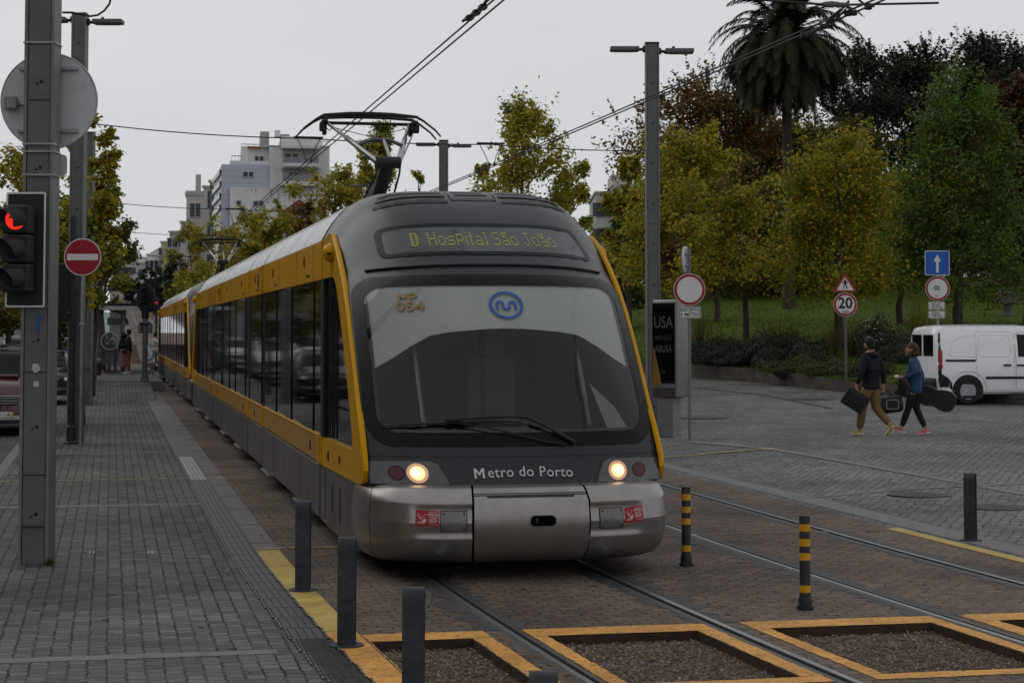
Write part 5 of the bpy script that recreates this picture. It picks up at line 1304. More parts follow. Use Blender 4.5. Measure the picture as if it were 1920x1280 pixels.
b = MB(); rg = random.Random(4)          # small print of the two plates, too fine to read
for hc_ in (hz_(573), hz_(589.5)):
    for k_ in range(3):
        x_ = -.17+rg.random()*.05
        while x_ < .10:
            w_ = rg.uniform(.03, .09); b.box((-.03+x_+w_/2, -.0135, hc_+.05-.05*k_), (w_, .001, .026)); x_ += w_+.012
b.build('fine_print', mat('fine_print_ink', (.10, .10, .10), rough=.6), o)

# --- park lamp post with box
q = hill_at(1893, 70); zs = 70; hz_ = lambda py: at(1893, py, zs).z-q.z
o = thing('park_lamp_post', 'grey post with a dark box on the lawn behind the van', 'lamp post', q, -YAW)
b = MB(); b.tube([(0, 0, 0), (0, 0, hz_(425))], [.17, .12], 14); b.build('post', m_mast, o, smooth=40)
b = MB(); b.box((0, -.05, hz_(558)), (1.35*.6, .4, .50), .05); b.build('equipment_box', m_mast, o); b = MB(); b.tube([(-.1, 0, hz_(482)), (.6, 0, hz_(470)), (.9, 0, hz_(474))], .05, 8); b.ball((.25, 0, hz_(455)), (.2, .2, .3)); b.build('lamp_arm', m_mast, o)

# --- tram stop: shelter, bin, small signals
Ys = z2Y(76, 0)
pf = lambda px, z, g_=.35: colm(px, z, g_)
q = pf(215, 77); o = thing('tram_shelter', 'glass tram stop shelter with a thin flat roof far down the platform', 'shelter', q, 0)
L_ = 9.0
m_clear = bpy.data.materials.new('shelter_glass'); m_clear.use_nodes = True; t = m_clear.node_tree; t.nodes.clear(); oo_ = t.nodes.new('ShaderNodeOutputMaterial'); mm1 = t.nodes.new('ShaderNodeMixShader'); mm1.inputs[0].default_value = .35; tt = t.nodes.new('ShaderNodeBsdfTransparent'); tt.inputs[0].default_value = (.75, .82, .8, 1); gg = t.nodes.new('ShaderNodeBsdfPrincipled'); gg.inputs['Base Color'].default_value = (.12, .14, .14, 1); gg.inputs['Roughness'].default_value = .15
nn = t.nodes.new('ShaderNodeTexNoise'); nn.inputs['Scale'].default_value = 2; rr_ = t.nodes.new('ShaderNodeMapRange'); rr_.inputs[3].default_value = .3; rr_.inputs[4].default_value = .42; t.links.new(nn.outputs[0], rr_.inputs[0]); t.links.new(rr_.outputs[0], mm1.inputs[0])
t.links.new(tt.outputs[0], mm1.inputs[1]); t.links.new(gg.outputs[0], mm1.inputs[2]); t.links.new(mm1.outputs[0], oo_.inputs[0]); _M['shelter_glass'] = m_clear
b = MB(); b.box((.2, L_/2-.4, 2.78), (2.0, L_, .10), .01); b.build('roof', m_blackp, o); b = MB(); b.box((.2, -.38, 2.62), (1.9, .06, .16), .01); b.build('roof_fascia', mat('fascia_white', (.32, .32, .32), rough=.5), o)
b = MB(); b.box((-.20, 0, 1.35), (.92, .02, 2.2)); b.build('end_glass', m_clear, o); b = MB(); b.box((-.66, L_/2-.4, 1.35), (.02, L_-.4, 2.2)); b.build('rear_glass', m_clear, o)
b = MB(); b.ring([(.37*math.cos(2*PI*k/30), .37*math.sin(2*PI*k/30)) for k in range(30)], [(.33*math.cos(2*PI*k/30), .33*math.sin(2*PI*k/30)) for k in range(30)], lambda x, z: (x-.20, -.014, 1.30+z), 1)
for k in range(10):
    x0, x1 = -.2+k*.04, -.2+(k+1)*.04; f_ = lambda x: .09*math.copysign(min(1, abs(math.sin(x*PI/.2+.0)*1.5)), math.sin(x*PI/.2))*(1 if abs(x) < .3 else 0)
    b.poly([(x0-.2, -.014, 1.28+f_(x0)), (x1-.2, -.014, 1.28+f_(x1)), (x1-.2, -.014, 1.32+f_(x1)), (x0-.2, -.014, 1.32+f_(x0))])
b.build('glass_emblem', mat('frosted_emblem', (.4, .42, .42), rough=.6), o)
for yy in (0, 4.2, 8.2):
    b = MB(); b.tube([(.32, yy, 0), (.32, yy, 2.74)], .065, 10); b.tube([(-.66, yy, 0), (-.66, yy, 2.74)], .05, 8); b.build('post', m_mastl, o, smooth=40)
b = MB(); b.box((-.4, 3.5, .45), (.4, 3.6, .05), .01); b.box((-.4, 2.4, .22), (.1, .1, .44)); b.box((-.4, 4.6, .22), (.1, .1, .44)); b.build('bench', m_mast, o)
q = gp(183, 719); o = thing('litter_bin', 'slim brown litter bin with a bright top beside the stop mast', 'bin', q)
b = MB(); b.lathe([(0, 0), (.13, 0), (.13, .80), (.11, .82)], 16); b.build('bin_body', mat('rust_brown', (.045, .028, .02), rough=.6, var=.3), o, smooth=40); b = MB(); b.lathe([(.125, .80), (.14, .83), (.14, .95), (.10, .97), (0, .97)], 16); b.build('bin_top', m_galv, o, smooth=40)
q = pf(230, 92); o = thing('stop_signal', 'small black signal with a red light and yellow box beyond the shelter', 'signal', q, -YAW)
hz_ = lambda py: at(230, py, 92).z-q.z
b = MB(); b.tube([(0, 0, 0), (0, 0, hz_(600))], .05, 8); b.build('post', m_mast, o); b = MB(); b.box((0, 0, hz_(590)), (.26, .2, .46), .03); b.build('signal_box', m_blackp, o); b = MB(); b.box((0, -.03, hz_(608)), (.20, .14, .22), .02); b.build('ticket_box', mat('yellow_box', (.5, .32, .02), rough=.5), o)
b = MB(); b.lathe([(0, -.115), (.055, -.11), (.06, -.1)], 12, c=(0, 0, hz_(593)), axis='y'); b.build('red_lens', mat('stop_red', (.6, .02, .02), emit=(1, .03, .04), es=2.2), o)
q = colm(300, 120, 0); o = thing('far_signal', 'tiny red signal lamp right of the oval tram signal', 'signal', q, -YAW); hz_ = lambda py: at(292, py, 120).z-q.z
q = colm(292, 95, 0); o.location = q; hz_ = lambda py: at(292, py, 95).z-q.z
b = MB(); b.tube([(0, 0, 0), (0, 0, hz_(566))], .05, 8); b.box((0, .05, hz_(568)), (.2, .1, .5), .02); b.build('post', m_blackp, o); b = MB(); b.lathe([(0, -.02), (.06, -.015), (.065, 0)], 12, c=(0, 0, hz_(568)), axis='y'); b.build('red_lens', _M['stop_red'], o)
# ------------------------------------------------------------------ vehicles
def cr_interp(tab, s):          # smooth interpolation in a table of rows keyed by their first value
    i = 0
    while i < len(tab)-2 and tab[i+1][0] <= s: i += 1
    q = min(max((s-tab[i][0])/(tab[i+1][0]-tab[i][0]), 0), 1)
    a, b_, c, d = tab[max(i-1, 0)], tab[i], tab[i+1], tab[min(i+2, len(tab)-1)]
    q2 = q*q*(3-2*q)*.5+q*.5
    return [x*(1-q2)+y*q2 for x, y in zip(b_[1:], c[1:])]
def vehicle(name, label, cat, loc, rz, tab, L_, paint, wheels, r, group=None, hubm=None, arch=True):
    """tab rows: s, z_bottom, z_belt, z_top, w_bottom, w_belt, w_top  (s from the rear, half widths)"""
    o = thing(name, label, cat, loc, rz, group)
    def ringpts(s):
        zb, zl, zt, wb, wl, wt = cr_interp(tab, s)
        return [(0, zb), (wb*.93, zb), (wb, zb+.06), (wl, zb+(zl-zb)*.5), (wl, zl-.04), (wl*.985, zl), (wl+(wt-wl)*.5+.01, zl+(zt-zl)*.5), (wt, zt-(zt-zl)*.14-.01), (wt*.93, zt-(zt-zl)*.04-.004), (wt*.6, zt), (0, zt+.012)]
    ss = sorted(set([round(t_[0], 3) for t_ in tab]+[round(v, 3) for v in frange(tab[0][0], tab[-1][0], 44)]))
    b = MB(); n = 11
    def fn(k, s):
        k = int(k); R_ = ringpts(s)
        if k <= 10: x, z = R_[k]; return (x, s, z)
        x, z = R_[20-k]; return (-x, s, z)
    b.grid(fn, list(range(21)), ss)
    for s, rev in ((ss[0], 0), (ss[-1], 1)):
        R_ = ringpts(s); b.poly([(x, s, z) for x, z in R_]+[(-x, s, z) for x, z in reversed(R_[1:-1])])
    bmesh.ops.remove_doubles(b.bm, verts=b.bm.verts, dist=.0005)
    body = b.build('body', paint, o, smooth=38)
    def sx(s, z):
        R_ = ringpts(s)
        for (x0, z0), (x1, z1) in zip(R_[1:], R_[2:]):
            if z0 <= z <= z1: return x0+(x1-x0)*(z-z0)/max(1e-6, z1-z0)
        return R_[5][0]
    def side(out, off=.004, sg=1):
        def f(s, z): return (sg*(sx(s, z)+off), s, z)
        return f
    def spatch(nm, out, m, off=.004, sg=1, parent=None, rings=4):
        b = MB(); b.patch(out, side(out, off, sg), rings); return b.build(nm, m, parent or o)
    def sline(nm, pts, m, wd=.006, off=.003, sg=1, parent=None, closed=True):
        b = MB(); P_ = [Vector(side(None, off, sg)(*p)) for p in pts]
        if closed: P_.append(P_[0])
        b.tube(P_, wd, 5, caps=False); return b.build(nm, m, parent or o)
    for (s, zc) in wheels:
        for sg in (-1, 1):
            w_ = sx(s, .45)
            if arch:
                b = MB(); b.patch([(s+(r+.065)*math.cos(2*PI*k/28), max(zc-r*.55, zc+(r+.065)*math.sin(2*PI*k/28))) for k in range(28)], side(None, .003, sg), 3); b.build('wheel_arch', m_blackp, o)
            b = MB(); xo = sg*(w_+.008); tw = sg*-.19
            b.lathe([(r*.62, tw*.9), (r*.62, 0), (r*.93, 0), (r, tw*.14), (r, tw*.86), (r*.9, tw), (0, tw)], 28, c=(xo, s, zc), axis='x'); wh = b.build('wheel', m_rubber, o, smooth=40)
            b = MB(); b.lathe([(0, tw*.25), (r*.16, tw*.20), (r*.2, tw*.35), (r*.48, tw*.30), (r*.56, tw*.12), (r*.63, tw*.02), (r*.66, tw*.02)], 24, c=(xo, s, zc), axis='x'); rm = b.build('rim', hubm or mat('silver_rim', (.30, .31, .32), rough=.35, metal=.2, var=.15), wh, smooth=30)
            b = MB()
            for k in range(10):
                a = 2*PI*k/10; b.ball((xo+tw*.30, s+math.cos(a)*r*.40, zc+math.sin(a)*r*.40), (.012, .022, .022), 8, 5)
            b.build('rim_holes', m_blackp, rm)
    return o, body, side, spatch, sline, sx
m_vanw = mat('white_van_paint', (.78, .79, .82), rough=.25, var=.04, coat=.6)
m_chrome = mat('chrome', (.5, .5, .5), rough=.15, metal=.9)
m_tail = mat('tail_lamp', (.30, .02, .015), rough=.2, var=.2)
m_clearl = mat('clear_headlamp', (.62, .63, .65), rough=.12, metal=.1, var=.3, scale=30)

# white van
q = ppos(1740, 758); rz = -YAW-PI/2+math.radians(9)
tab = [(0, .34, .98, 1.70, .80, .84, .70), (.05, .30, 1.00, 1.78, .86, .885, .74), (.25, .25, 1.02, 1.82, .88, .905, .76), (1.0, .24, 1.03, 1.835, .88, .91, .77), (2.2, .24, 1.04, 1.83, .88, .91, .765), (2.75, .24, 1.05, 1.76, .88, .91, .74), (3.15, .24, 1.04, 1.42, .88, .90, .70), (3.45, .24, 1.02, 1.12, .87, .89, .72), (3.9, .24, .90, .98, .84, .85, .70), (4.15, .28, .70, .80, .74, .76, .62), (4.21, .32, .60, .66, .6, .62, .5)]
qq = Vector(q)+Vector((math.sin(YAW), math.cos(YAW), 0))*.5
van, body, side, spatch, sline, sx = vehicle('van', 'white panel van parked facing right by the park wall', 'van', (qq.x, qq.y, plaza_h(qq.x, qq.y)), rz, tab, 4.2, m_vanw, [(.74, .31), (3.42, .31)], .315)
for sg in (1, -1):
    w_ = [(1.98, 1.10), (2.95, 1.10), (3.05, 1.18), (2.72, 1.60), (1.98, 1.62)]
    wd_ = []
    for k in range(len(w_)):
        a, c = w_[k], w_[(k+1) % len(w_)]
        for e_ in range(5): wd_.append((a[0]+(c[0]-a[0])*e_/5, a[1]+(c[1]-a[1])*e_/5))
    spatch('side_window', wd_, m_glass, .005, sg)
    spatch('door_rail', rrect(.20, .985, .94, 1.04, .01, 2, 8), m_blackp, .006, sg)
    spatch('rub_strip', rrect(1.17, .585, 3.05, .645, .02, 2, 12), m_blackp, .010, sg)
    spatch('rear_pillar_strip', [(.03, .35), (.12, .35), (.11, .8), (.10, 1.0), (.11, 1.3), (.125, 1.66), (.085, 1.66), (.055, 1.45), (.035, 1.1), (.03, .8)], m_blackp, .006, sg)
    tl = spatch('tail_light', [(.045, .82), (.13, .84), (.14, 1.25), (.05, 1.26)], m_tail, .012, sg)
    spatch('rear_cladding', [(.02, .36), (.36, .35), (.36, .50), (.25, .62), (.12, .70), (.03, .78)], m_blackp, .009, sg)
    rc = lambda *a: [p for p in rrect(*a)]
    ln = mat('panel_gap', (.22, .22, .23), rough=.7)
    sline('door_outline', rrect(.96, .33, 1.88, 1.68, .09, 4, 6), ln, .004, .0002, sg); sline('door_outline', rrect(1.92, .33, 3.02, 1.66, .10, 4, 6), ln, .005, .0005, sg)
    pr_ = mat('pressed_edge', (.64, .65, .67), rough=.3)
    sline('pressed_panel', rrect(1.02, 1.10, 1.80, 1.60, .10, 4, 6), pr_, .012, -.005, sg); sline('pressed_panel', [(.32, 1.12), (.34, 1.30), (.42, 1.45), (.55, 1.54), (.75, 1.58), (.93, 1.58), (.93, 1.1)], pr_, .012, -.005, sg)
    sline('arch_lip', [(.74+.47*math.cos(a), .31+.47*math.sin(a)) for a in frange(.05, PI-.15, 16)], pr_, .016, -.004, sg, closed=False)
    for s_ in (1.70, 2.03):
        b = MB(); f_ = side(None, .02, sg); p_ = f_(s_, .905); b.box((p_[0], p_[1], p_[2]), (.03, .20, .04), .012); b.build('door_handle', m_blackp, van)
b = MB(); b.box((0, -.03, .46), (1.68, .10, .30), .05); b.build('rear_bumper', m_blackp, van, smooth=40)
b = MB(); b.box((.36, -.004, 1.36), (.60, .02, .5), .01); b.box((-.36, -.004, 1.36), (.60, .02, .5), .01); b.build('rear_windows', m_glass, van)
b = MB(); b.box((.95, 2.92, 1.22), (.16, .12, .2), .04); b.build('side_mirror', m_blackp, van)

def car(name, label, px, z, base, paint, hgt=1.45, wd=1.74, L_=4.0, group=None, suv=False, lamp=True, front_px=True, rz_=0.03):
    k = wd/2; h = hgt
    hood = .66*h if not suv else .64*h
    tab = [(0, .34, .62*h, .70*h, k*.85, k*.88, k*.7), (.12, .26, .64*h, .86*h if not suv else .93*h, k*.94, k*.97, k*.72), (.6, .22, .65*h, .97*h, k*.97, k, k*.74), (1.3, .22, .65*h, h-.012, k*.98, k, k*.74), (2.1, .22, .65*h, h-.02, k*.98, k, k*.72), (2.55, .22, .655*h, .90*h, k*.98, k, k*.74), (2.95, .22, hood-.02, hood+.04, k*.98, k, k*.80), (3.5, .22, hood-.06, hood-.01, k*.97, k*.98, k*.80), (3.85, .24, .50*h, .56*h, k*.92, k*.93, k*.78), (4.0, .28, .40*h, .46*h, k*.84, k*.86, k*.7)]
    q = colm(px, z, base)
    sc = L_/4.0
    o, body, side, spatch, sline, sx = vehicle(name, label, 'car', (q.x, q.y, base), PI+rz_, [(t_[0], *t_[1:]) for t_ in tab], L_, paint, [(.75, .30), (3.2, .30)] if not suv else [(.75, .36), (3.2, .36)], .30 if not suv else .36, group)
    # origin at the rear: shift so that the nose is at q
    o.location = (q.x+math.sin(rz_)*-4.0*0, q.y+4.0*math.cos(rz_), base)
    for sg in (-1, 1):
        w_ = [(.45, .68*h), (2.75, .68*h), (2.35, .88*h), (1.9, .93*h), (.8, .92*h)]; wd_ = []
        for kk in range(len(w_)):
            a, c = w_[kk], w_[(kk+1) % len(w_)]
            for e_ in range(5): wd_.append((a[0]+(c[0]-a[0])*e_/5, a[1]+(c[1]-a[1])*e_/5))
        spatch('side_window', wd_, m_glass, .005, sg)
        sline('door_outline', rrect(1.25, .32, 2.35, .66*h, .05, 3, 4), m_blackp, .004, .0005, sg)
        b = MB(); b.ball((sg*(k+.09), 2.42, .70*h), (.10, .05, .07), 10, 8); b.build('side_mirror', paint, o, smooth=60)
    # windscreen over the sloping front of the roof
    def ws(x, t_):
        s = 2.16+.78*t_; R_ = cr_interp(tab, s); zt, wt = R_[2], R_[5]
        return (x*wt*.93, s+.012, zt+.018-.02*x*x)
    b = MB(); b.grid(ws, frange(-.96, .96, 8), frange(0, 1, 8)); b.build('windscreen', m_glass, o, smooth=50)
    zf = .40*h
    b = MB(); b.prism([(x, 3.985, zf+z_) for x, z_ in rrect(-k*(.38 if suv else .48), -.10, k*(.38 if suv else .48), .07, .03, 3, 1)], (0, .03, 0)); gr = b.build('grille', m_blackp, o)
    b = MB()
    for q_ in range(3): b.box((0, 4.02, zf-.06+.05*q_), (k*(.74 if suv else .94), .012, .014))
    b.box((0, 4.018, zf+.08), (k*1.0, .03, .02), .006); b.build('grille_bars', m_chrome if not suv else m_chrome, gr)
    for sg in (-1, 1):
        b = MB(); b.ball((sg*k*(.60 if suv else .70), 3.93 if suv else 3.90, zf+.05), (k*.19, .11, .085), 14, 8); b.build('headlight', m_clearl, o, smooth=60)
    b = MB(); b.box((0, 3.97, .32), (k*1.78, .16, .22), .05); bp = b.build('front_bumper', mat('silver_bumper', (.30, .29, .27), rough=.35, metal=.4) if suv else paint, o, smooth=40)
    b = MB(); b.box((0, 4.05, .30), (k*1.1, .02, .08), .02); b.box((k*.72, 4.05, .27), (.16, .02, .10), .02); b.box((-k*.72, 4.05, .27), (.16, .02, .10), .02); b.build('bumper_intake', m_blackp, bp)
    b = MB(); b.box((0, 4.062, .44 if suv else .40), (.52, .012, .11), .003); pl = b.build('number_plate', m_white, o)
    return o, pl
m_redp = mat('dark_red_car_paint', (.075, .008, .010), rough=.22, coat=.6, var=.1)
m_blkp = mat('black_car_paint', (.018, .019, .021), rough=.2, coat=.6, var=.1)
m_silp = mat('silver_car_paint', (.34, .35, .36), rough=.28, metal=.5, coat=.4, var=.06)
m_whtp = mat('white_car_paint', (.5, .5, .5), rough=.28, coat=.4, var=.04)
gq = 'cars queued on the left street'
suv, pl = car('car', 'dark red off-roader with a silver bumper at the left edge, nearest in the queue', -13, 37.2, .0, m_redp, 1.80, 1.82, suv=True, group=gq)
b = MB(); b.box((-.235, 4.070, .44), (.05, .006, .105)); b.build('yellow_plate_strip', mat('plate_yellow', (.5, .38, .02), rough=.5), pl)
me = text_mesh('A', .10, .001)
for v in me.vertices: v.co = Vector((-v.co.x*.92-.17, 4.071, .44+v.co.y))
mesh_obj('plate_characters', me, m_blackink, pl)
b = MB(); b.box((.0, 3.4, 1.18), (.7, .34, .07), .03); b.build('bonnet_scoop', m_redp, suv); b = MB(); b.box((.62, 1.5, 1.84), (.05, 1.9, .05), .01); b.box((-.62, 1.5, 1.84), (.05, 1.9, .05), .01); b.build('roof_rail', m_galv, suv)
car('car', 'dark car with bright headlights between the big mast and the lamp mast', 72, 53, .06, m_blkp, 1.46, 1.76, group=gq)
car('car', 'silver car behind the dark car, seen between the two left masts', 98, 70, .18, m_silp, 1.62, 1.78, group=gq)
car('car', 'pale silver car far left above the red off-roader bonnet', 8, 80, .34, m_silp, 1.5, 1.76, group=gq)
car('car', 'white car whose roof shows left of the pale silver car', -35, 66, .25, m_whtp, 1.5, 1.76, group=gq)
car('car', 'small white car right of the lamp mast beside the far stop mast', 152, 84, .30, m_whtp, 1.45, 1.7, group=gq)

# ------------------------------------------------------------------ people
def skin(nodes, edges, root=0, sub=1, extra=None, name='body', m=None, parent=None):
    me = bpy.data.meshes.new(name); names = list(nodes); idx = {n: i for i, n in enumerate(names)}
    me.from_pydata([nodes[n][0] for n in names], [(idx[a], idx[b_]) for a, b_ in edges], [])
    o = bpy.data.objects.new(name, me); C.objects.link(o)
    md = o.modifiers.new('s', 'SKIN'); md.use_smooth_shade = True; md.branch_smoothing = .3
    for i, n in enumerate(names):
        r = nodes[n][1]; r = (r, r) if not hasattr(r, '__len__') else r
        me.skin_vertices[0].data[i].radius = r; me.skin_vertices[0].data[i].use_root = (i == root)
    if sub: o.modifiers.new('u', 'SUBSURF').levels = sub
    bpy.context.view_layer.update()
    m2 = bpy.data.meshes.new_from_object(o.evaluated_get(bpy.context.evaluated_depsgraph_get()))
    bpy.data.objects.remove(o); bpy.data.meshes.remove(me)
    if extra:
        bm = bmesh.new(); bm.from_mesh(m2); q = MB(); q.bm.free(); q.bm = bm; extra(q); bm.to_mesh(m2); bm.free()
    for p in m2.polygons: p.use_smooth = True
    m2.name = name
    return mesh_obj(name, m2, m, parent)
m_skin = mat('skin', (.34, .19, .13), rough=.55, var=.08, scale=20)
def lerp(a, b_, t): return tuple(x+(y-x)*t for x, y in zip(a, b_))
def person(label, loc, rz, J, H=1.75, hand=True, clothes=(), hair=None, fem=False, bulk=1.0, simple=False):
    """J: joints in metres, facing +y, left side -x"""
    o = thing('person', label, 'person', loc, rz)
    k = bulk
    nd = {'pelvis': (J['pelvis'], (.145*k, .105*k)), 'waist': (J['waist'], (.125*k, .095*k)), 'chest': (J['chest'], (.155*k, .11*k)), 'neck0': (J['neck'], .062), 'neck1': (lerp(J['neck'], J['head'], .45), .056)}
    nd['head0'] = (lerp(J['neck'], J['head'], .75), .070); nd['head1'] = (J['head'], (.078, .092)); nd['head2'] = (tuple(Vector(J['head'])+Vector((0, 0, .075))), (.066, .078))
    ed = [('pelvis', 'waist'), ('waist', 'chest'), ('chest', 'neck0'), ('neck0', 'neck1'), ('neck1', 'head0'), ('head0', 'head1'), ('head1', 'head2')]
    for s in 'LR':
        nd['sh'+s] = (J['sh'+s], .062); nd['el'+s] = (J['el'+s], .043); nd['ua'+s] = (lerp(J['sh'+s], J['el'+s], .4), .053); nd['fa'+s] = (lerp(J['el'+s], J['wr'+s], .35), .042); nd['wr'+s] = (J['wr'+s], .026)
        ed += [('chest', 'sh'+s), ('sh'+s, 'ua'+s), ('ua'+s, 'el'+s), ('el'+s, 'fa'+s), ('fa'+s, 'wr'+s)]
        nd['hp'+s] = (J['hp'+s], .088*k); nd['th'+s] = (lerp(J['hp'+s], J['kn'+s], .45), .080*k); nd['kn'+s] = (J['kn'+s], .055); nd['cf'+s] = (lerp(J['kn'+s], J['an'+s], .32), .056); nd['an'+s] = (J['an'+s], .036)
        nd['bl'+s] = (J['to'+s], .036)
        ed += [('pelvis', 'hp'+s), ('hp'+s, 'th'+s), ('th'+s, 'kn'+s), ('kn'+s, 'cf'+s), ('cf'+s, 'an'+s), ('an'+s, 'bl'+s)]
        w = Vector(J['wr'+s]); d = Vector(J.get('hd'+s, (0, .02, -1))).normalized(); sg = -1 if s == 'L' else 1
        side_ = Vector((0, 1, 0)) if abs(d.y) < .8 else Vector((0, 0, 1)); side_ = (side_-d*side_.dot(d)).normalized(); inw = d.cross(side_).normalized()
        if inw.x*sg > 0: inw = -inw
        if not simple:
            pm = w+d*.055; nd['pm'+s] = (tuple(pm), (.034, .018)); ed.append(('wr'+s, 'pm'+s))
            for i, (off, ln) in enumerate(((-.028, .062), (-.010, .075), (.010, .080), (.028, .072))):
                a = pm+side_*off+d*.028; b1 = a+d*ln*.45+inw*.006; c1 = b1+d*ln*.30+inw*ln*.40
                nd[f'f{s}{i}a'] = (tuple(a), .010); nd[f'f{s}{i}b'] = (tuple(b1), .009); nd[f'f{s}{i}c'] = (tuple(c1), .0075); ed += [('pm'+s, f'f{s}{i}a'), (f'f{s}{i}a', f'f{s}{i}b'), (f'f{s}{i}b', f'f{s}{i}c')]
            a = w+d*.03+side_*.034; b1 = a+d*.03+side_*.012+inw*.012; nd['t'+s+'a'] = (tuple(a), .012); nd['t'+s+'b'] = (tuple(b1), .010); ed += [('wr'+s, 't'+s+'a'), ('t'+s+'a', 't'+s+'b')]
        else:
            nd['pm'+s] = (tuple(w+d*.08), (.036, .022)); ed.append(('wr'+s, 'pm'+s))
    fd = Vector(J.get('face', (0, 1, 0))).normalized(); hd = Vector(J['head']); rt = fd.cross(Vector((0, 0, 1)))
    def extra(q):
        q.ball(hd+Vector((0, 0, .01)), (.078, .098, .112), 16, 12); q.ball(hd+fd*.10+Vector((0, 0, -.015)), (.016, .02, .022), 8, 6)
        q.ball(hd+fd*.075+Vector((0, 0, -.075)), (.035, .03, .03), 10, 6); q.ball(hd+fd*.088+Vector((0, 0, -.05)), (.024, .014, .009), 8, 5)
        for s in (-1, 1):
            q.ball(hd+rt*s*.080+Vector((0, 0, -.005)), (.014, .022, .032), 8, 6); q.ball(hd+fd*.082+rt*s*.032+Vector((0, 0, .012)), (.015, .010, .009), 8, 5)
    body = skin(nd, ed, 0, 1, None if simple else extra, 'body', m_skin, o)
    out = {}
    for c in clothes:
        kind, mm = c[0], c[1]
        if kind == 'jacket':
            n2 = {}; g_ = .026
            hem = c[2] if len(c) > 2 else -.12
            pel = Vector(J['pelvis']); n2['hem'] = (tuple(pel+Vector((0, 0, hem))), (.19*k, .145*k)); n2['pelvis'] = (tuple(pel+Vector((0, 0, .06))), (.165*k, .125*k)); n2['waist'] = (J['waist'], (.155*k, .122*k)); n2['chest'] = (J['chest'], (.185*k, .135*k)); n2['neck0'] = (tuple(Vector(J['neck'])+Vector((0, 0, .01))), .082)
            e2 = [('hem', 'pelvis'), ('pelvis', 'waist'), ('waist', 'chest'), ('chest', 'neck0')]
            for s in 'LR':
                n2['sh'+s] = (J['sh'+s], .085); n2['ua'+s] = (lerp(J['sh'+s], J['el'+s], .45), .072); n2['el'+s] = (J['el'+s], .062); n2['fa'+s] = (lerp(J['el'+s], J['wr'+s], .5), .055); n2['wr'+s] = (lerp(J['el'+s], J['wr'+s], .94), .044); e2 += [('chest', 'sh'+s), ('sh'+s, 'ua'+s), ('ua'+s, 'el'+s), ('el'+s, 'fa'+s), ('fa'+s, 'wr'+s)]
            j_ = skin(n2, e2, 1, 1, None, 'jacket', mm, o)
            if len(c) > 3 and c[3] == 'hood':
                b = MB(); p_ = Vector(J['neck'])+fd*-.075+Vector((0, 0, -.035)); b.ball(p_, (.115, .075, .06), 14, 8); b.build('hood', mm, j_, smooth=80)
            rg = random.Random(5)
            for v in j_.data.vertices: v.co += Vector(noise.noise_vector(v.co*9))*.010
        if kind == 'trousers':
            n2 = {'pelvis': (J['pelvis'], (.162*k, .122*k)), 'w': (lerp(J['pelvis'], J['waist'], .5), (.15*k, .112*k))}; e2 = [('w', 'pelvis')]; t_ = c[2] if len(c) > 2 else .022
            for s in 'LR':
                n2['hp'+s] = (J['hp'+s], .100*k); n2['th'+s] = (lerp(J['hp'+s], J['kn'+s], .5), .078*k+t_); n2['kn'+s] = (J['kn'+s], .055+t_); n2['cf'+s] = (lerp(J['kn'+s], J['an'+s], .4), .054+t_); n2['an'+s] = (lerp(J['kn'+s], J['an'+s], .93), .038+t_*1.15); e2 += [('pelvis', 'hp'+s), ('hp'+s, 'th'+s), ('th'+s, 'kn'+s), ('kn'+s, 'cf'+s), ('cf'+s, 'an'+s)]
            j_ = skin(n2, e2, 0, 1, None, 'trousers', mm, o)
            for v in j_.data.vertices: v.co += Vector(noise.noise_vector(v.co*11))*.007
        if kind == 'skirt':
            b = MB(); p_ = Vector(J['pelvis']); b.grid(lambda u, v: (p_.x+math.cos(u)*(.15+.10*v+.02*math.sin(u*6)*v), p_.y+math.sin(u)*(.13+.13*v+.02*math.cos(u*5)*v), p_.z+.12-.72*v), frange(0, 2*PI, 28), frange(0, 1, 8)); b.build('skirt', mm, o, smooth=80)
        if kind == 'shoes':
            for s in 'LR':
                a = Vector(J['an'+s]); t_ = Vector(J['to'+s]); d = (t_-a); d2 = Vector((d.x, d.y, d.z+.045)).normalized()
                heel = a+Vector((0, 0, -.045))-d2*.05
                if (t_-a).length < .001: continue
                dn = (t_-(a+Vector((0, 0, -.04)))).normalized()
                n2 = {'a': (tuple(a+Vector((0, 0, -.01))), .044), 'h': (tuple(a+Vector((0, 0, -.045))-dn*.045), .040), 'm': (tuple(a.lerp(t_, .55)+Vector((0, 0, -.028))), (.044, .036)), 't': (tuple(t_+dn*.035+Vector((0, 0, -.004))), (.042, .028))}
                skin(n2, [('a', 'h'), ('a', 'm'), ('m', 't')], 0, 1, None, 'shoe', mm, o)
                sl = MB(); p0 = a+Vector((0, 0, -.068))-dn*.075; p1_ = t_+dn*.06+Vector((0, 0, -.026)); rt_ = dn.cross(Vector((0, 0, 1))).normalized(); up_ = rt_.cross(dn)
                sl.prism([p0-rt_*.034, p0+rt_*.034, p0.lerp(p1_, .6)+rt_*.044, p1_-dn*.02+rt_*.032, p1_, p1_-dn*.02-rt_*.032, p0.lerp(p1_, .6)-rt_*.044], up_*.018); sl.build('sole', m_white, o)
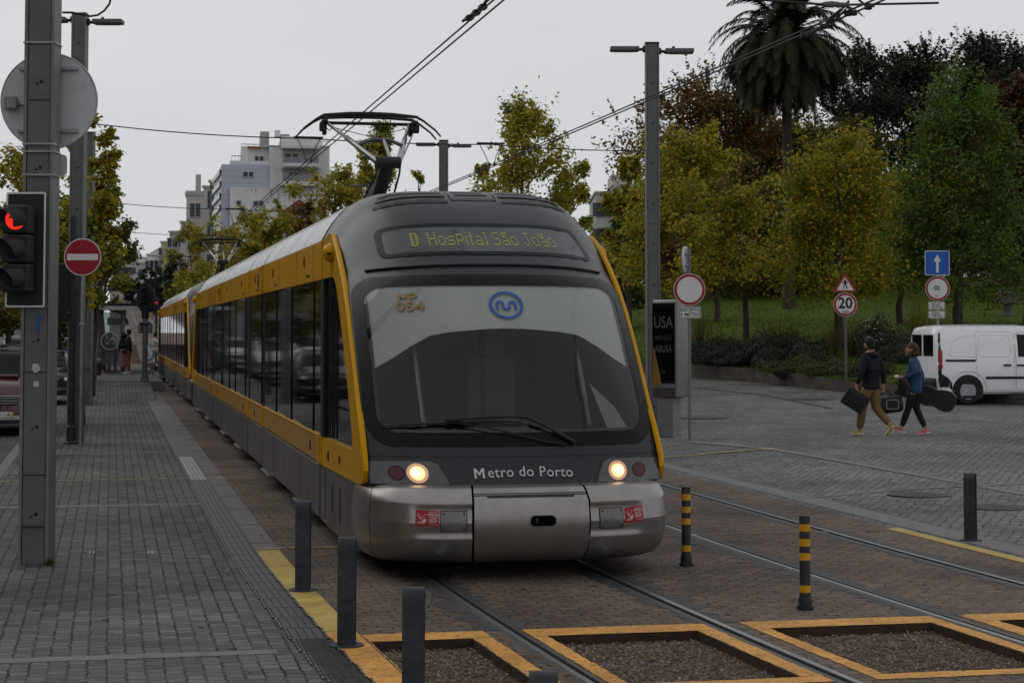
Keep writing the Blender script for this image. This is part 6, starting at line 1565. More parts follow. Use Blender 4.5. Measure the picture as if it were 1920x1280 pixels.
    if hair:
        b = MB(); hm, style = hair
        b.ball(hd-fd*.018+Vector((0, 0, .042)), (.090, .104, .100), 18, 12); b.ball(hd-fd*.05+Vector((0, 0, -.01)), (.080, .066, .085), 14, 10)
        if style == 'beard': b.ball(hd+fd*.062+Vector((0, 0, -.085)), (.052, .042, .040), 12, 8); b.ball(hd+fd*.02+Vector((0, 0, -.075)), (.074, .06, .045), 12, 8)
        if style == 'long':
            rg = random.Random(3)
            for q_ in range(26):
                a = rg.uniform(-2.2, 2.2); dd = (Matrix.Rotation(a, 3, 'Z') @ (-fd)); b.ball(hd+dd*rg.uniform(.06, .11)+Vector((0, 0, rg.uniform(-.17, .07))), rg.uniform(.030, .052), 8, 6)
        ob = b.build('hair', hm, o, smooth=80)
        for v in ob.data.vertices: v.co += Vector(noise.noise_vector(v.co*26))*.012
    return o
m_navy = mat('navy_cloth', (.008, .009, .015), rough=.85, var=.3, scale=9, bump=.2)
m_khaki = mat('khaki_cloth', (.15, .098, .042), rough=.85, var=.15, scale=6, bump=.2)
m_yshoe = mat('yellow_canvas', (.42, .30, .03), rough=.7)
m_blujk = mat('blue_anorak', (.012, .050, .105), rough=.6, var=.25, scale=5, bump=.2)
m_legg = mat('black_leggings', (.006, .006, .007), rough=.7)
m_pink = mat('pink_shoe', (.55, .08, .12), rough=.6)
m_hairb = mat('black_hair', (.006, .005, .005), rough=.6, var=.4, scale=40, bump=.5)
m_hairc = mat('curly_brown_hair', (.055, .024, .010), rough=.6, var=.5, scale=40, bump=.6)
def P0(): return {'pelvis': (0, 0, .95), 'waist': (0, .01, 1.12), 'chest': (0, .0, 1.32), 'neck': (0, 0, 1.48), 'head': (0, .02, 1.64), 'shL': (-.18, 0, 1.42), 'shR': (.18, 0, 1.42), 'hpL': (-.09, 0, .90), 'hpR': (.09, 0, .90)}
J = P0(); J.update({'elL': (-.27, -.02, 1.15), 'wrL': (-.29, .10, .91), 'elR': (.26, -.08, 1.14), 'wrR': (.28, -.06, .91), 'knL': (-.09, .13, .50), 'anL': (-.09, .20, .09), 'toL': (-.09, .34, .035), 'knR': (.09, -.04, .49), 'anR': (.09, -.36, .20), 'toR': (.09, -.27, .06), 'face': (.1, 1, 0), 'head': (.0, .035, 1.63)})
q = ppos(1634, 817); man = person('man in a dark hooded jacket and khaki trousers walking left with two black bags', q, PI/2-YAW-math.radians(48), J, clothes=[('jacket', m_navy, -.13, 'hood'), ('trousers', m_khaki, .026), ('shoes', m_yshoe)], hair=(m_hairb, 'beard'), bulk=1.16)
def world(o, p): return Matrix.Translation(o.location) @ Matrix.Rotation(o.rotation_euler.z, 4, 'Z') @ Vector(p)
m_bag = mat('black_bag_cloth', (.012, .012, .013), rough=.6, var=.3, bump=.2)
m_case = mat('black_hard_case', (.010, .010, .011), rough=.3, var=.2, coat=.3)
# briefcase in the forward (right) hand
wp = world(man, (-.30, .13, .84)); o = thing('laptop_bag', 'flat black laptop bag hanging from the forward hand of the man in khaki', 'bag', wp, man.rotation_euler.z+.6)
b = MB(); b.box((0, .0, -.20), (.09, .42, .33), .025, rot=(math.radians(32), 0, 0)); b.build('bag_body', m_bag, o, smooth=40); b = MB(); b.tube([(0, -.07, -.04), (0, -.04, .01), (0, .04, .02), (0, .09, -.06)], .010, 6); b.build('handle', m_bag, o); b = MB(); b.box((-.045, .0, -.16), (.012, .34, .16), .006, rot=(math.radians(32), 0, 0)); b.build('flap', m_case, o)
wp = world(man, (.30, -.06, .82)); o = thing('travel_bag', 'bulky black travel bag with pale piping in the rear hand of the man', 'bag', wp, man.rotation_euler.z+.75)
b = MB(); b.box((0, -.08, -.27), (.26, .50, .30), .07, seg=3, rot=(math.radians(-8), 0, 0)); bb = b.build('bag_body', m_bag, o, smooth=50); b = MB(); b.tube([(0, .06, -.14), (0, .03, .0), (0, -.04, .0), (0, -.16, -.13)], .011, 6); b.build('handle', m_bag, o)
b = MB(); rr = rrect(-.24, -.34, -.03, -.18, .03, 3, 1); b.tube([(-.135, y, z) for y, z in rr]+[(-.135, *rr[0])], .006, 5, caps=False); b.build('piping', mat('pale_piping', (.3, .3, .3), rough=.6), bb)
J = P0(); s_ = .94
J.update({'elL': (-.24, -.03, 1.16), 'wrL': (-.20, .20, 1.10), 'hdL': (0, 1, .05), 'elR': (.24, -.10, 1.16), 'wrR': (.25, -.16, .92), 'knL': (-.08, .12, .50), 'anL': (-.08, .26, .13), 'toL': (-.08, .39, .12), 'knR': (.08, -.02, .50), 'anR': (.08, -.20, .10), 'toR': (.08, -.07, .035), 'face': (-.1, 1, -.05), 'head': (0, .05, 1.62)})
J['knR'] = (.08, -.02, .50)
J = {k_: tuple(c*s_ for c in v) if k_ not in ('face', 'hdL') else v for k_, v in J.items()}
q = ppos(1716, 815); wom = person('woman with curly hair in a blue anorak and pink shoes walking left', q, PI/2-YAW-math.radians(16), J, clothes=[('jacket', m_blujk, -.18), ('trousers', m_legg, .012), ('shoes', m_pink)], hair=(m_hairc, 'long'), bulk=1.18)
b = MB(); b.ball((-.19, .30, 1.05), (.03, .05, .03), 8, 6); b.build('small_item', m_white, wom)
b = MB(); b.tube([(-.16, .10, 1.12), (-.20, .16, .98), (-.20, .10, .86), (-.17, .05, .80)], [.05, .06, .05, .02], 8); b.build('scarf', mat('violet_scarf', (.05, .025, .045), rough=.9), wom)
# guitar case on her far side
wp = world(wom, (.27, -.15, .80)); o = thing('guitar_case', 'long black guitar case carried behind the woman in the blue anorak', 'guitar case', wp, wom.rotation_euler.z)
b = MB(); prof = [(.46, .10), (.50, .155), (.47, .20), (.20, .16), (.10, .15), (.0, .21), (-.10, .235), (-.18, .20), (-.25, .19), (-.34, .235), (-.46, .245), (-.56, .19), (-.60, .08)]
up_ = [(y, z*.88) for y, z in prof]; dn_ = [(y, -z*.88) for y, z in reversed(prof)]
rot = Matrix.Rotation(math.radians(17), 4, 'X'); b.prism([(-.07, y, -.10+z) for y, z in [(y_, .02+zz*.9) for y_, zz in up_]+[(y_, .02+zz*.9) for y_, zz in dn_]], (.14, 0, 0), mtx=rot)
es = [e for e in b.bm.edges]; bmesh.ops.bevel(b.bm, geom=es, offset=.012, segments=2, affect='EDGES'); bc_ = b.build('case_shell', m_case, o, smooth=40)
b = MB(); b.tube([(0, -.06, .10), (0, -.03, .16), (0, .05, .18), (0, .09, .15)], .012, 6); b.build('handle', m_bag, o)

# people at the stop
JS = P0(); JS.update({'elL': (-.24, -.02, 1.14), 'wrL': (-.23, .05, .90), 'elR': (.24, -.02, 1.14), 'wrR': (.23, .06, .90), 'knL': (-.09, .02, .49), 'anL': (-.09, 0, .08), 'toL': (-.09, .14, .03), 'knR': (.09, .02, .49), 'anR': (.09, 0, .08), 'toR': (.09, .14, .03)})
m_orng = mat('rust_trousers', (.20, .065, .015), rough=.8); m_floral = mat('floral_skirt', (.10, .02, .035), rough=.8, col2=(.30, .22, .24), scale=28); m_dcl = mat('dark_teal_coat', (.008, .018, .026), rough=.8); m_wcl = mat('white_tee', (.45, .45, .45), rough=.8); m_jean = mat('pale_jeans', (.10, .18, .25), rough=.8)
PG = .33
person('man with dark top and rust trousers waiting by the tram shelter', pf(241, 76, PG+.02), PI*.55, dict(JS, face=(0, 1, 0)), clothes=[('jacket', m_navy, -.08), ('trousers', m_orng, .016), ('shoes', m_white)], hair=(m_hairb, 'beard'), simple=True)
person('woman in a dark top and floral skirt waiting beside the man in rust trousers', pf(231, 76.5, PG), -PI*.3, {k_: tuple(c*.93 for c in v) for k_, v in JS.items()}, clothes=[('jacket', m_legg, .05), ('skirt', m_floral), ('shoes', m_white)], hair=(m_hairb, 'long'), simple=True)
JL = dict(JS); JL.update({'waist': (0, .12, 1.10), 'chest': (0, .28, 1.22), 'neck': (0, .40, 1.32), 'head': (0, .50, 1.42), 'shL': (-.18, .34, 1.30), 'shR': (.18, .34, 1.30), 'elL': (-.22, .56, 1.10), 'wrL': (-.18, .78, 1.04), 'elR': (.22, .52, 1.08), 'wrR': (.18, .70, .98)})
person('person in a dark teal coat leaning forward behind the shelter glass', pf(216, 79, PG), PI*.5, JL, clothes=[('jacket', m_dcl, -.10), ('trousers', m_legg, .01), ('shoes', m_blackp)], hair=(m_hairb, 'short'), simple=True)
person('person in pale clothes standing behind the shelter glass at the left', pf(205, 80, PG), PI*.4, {k_: tuple(c*.95 for c in v) for k_, v in JS.items()}, clothes=[('jacket', mat('grey_coat', (.09, .09, .09), rough=.8), -.05), ('trousers', m_wcl, .01), ('shoes', m_tail)], hair=(m_hairb, 'short'), simple=True)
JR = dict(JS); JR.update({'knL': (-.09, .30, .60), 'anL': (-.09, .18, .20), 'toL': (-.09, .30, .12), 'knR': (.09, -.12, .50), 'anR': (.09, -.50, .36), 'toR': (.09, -.55, .24), 'elL': (-.26, -.16, 1.18), 'wrL': (-.20, -.02, .98), 'elR': (.26, .14, 1.20), 'wrR': (.18, .30, 1.22), 'head': (0, .07, 1.63)})
person('person in a white top and jeans running across the tracks behind the coupled tram', colm(289, 93, .2), -PI*.42, JR, clothes=[('jacket', m_wcl, -.02), ('trousers', m_jean, .012), ('shoes', m_white)], hair=(m_hairb, 'short'), simple=True)
# ------------------------------------------------------------------ vegetation
def leaf_mesh(name, pts, nrm, size, rng, m, parent, jit=.5):
    n = len(pts); P = np.array(pts, dtype=np.float32); Nn = np.array(nrm, dtype=np.float32)
    Nn += rng.normal(0, jit, Nn.shape); Nn /= np.linalg.norm(Nn, axis=1, keepdims=True)+1e-6
    a = rng.normal(0, 1, Nn.shape); a -= Nn*(a*Nn).sum(1, keepdims=True); a /= np.linalg.norm(a, axis=1, keepdims=True)+1e-6
    b_ = np.cross(Nn, a); s = (size*rng.uniform(.6, 1.35, n))[:, None]
    fold = Nn*s*.18
    V = np.stack([P-a*s*.6, P+b_*s*.42-fold*0, P+a*s*.6-fold, P-b_*s*.42], 1).reshape(-1, 3)
    me = bpy.data.meshes.new(name); me.vertices.add(4*n); me.vertices.foreach_set('co', V.ravel())
    me.loops.add(4*n); me.loops.foreach_set('vertex_index', np.arange(4*n, dtype=np.int32)); me.polygons.add(n)
    me.polygons.foreach_set('loop_start', np.arange(0, 4*n, 4, dtype=np.int32)); me.polygons.foreach_set('loop_total', np.full(n, 4, dtype=np.int32))
    me.update(calc_edges=True)
    return mesh_obj(name, me, m, parent)
def crown_points(rng, n, h0, h1, R, shape, lobes, sprig=.25, hollow=.5, flat=.75):
    H = h1-h0; L_ = []; ph = rng.uniform(0, 6.28, 9)
    for k in range(lobes):
        t = rng.uniform(.05, 1)**.9
        a = rng.uniform(0, 2*PI)
        if shape == 'cone': env = R*(1.0-.82*t**1.25)
        elif shape == 'egg': env = R*math.sqrt(max(.05, 1-(2*t-.85)**2*.72))*.95
        else: env = R*math.sqrt(max(.04, 1-(2*t-1)**2))
        env *= 1+.24*math.sin(2*a+ph[0])+.16*math.sin(3*a+7*t+ph[1])+.16*math.sin(11*t+ph[2]+a)
        r = env*math.sqrt(rng.uniform(.05, .9))
        lr = R*rng.uniform(.20, .38)*(1-.25*t)
        L_.append((r*math.cos(a), r*math.sin(a), h0+H*t-lr*.3, lr))
    out = []; nr = []
    w_ = np.array([l[3]**2 for l in L_]); w_ /= w_.sum(); cnt = rng.multinomial(n, w_)
    for (x, y, z, lr), c in zip(L_, cnt):
        # each lobe: small clumps of leaves on twigs
        k = max(3, int(c/11)); d = rng.normal(0, 1, (k, 3)); d /= np.linalg.norm(d, axis=1, keepdims=True)
        rad = lr*(hollow+(1.12-hollow)*rng.random(k)**.6)[:, None]; cc = d*rad; cc[:, 2] *= flat
        idx = rng.integers(0, k, c); p = cc[idx]+rng.normal(0, lr*.17+.05, (c, 3))
        out.append(p+np.array([x, y, z])); nn_ = d[idx]*.6; nn_[:, 2] += .85; nr.append(nn_)
    # stray sprigs reaching beyond the crown
    ns = int(n*sprig*.12)
    if ns > 30:
        k = max(4, ns//26); 
        for q in range(k):
            l = L_[rng.integers(0, len(L_))]; d = np.array([l[0], l[1], .0]); d = d/(np.linalg.norm(d)+1e-6)*rng.uniform(.3, 1)+np.array([0, 0, rng.uniform(.1, 1.1)]); d /= np.linalg.norm(d); ln = l[3]*rng.uniform(.9, 1.7)
            t_ = rng.random(26)[:, None]; out.append(np.array(l[:3])+d*l[3]*.5+d*ln*t_+rng.normal(0, .05, (26, 3))); nr.append(np.tile([0, 0, .8], (26, 1)))
    P = np.concatenate(out); Q = np.concatenate(nr); f_ = 2.6/max(.8, R)**.5
    nz_ = np.sin(P[:, 0]*f_*1.7+ph[3]+np.sin(P[:, 2]*f_+ph[4])*1.3)+np.sin(P[:, 1]*f_*1.9+ph[5]+np.sin(P[:, 0]*f_*.9+ph[6]))+np.sin(P[:, 2]*f_*2.1+ph[7]+np.sin(P[:, 1]*f_*1.2+ph[8])*1.2)
    keep = nz_ > -.95+rng.normal(0, .25, len(P)); return P[keep], Q[keep], L_
def tree(name, label, P_, h0, h1, R, m, n=9000, leaf=.13, shape='egg', lobes=34, seed=1, tr=.11, group=None, hollow=.62, sprig=.9, bark=None, flat=.8, limbs=12):
    rng = np.random.default_rng(seed); o = thing(name, label, 'tree', P_, rng.uniform(0, 6), group)
    pts, nr, L_ = crown_points(rng, n, h0, h1, R, shape, lobes, sprig, hollow, flat)
    b = MB(); top = h0+(h1-h0)*.8; tp = [(0, 0, -.3), (rng.normal(0, .03), rng.normal(0, .03), h0*.5), (rng.normal(0, .06), rng.normal(0, .06), h0), (rng.normal(0, .12), rng.normal(0, .12), (h0+top)/2), (0, 0, top)]
    b.tube(tp, [tr*1.25, tr, tr*.85, tr*.5, tr*.12], 9); tk = b.build('trunk', bark or m_bark, o, smooth=60)
    b = MB()
    for l in sorted(L_, key=lambda q: -q[3])[:limbs]:
        t_ = min(.9, max(.12, (l[2]-h0)/(top-h0)-.25)); s0 = Vector(tp[2]).lerp(Vector(tp[4]), t_); e0 = Vector(l[:3])
        if (e0-s0).length < .15: continue
        mid = s0.lerp(e0, .5)+Vector((0, 0, (e0-s0).length*.12)); b.tube([s0, mid, e0, e0+(e0-mid)*.35], [tr*.34, tr*.22, tr*.12, .006], 6, caps=False)
    b.build('limbs', bark or m_bark, o, smooth=60)
    leaf_mesh('crown', pts, nr, leaf, rng, m, o)
    return o
lf_yg = leafmat('leaves_yellow_green', [(0.3, 0.2875, 0.025), (0.375, 0.325, 0.03), (0.2375, 0.25, 0.025), (0.45, 0.3375, 0.0275), (0.175, 0.2, 0.02), (0.3375, 0.3, 0.0275)], 0.5)
lf_yel = leafmat('leaves_turning', [(0.175, 0.2188, 0.0245), (0.2537, 0.2625, 0.0245), (0.2975, 0.2625, 0.021), (0.14, 0.1837, 0.021), (0.1925, 0.2188, 0.021), (0.5075, 0.3325, 0.021), (0.2275, 0.245, 0.0245), (0.1575, 0.1925, 0.0245)], 0.5)
lf_olive = leafmat('leaves_olive', [(0.116, 0.116, 0.0203), (0.1522, 0.1377, 0.0232), (0.087, 0.0899, 0.0145), (0.1885, 0.145, 0.0203), (0.1015, 0.116, 0.0174)], 0.45)
lf_green = leafmat('leaves_green', [(0.072, 0.136, 0.0192), (0.096, 0.168, 0.0224), (0.0544, 0.1024, 0.016), (0.128, 0.176, 0.0224), (0.288, 0.192, 0.0192)], 0.48)
lf_dark = leafmat('leaves_dark', [(0.0195, 0.0255, 0.012), (0.027, 0.033, 0.0135), (0.015, 0.018, 0.0105), (0.033, 0.033, 0.0135), (0.03, 0.024, 0.0135)], 0.25)
lf_brown = leafmat('leaves_brown', [(0.1088, 0.064, 0.0154), (0.1536, 0.0832, 0.0154), (0.0768, 0.0538, 0.0141), (0.2048, 0.1088, 0.0179), (0.0896, 0.0717, 0.0154), (0.0742, 0.0717, 0.0179)], 0.42)
lf_red = leafmat('leaves_red_brown', [(0.0675, 0.036, 0.021), (0.09, 0.045, 0.021), (0.048, 0.03, 0.018), (0.1275, 0.0675, 0.024)], 0.35)
lf_far = leafmat('leaves_far', [(.045, .055, .035), (.055, .060, .038), (.038, .048, .032), (.065, .062, .035)], .2)

def T(px, z, ground, top_y, bot_y, wpx, m, label, hill=False, **k):
    P_ = hill_at(px, z) if hill else colm(px, z, ground)
    h1 = HC+(HOR-top_y)*z/F-P_.z; h0 = max(.5, HC+(HOR-bot_y)*z/F-P_.z); R = wpx*z/F/2
    return tree(k.pop('name', 'tree'), label, P_, h0, h1, R, m, **k)
# left row along the platform
T(45, 44, 0, 275, 600, 210, lf_yg, 'yellow green tree rising behind the round sign back at the left edge', n=12000, lobes=34, seed=11, shape='egg', leaf=.10, group='street trees of the left row')
T(150, 42, 0, 195, 560, 118, lf_yg, 'tree whose thin branches reach right past the round sign back', n=7000, lobes=24, seed=12, leaf=.10, sprig=2.5, group='street trees of the left row')
T(172, 58, 0, 330, 590, 128, lf_olive, 'darker olive tree between the lamp masts above the no entry sign', n=10000, lobes=30, seed=13, leaf=.12, group='street trees of the left row')
T(193, 84, .3, 400, 590, 96, lf_yel, 'golden yellow tree over the tram shelter roof', n=9000, lobes=28, seed=14, leaf=.14, group='street trees of the left row')
T(110, 66, .1, 380, 640, 150, lf_olive, 'dense olive tree behind the parked silver car on the left', n=9000, lobes=26, seed=15, leaf=.14, group='street trees of the left row')
T(10, 64, .1, 470, 620, 130, lf_olive, 'low dark olive tree at the left edge behind the traffic signal', n=6000, lobes=20, seed=16, leaf=.14, group='street trees of the left row')
b_ = [((0.1, .2, 6.2), (1.3, .1, 6.0), (2.5, 0, 5.7)), ((.1, 0, 6.7), (.9, 0, 7.1), (1.3, 0, 7.15)), ((0, 0, 5.2), (.9, -.1, 5.1), (1.5, 0, 4.7))]
# behind the tram
gc = 'street trees behind the trams'
T(985, 62, .3, 190, 470, 215, lf_yg, 'yellow green tree with a narrow top directly above the tram roof centre', shape='cone', n=15000, lobes=60, seed=21, leaf=.11, sprig=1.2, group=gc)
T(905, 66, .3, 300, 480, 90, lf_yg, 'thin sprig of a tree left of the tall one above the tram roof', shape='cone', n=1800, lobes=10, seed=28, leaf=.12, sprig=3, group=gc)
T(1070, 64, .3, 300, 470, 80, lf_yg, 'small yellow green tree right of the tall one above the tram roof', n=3500, lobes=14, seed=29, leaf=.12, sprig=2, group=gc)
T(708, 76, .3, 232, 480, 112, lf_yg, 'slim yellow green tree seen through the pantograph of the leading tram', shape='cone', n=12000, lobes=50, seed=22, leaf=.12, sprig=1.2, group=gc)
T(625, 84, .3, 318, 520, 175, lf_yg, 'green yellow tree left of the leading tram roof, below the pantograph', n=9000, lobes=30, seed=23, leaf=.14, group=gc)
T(785, 90, .3, 325, 480, 50, lf_yg, 'tuft of a tree just right of the pantograph base', n=1500, lobes=8, seed=30, leaf=.14, group=gc)
T(558, 104, .3, 378, 540, 120, lf_brown, 'russet tree in front of the white apartment block', n=8000, lobes=28, seed=24, leaf=.16, group=gc)
T(470, 118, .4, 388, 560, 130, lf_yg, 'yellow green tree under the left part of the white apartment block', n=8000, lobes=28, seed=25, leaf=.17, group=gc)
T(410, 138, .5, 400, 570, 130, lf_yg, 'green tree above the pantograph of the coupled tram', n=8000, lobes=28, seed=26, leaf=.19, group=gc)
T(352, 165, 1.5, 425, 575, 90, lf_yel, 'olive green tree at the foot of the pale narrow tower', n=6000, lobes=22, seed=27, leaf=.22, group=gc)
T(520, 92, .3, 420, 560, 110, lf_yel, 'low yellow tree just above the roof of the coupled tram', n=6000, lobes=20, seed=31, leaf=.15, group=gc)
for k, (px, z, ty, w_) in enumerate(((275, 230, 485, 55), (305, 215, 500, 50), (328, 190, 470, 46), (248, 250, 520, 44), (289, 200, 530, 50))):
    T(px, z, 3.6, ty, 600, w_, lf_far, ['hazy tree in the far street, leftmost of three', 'hazy tree in the far street, middle of three', 'hazy tree in the far street, nearest to the tram roof', 'small hazy tree at the far end left of the others', 'low hazy tree in front of the others in the far street'][k], n=3500, lobes=18, seed=40+k, leaf=.3, group='hazy trees in the far street')
# park side, near
gp_ = 'young plane trees along the park edge'
T(1285, 52, .5, 262, 530, 235, lf_yg, 'bright yellow green tree directly right of the tall right mast', n=24000, lobes=50, seed=51, leaf=.095, sprig=1.8, hill=False, group=gp_)
T(1178, 60, .6, 300, 560, 110, lf_yg, 'yellow green tree half hidden behind the right mast, left of it', n=7000, lobes=26, seed=52, leaf=.13, sprig=1.5, group=gp_)
T(1155, 74, .8, 372, 600, 110, lf_green, 'darker green low tree between the tram and the right mast', n=7000, lobes=24, seed=53, leaf=.15, group=gp_)
T(1400, 62, .5, 300, 545, 190, lf_olive, 'olive tree with a thin straight trunk standing on the lawn', n=16000, lobes=36, seed=54, leaf=.10, hill=True, tr=.10, group=gp_)
T(1575, 58, .5, 262, 545, 290, lf_yel, 'round tree turning yellow with orange leaves behind the pedestrian sign', n=32000, lobes=64, shape='cone', seed=55, leaf=.090, hill=True, tr=.13, group=gp_)
T(1800, 60, .5, 150, 545, 330, lf_green, 'tall dense green tree behind the blue arrow sign', shape='cone', n=42000, lobes=90, seed=56, leaf=.10, hill=True, tr=.16, group=gp_)
T(1690, 66, .5, 325, 545, 180, lf_yel, 'smaller green tree between the yellow one and the tall green one', n=9000, lobes=30, seed=57, leaf=.13, hill=True, group=gp_)
T(1925, 64, .5, 380, 560, 130, lf_green, 'green tree cut by the right edge behind the lamp post', n=7000, lobes=24, seed=58, leaf=.14, hill=True, group=gp_)
T(1345, 72, .5, 400, 545, 110, lf_olive, 'low olive tree under the bright one behind the road sign', n=6000, lobes=22, seed=59, leaf=.14, hill=True, group=gp_)
# park side, behind
gb = 'large old trees at the back of the park'
back = [(1335, 92, 150, 520, 300, lf_brown, 'tall thin leaved rust tree left of the palm'), (1440, 96, 215, 560, 270, lf_brown, 'rust brown tree just below the palm fronds on the left'), (1545, 94, 245, 560, 240, lf_olive, 'brown green tree right of the palm trunk'),
 (1270, 98, 300, 580, 220, lf_olive, 'shady olive tree behind the right mast'), (1650, 108, 88, 520, 250, lf_dark, 'very dark tall tree with feathery top right of the palm'), (1745, 112, 95, 520, 210, lf_dark, 'dark tall tree in the middle of the back row'),
 (1870, 104, 62, 500, 230, lf_dark, 'tallest dark tree in the upper right corner'), (1905, 84, 150, 560, 170, lf_red, 'reddish brown tree at the right edge in front of the dark ones'), (1620, 100, 300, 590, 200, lf_dark, 'dark shady tree low behind the yellow one'),
 (1480, 104, 380, 600, 240, lf_dark, 'dark undergrowth tree behind the palm trunk'), (1740, 96, 330, 600, 220, lf_dark, 'dark tree filling the gap behind the green one'), (1240, 104, 430, 620, 200, lf_dark, 'dark tree seen low between the tram and the sign'), (1380, 108, 450, 620, 220, lf_dark, 'dark low tree behind the lawn slope')]
for k, (px, z, ty, by, w_, m_, lb) in enumerate(back):
    by = min(by, 520); w_ = w_*1.18 if ty < 300 else w_
    T(px, z, 3, ty, by, w_, m_, lb, n=42000 if ty < 300 else 12000, lobes=110 if ty < 300 else 34, seed=60+k, leaf=.17 if m_ is not lf_brown else .15, hill=True, tr=.28, sprig=2.0, group=gb, hollow=.35)

# palm
rng = random.Random(7)
P_ = hill_at(1480, 80); zc = HC+(HOR-76)*80/F-P_.z
pal = thing('palm_tree', 'tall date palm with a drooping skirt of fronds against the sky', 'palm', P_)
b = MB(); b.tube([(0, 0, -.5), (.02, 0, zc*.3), (-.03, 0, zc*.65), (0, 0, zc-.2)], [.30, .22, .20, .26], 14); tk = b.build('trunk', mat('palm_bark', (.045, .034, .028), rough=.9, var=.4, scale=14, bump=.8, bscale=26), pal, smooth=60)
b = MB(); b.ball((0, 0, zc-.15), (.55, .55, .62), 14, 10); b.build('crown_heart', mat('palm_heart', (.10, .055, .02), rough=.9, var=.5, scale=8, bump=.8), pal, smooth=60)
def fronds(n, elev0, elev1, length, droop, name, m, wl=.42, dens=46):
    V = []; Fc = []
    for k in range(n):
        az = rng.uniform(0, 2*PI); el = math.radians(rng.uniform(elev0, elev1)); ln = length*rng.uniform(.82, 1.12); p = Vector((0, 0, zc+rng.uniform(-.15, .25))); d = Vector((math.cos(az)*math.cos(el), math.sin(az)*math.cos(el), math.sin(el))); seg = 14; pts = []
        for s_ in range(seg+1):
            pts.append(p.copy()); p = p+d*ln/seg; d = (d+Vector((0, 0, -droop*(.5+s_/seg)/seg))).normalized()
        for s_ in range(seg):           # rachis
            a, c = pts[s_], pts[s_+1]; t_ = (c-a).normalized(); sd = t_.cross(Vector((0, 0, 1)));
            if sd.length < .05: sd = Vector((1, 0, 0))
            sd.normalize(); w_ = .028*(1-s_/seg)+.006; i = len(V); V += [a-sd*w_, a+sd*w_, c+sd*w_*.9, c-sd*w_*.9]; Fc.append((i, i+1, i+2, i+3))
        for q in range(dens):
            t = .10+.9*q/dens; s_ = min(seg-1, int(t*seg)); a = pts[s_].lerp(pts[s_+1], t*seg-s_); tg = (pts[s_+1]-pts[s_]).normalized(); sd = tg.cross(Vector((0, 0, 1)))
            if sd.length < .05: sd = Vector((1, 0, 0))
            sd.normalize(); up_ = sd.cross(tg)
            ll = wl*math.sin(PI*min(1, (t*.86+.12)))**.6*rng.uniform(.8, 1.1)
            for sg in (-1, 1):
                dr = (sd*sg*.62+tg*.72+up_*rng.uniform(-.30, .12)).normalized(); e = a+dr*ll+Vector((0, 0, -ll*.22)); wv = tg*.030; i = len(V); V += [a-wv, a+wv, a.lerp(e, .6)+wv*.9, e, a.lerp(e, .6)-wv*.9]; Fc.append((i, i+1, i+2, i+3, i+4))
    me = bpy.data.meshes.new(name); me.from_pydata([tuple(v) for v in V], [], Fc); return mesh_obj(name, me, m, pal)
lf_palm = leafmat('palm_leaves', [(.016, .024, .008), (.022, .032, .009), (.011, .017, .006), (.030, .040, .012)], .10, .8)
lf_dead = leafmat('palm_dead_leaves', [(.040, .028, .018), (.03, .022, .015), (.055, .038, .024), (.022, .022, .012)], .12)
fronds(90, 5, 80, 3.75, 2.5, 'green_fronds', lf_palm, wl=.55, dens=60); fronds(130, -30, 20, 3.75, 2.4, 'hanging_fronds', lf_palm, wl=.5, dens=56); fronds(80, -62, -22, 3.5, 1.8, 'dead_fronds', lf_dead, wl=.42)

# bushes and ground planting behind the low wall
def bush(label, px, z, rx, rz_, h, m, n=5000, leaf=.06, seed=3, name='bush', up=1.0, depth=1.2):
    rng = np.random.default_rng(seed); P_ = hill_at(px, z); o = thing(name, label, 'bush', P_, -YAW)
    d = rng.normal(0, 1, (n, 3)); d /= np.linalg.norm(d, axis=1, keepdims=True); d[:, 2] = np.abs(d[:, 2]); lump = 1+.16*np.sin(d[:, 0]*7+seed)+.12*np.cos(d[:, 1]*9+d[:, 2]*6)
    rad = (.72+.30*rng.random(n))*lump; p = d*rad[:, None]*np.array([rx, depth, h])+rng.normal(0, .03, (n, 3))
    k = max(1, int(n*.04)); sp = rng.integers(0, n, k); p[sp] += d[sp]*np.array([.12, .12, .25])
    leaf_mesh('foliage', p, d+np.array([0, 0, .4]), leaf, rng, m, o); b = MB(); b.ball((0, 0, 0), (rx*.66, depth*.66, h*.66), 16, 10); b.build('inner_twigs', m_bark, o, smooth=60)
    return o
lf_bush = leafmat('bush_leaves', [(.014, .026, .010), (.020, .034, .012), (.010, .018, .008), (.026, .036, .013)], .15)
wz = lambda u: 0
bush('big dark green spreading bush behind the low wall, left mound', 1385, 58.5, 1.1, 0, .68, lf_bush, 9000, .055, 3); bush('big dark green spreading bush behind the low wall, highest middle mound', 1455, 57, 1.15, 0, .85, lf_bush, 9000, .055, 4)
bush('big dark green spreading bush behind the low wall, right mound', 1520, 55.5, .75, 0, .62, lf_bush, 6000, .055, 5); bush('small dark bush touching the left end of the dark bush row', 1335, 60, .9, 0, .65, lf_bush, 5000, .055, 6)
fl_b = bush('round bush with tiny pale flowers behind the walking man', 1645, 55, .62, 0, 1.12, lf_bush, 6000, .05, 7)
rng_ = np.random.default_rng(8); d = rng_.normal(0, 1, (160, 3)); d /= np.linalg.norm(d, axis=1, keepdims=True); d[:, 2] = np.abs(d[:, 2])*.6+.4
leaf_mesh('flowers', d*np.array([.62, 1.2, 1.15]), d, .05, rng_, leafmat('white_flowers', [(.35, .33, .30), (.28, .24, .2)], .2), fl_b)
bush('dark low bush between the walking pair and the van', 1695, 53.5, .75, 0, .75, lf_bush, 5000, .05, 9)
lf_low = leafmat('low_hedge_leaves', [(.045, .065, .014), (.060, .075, .016), (.030, .048, .012), (.085, .075, .015)], .2)
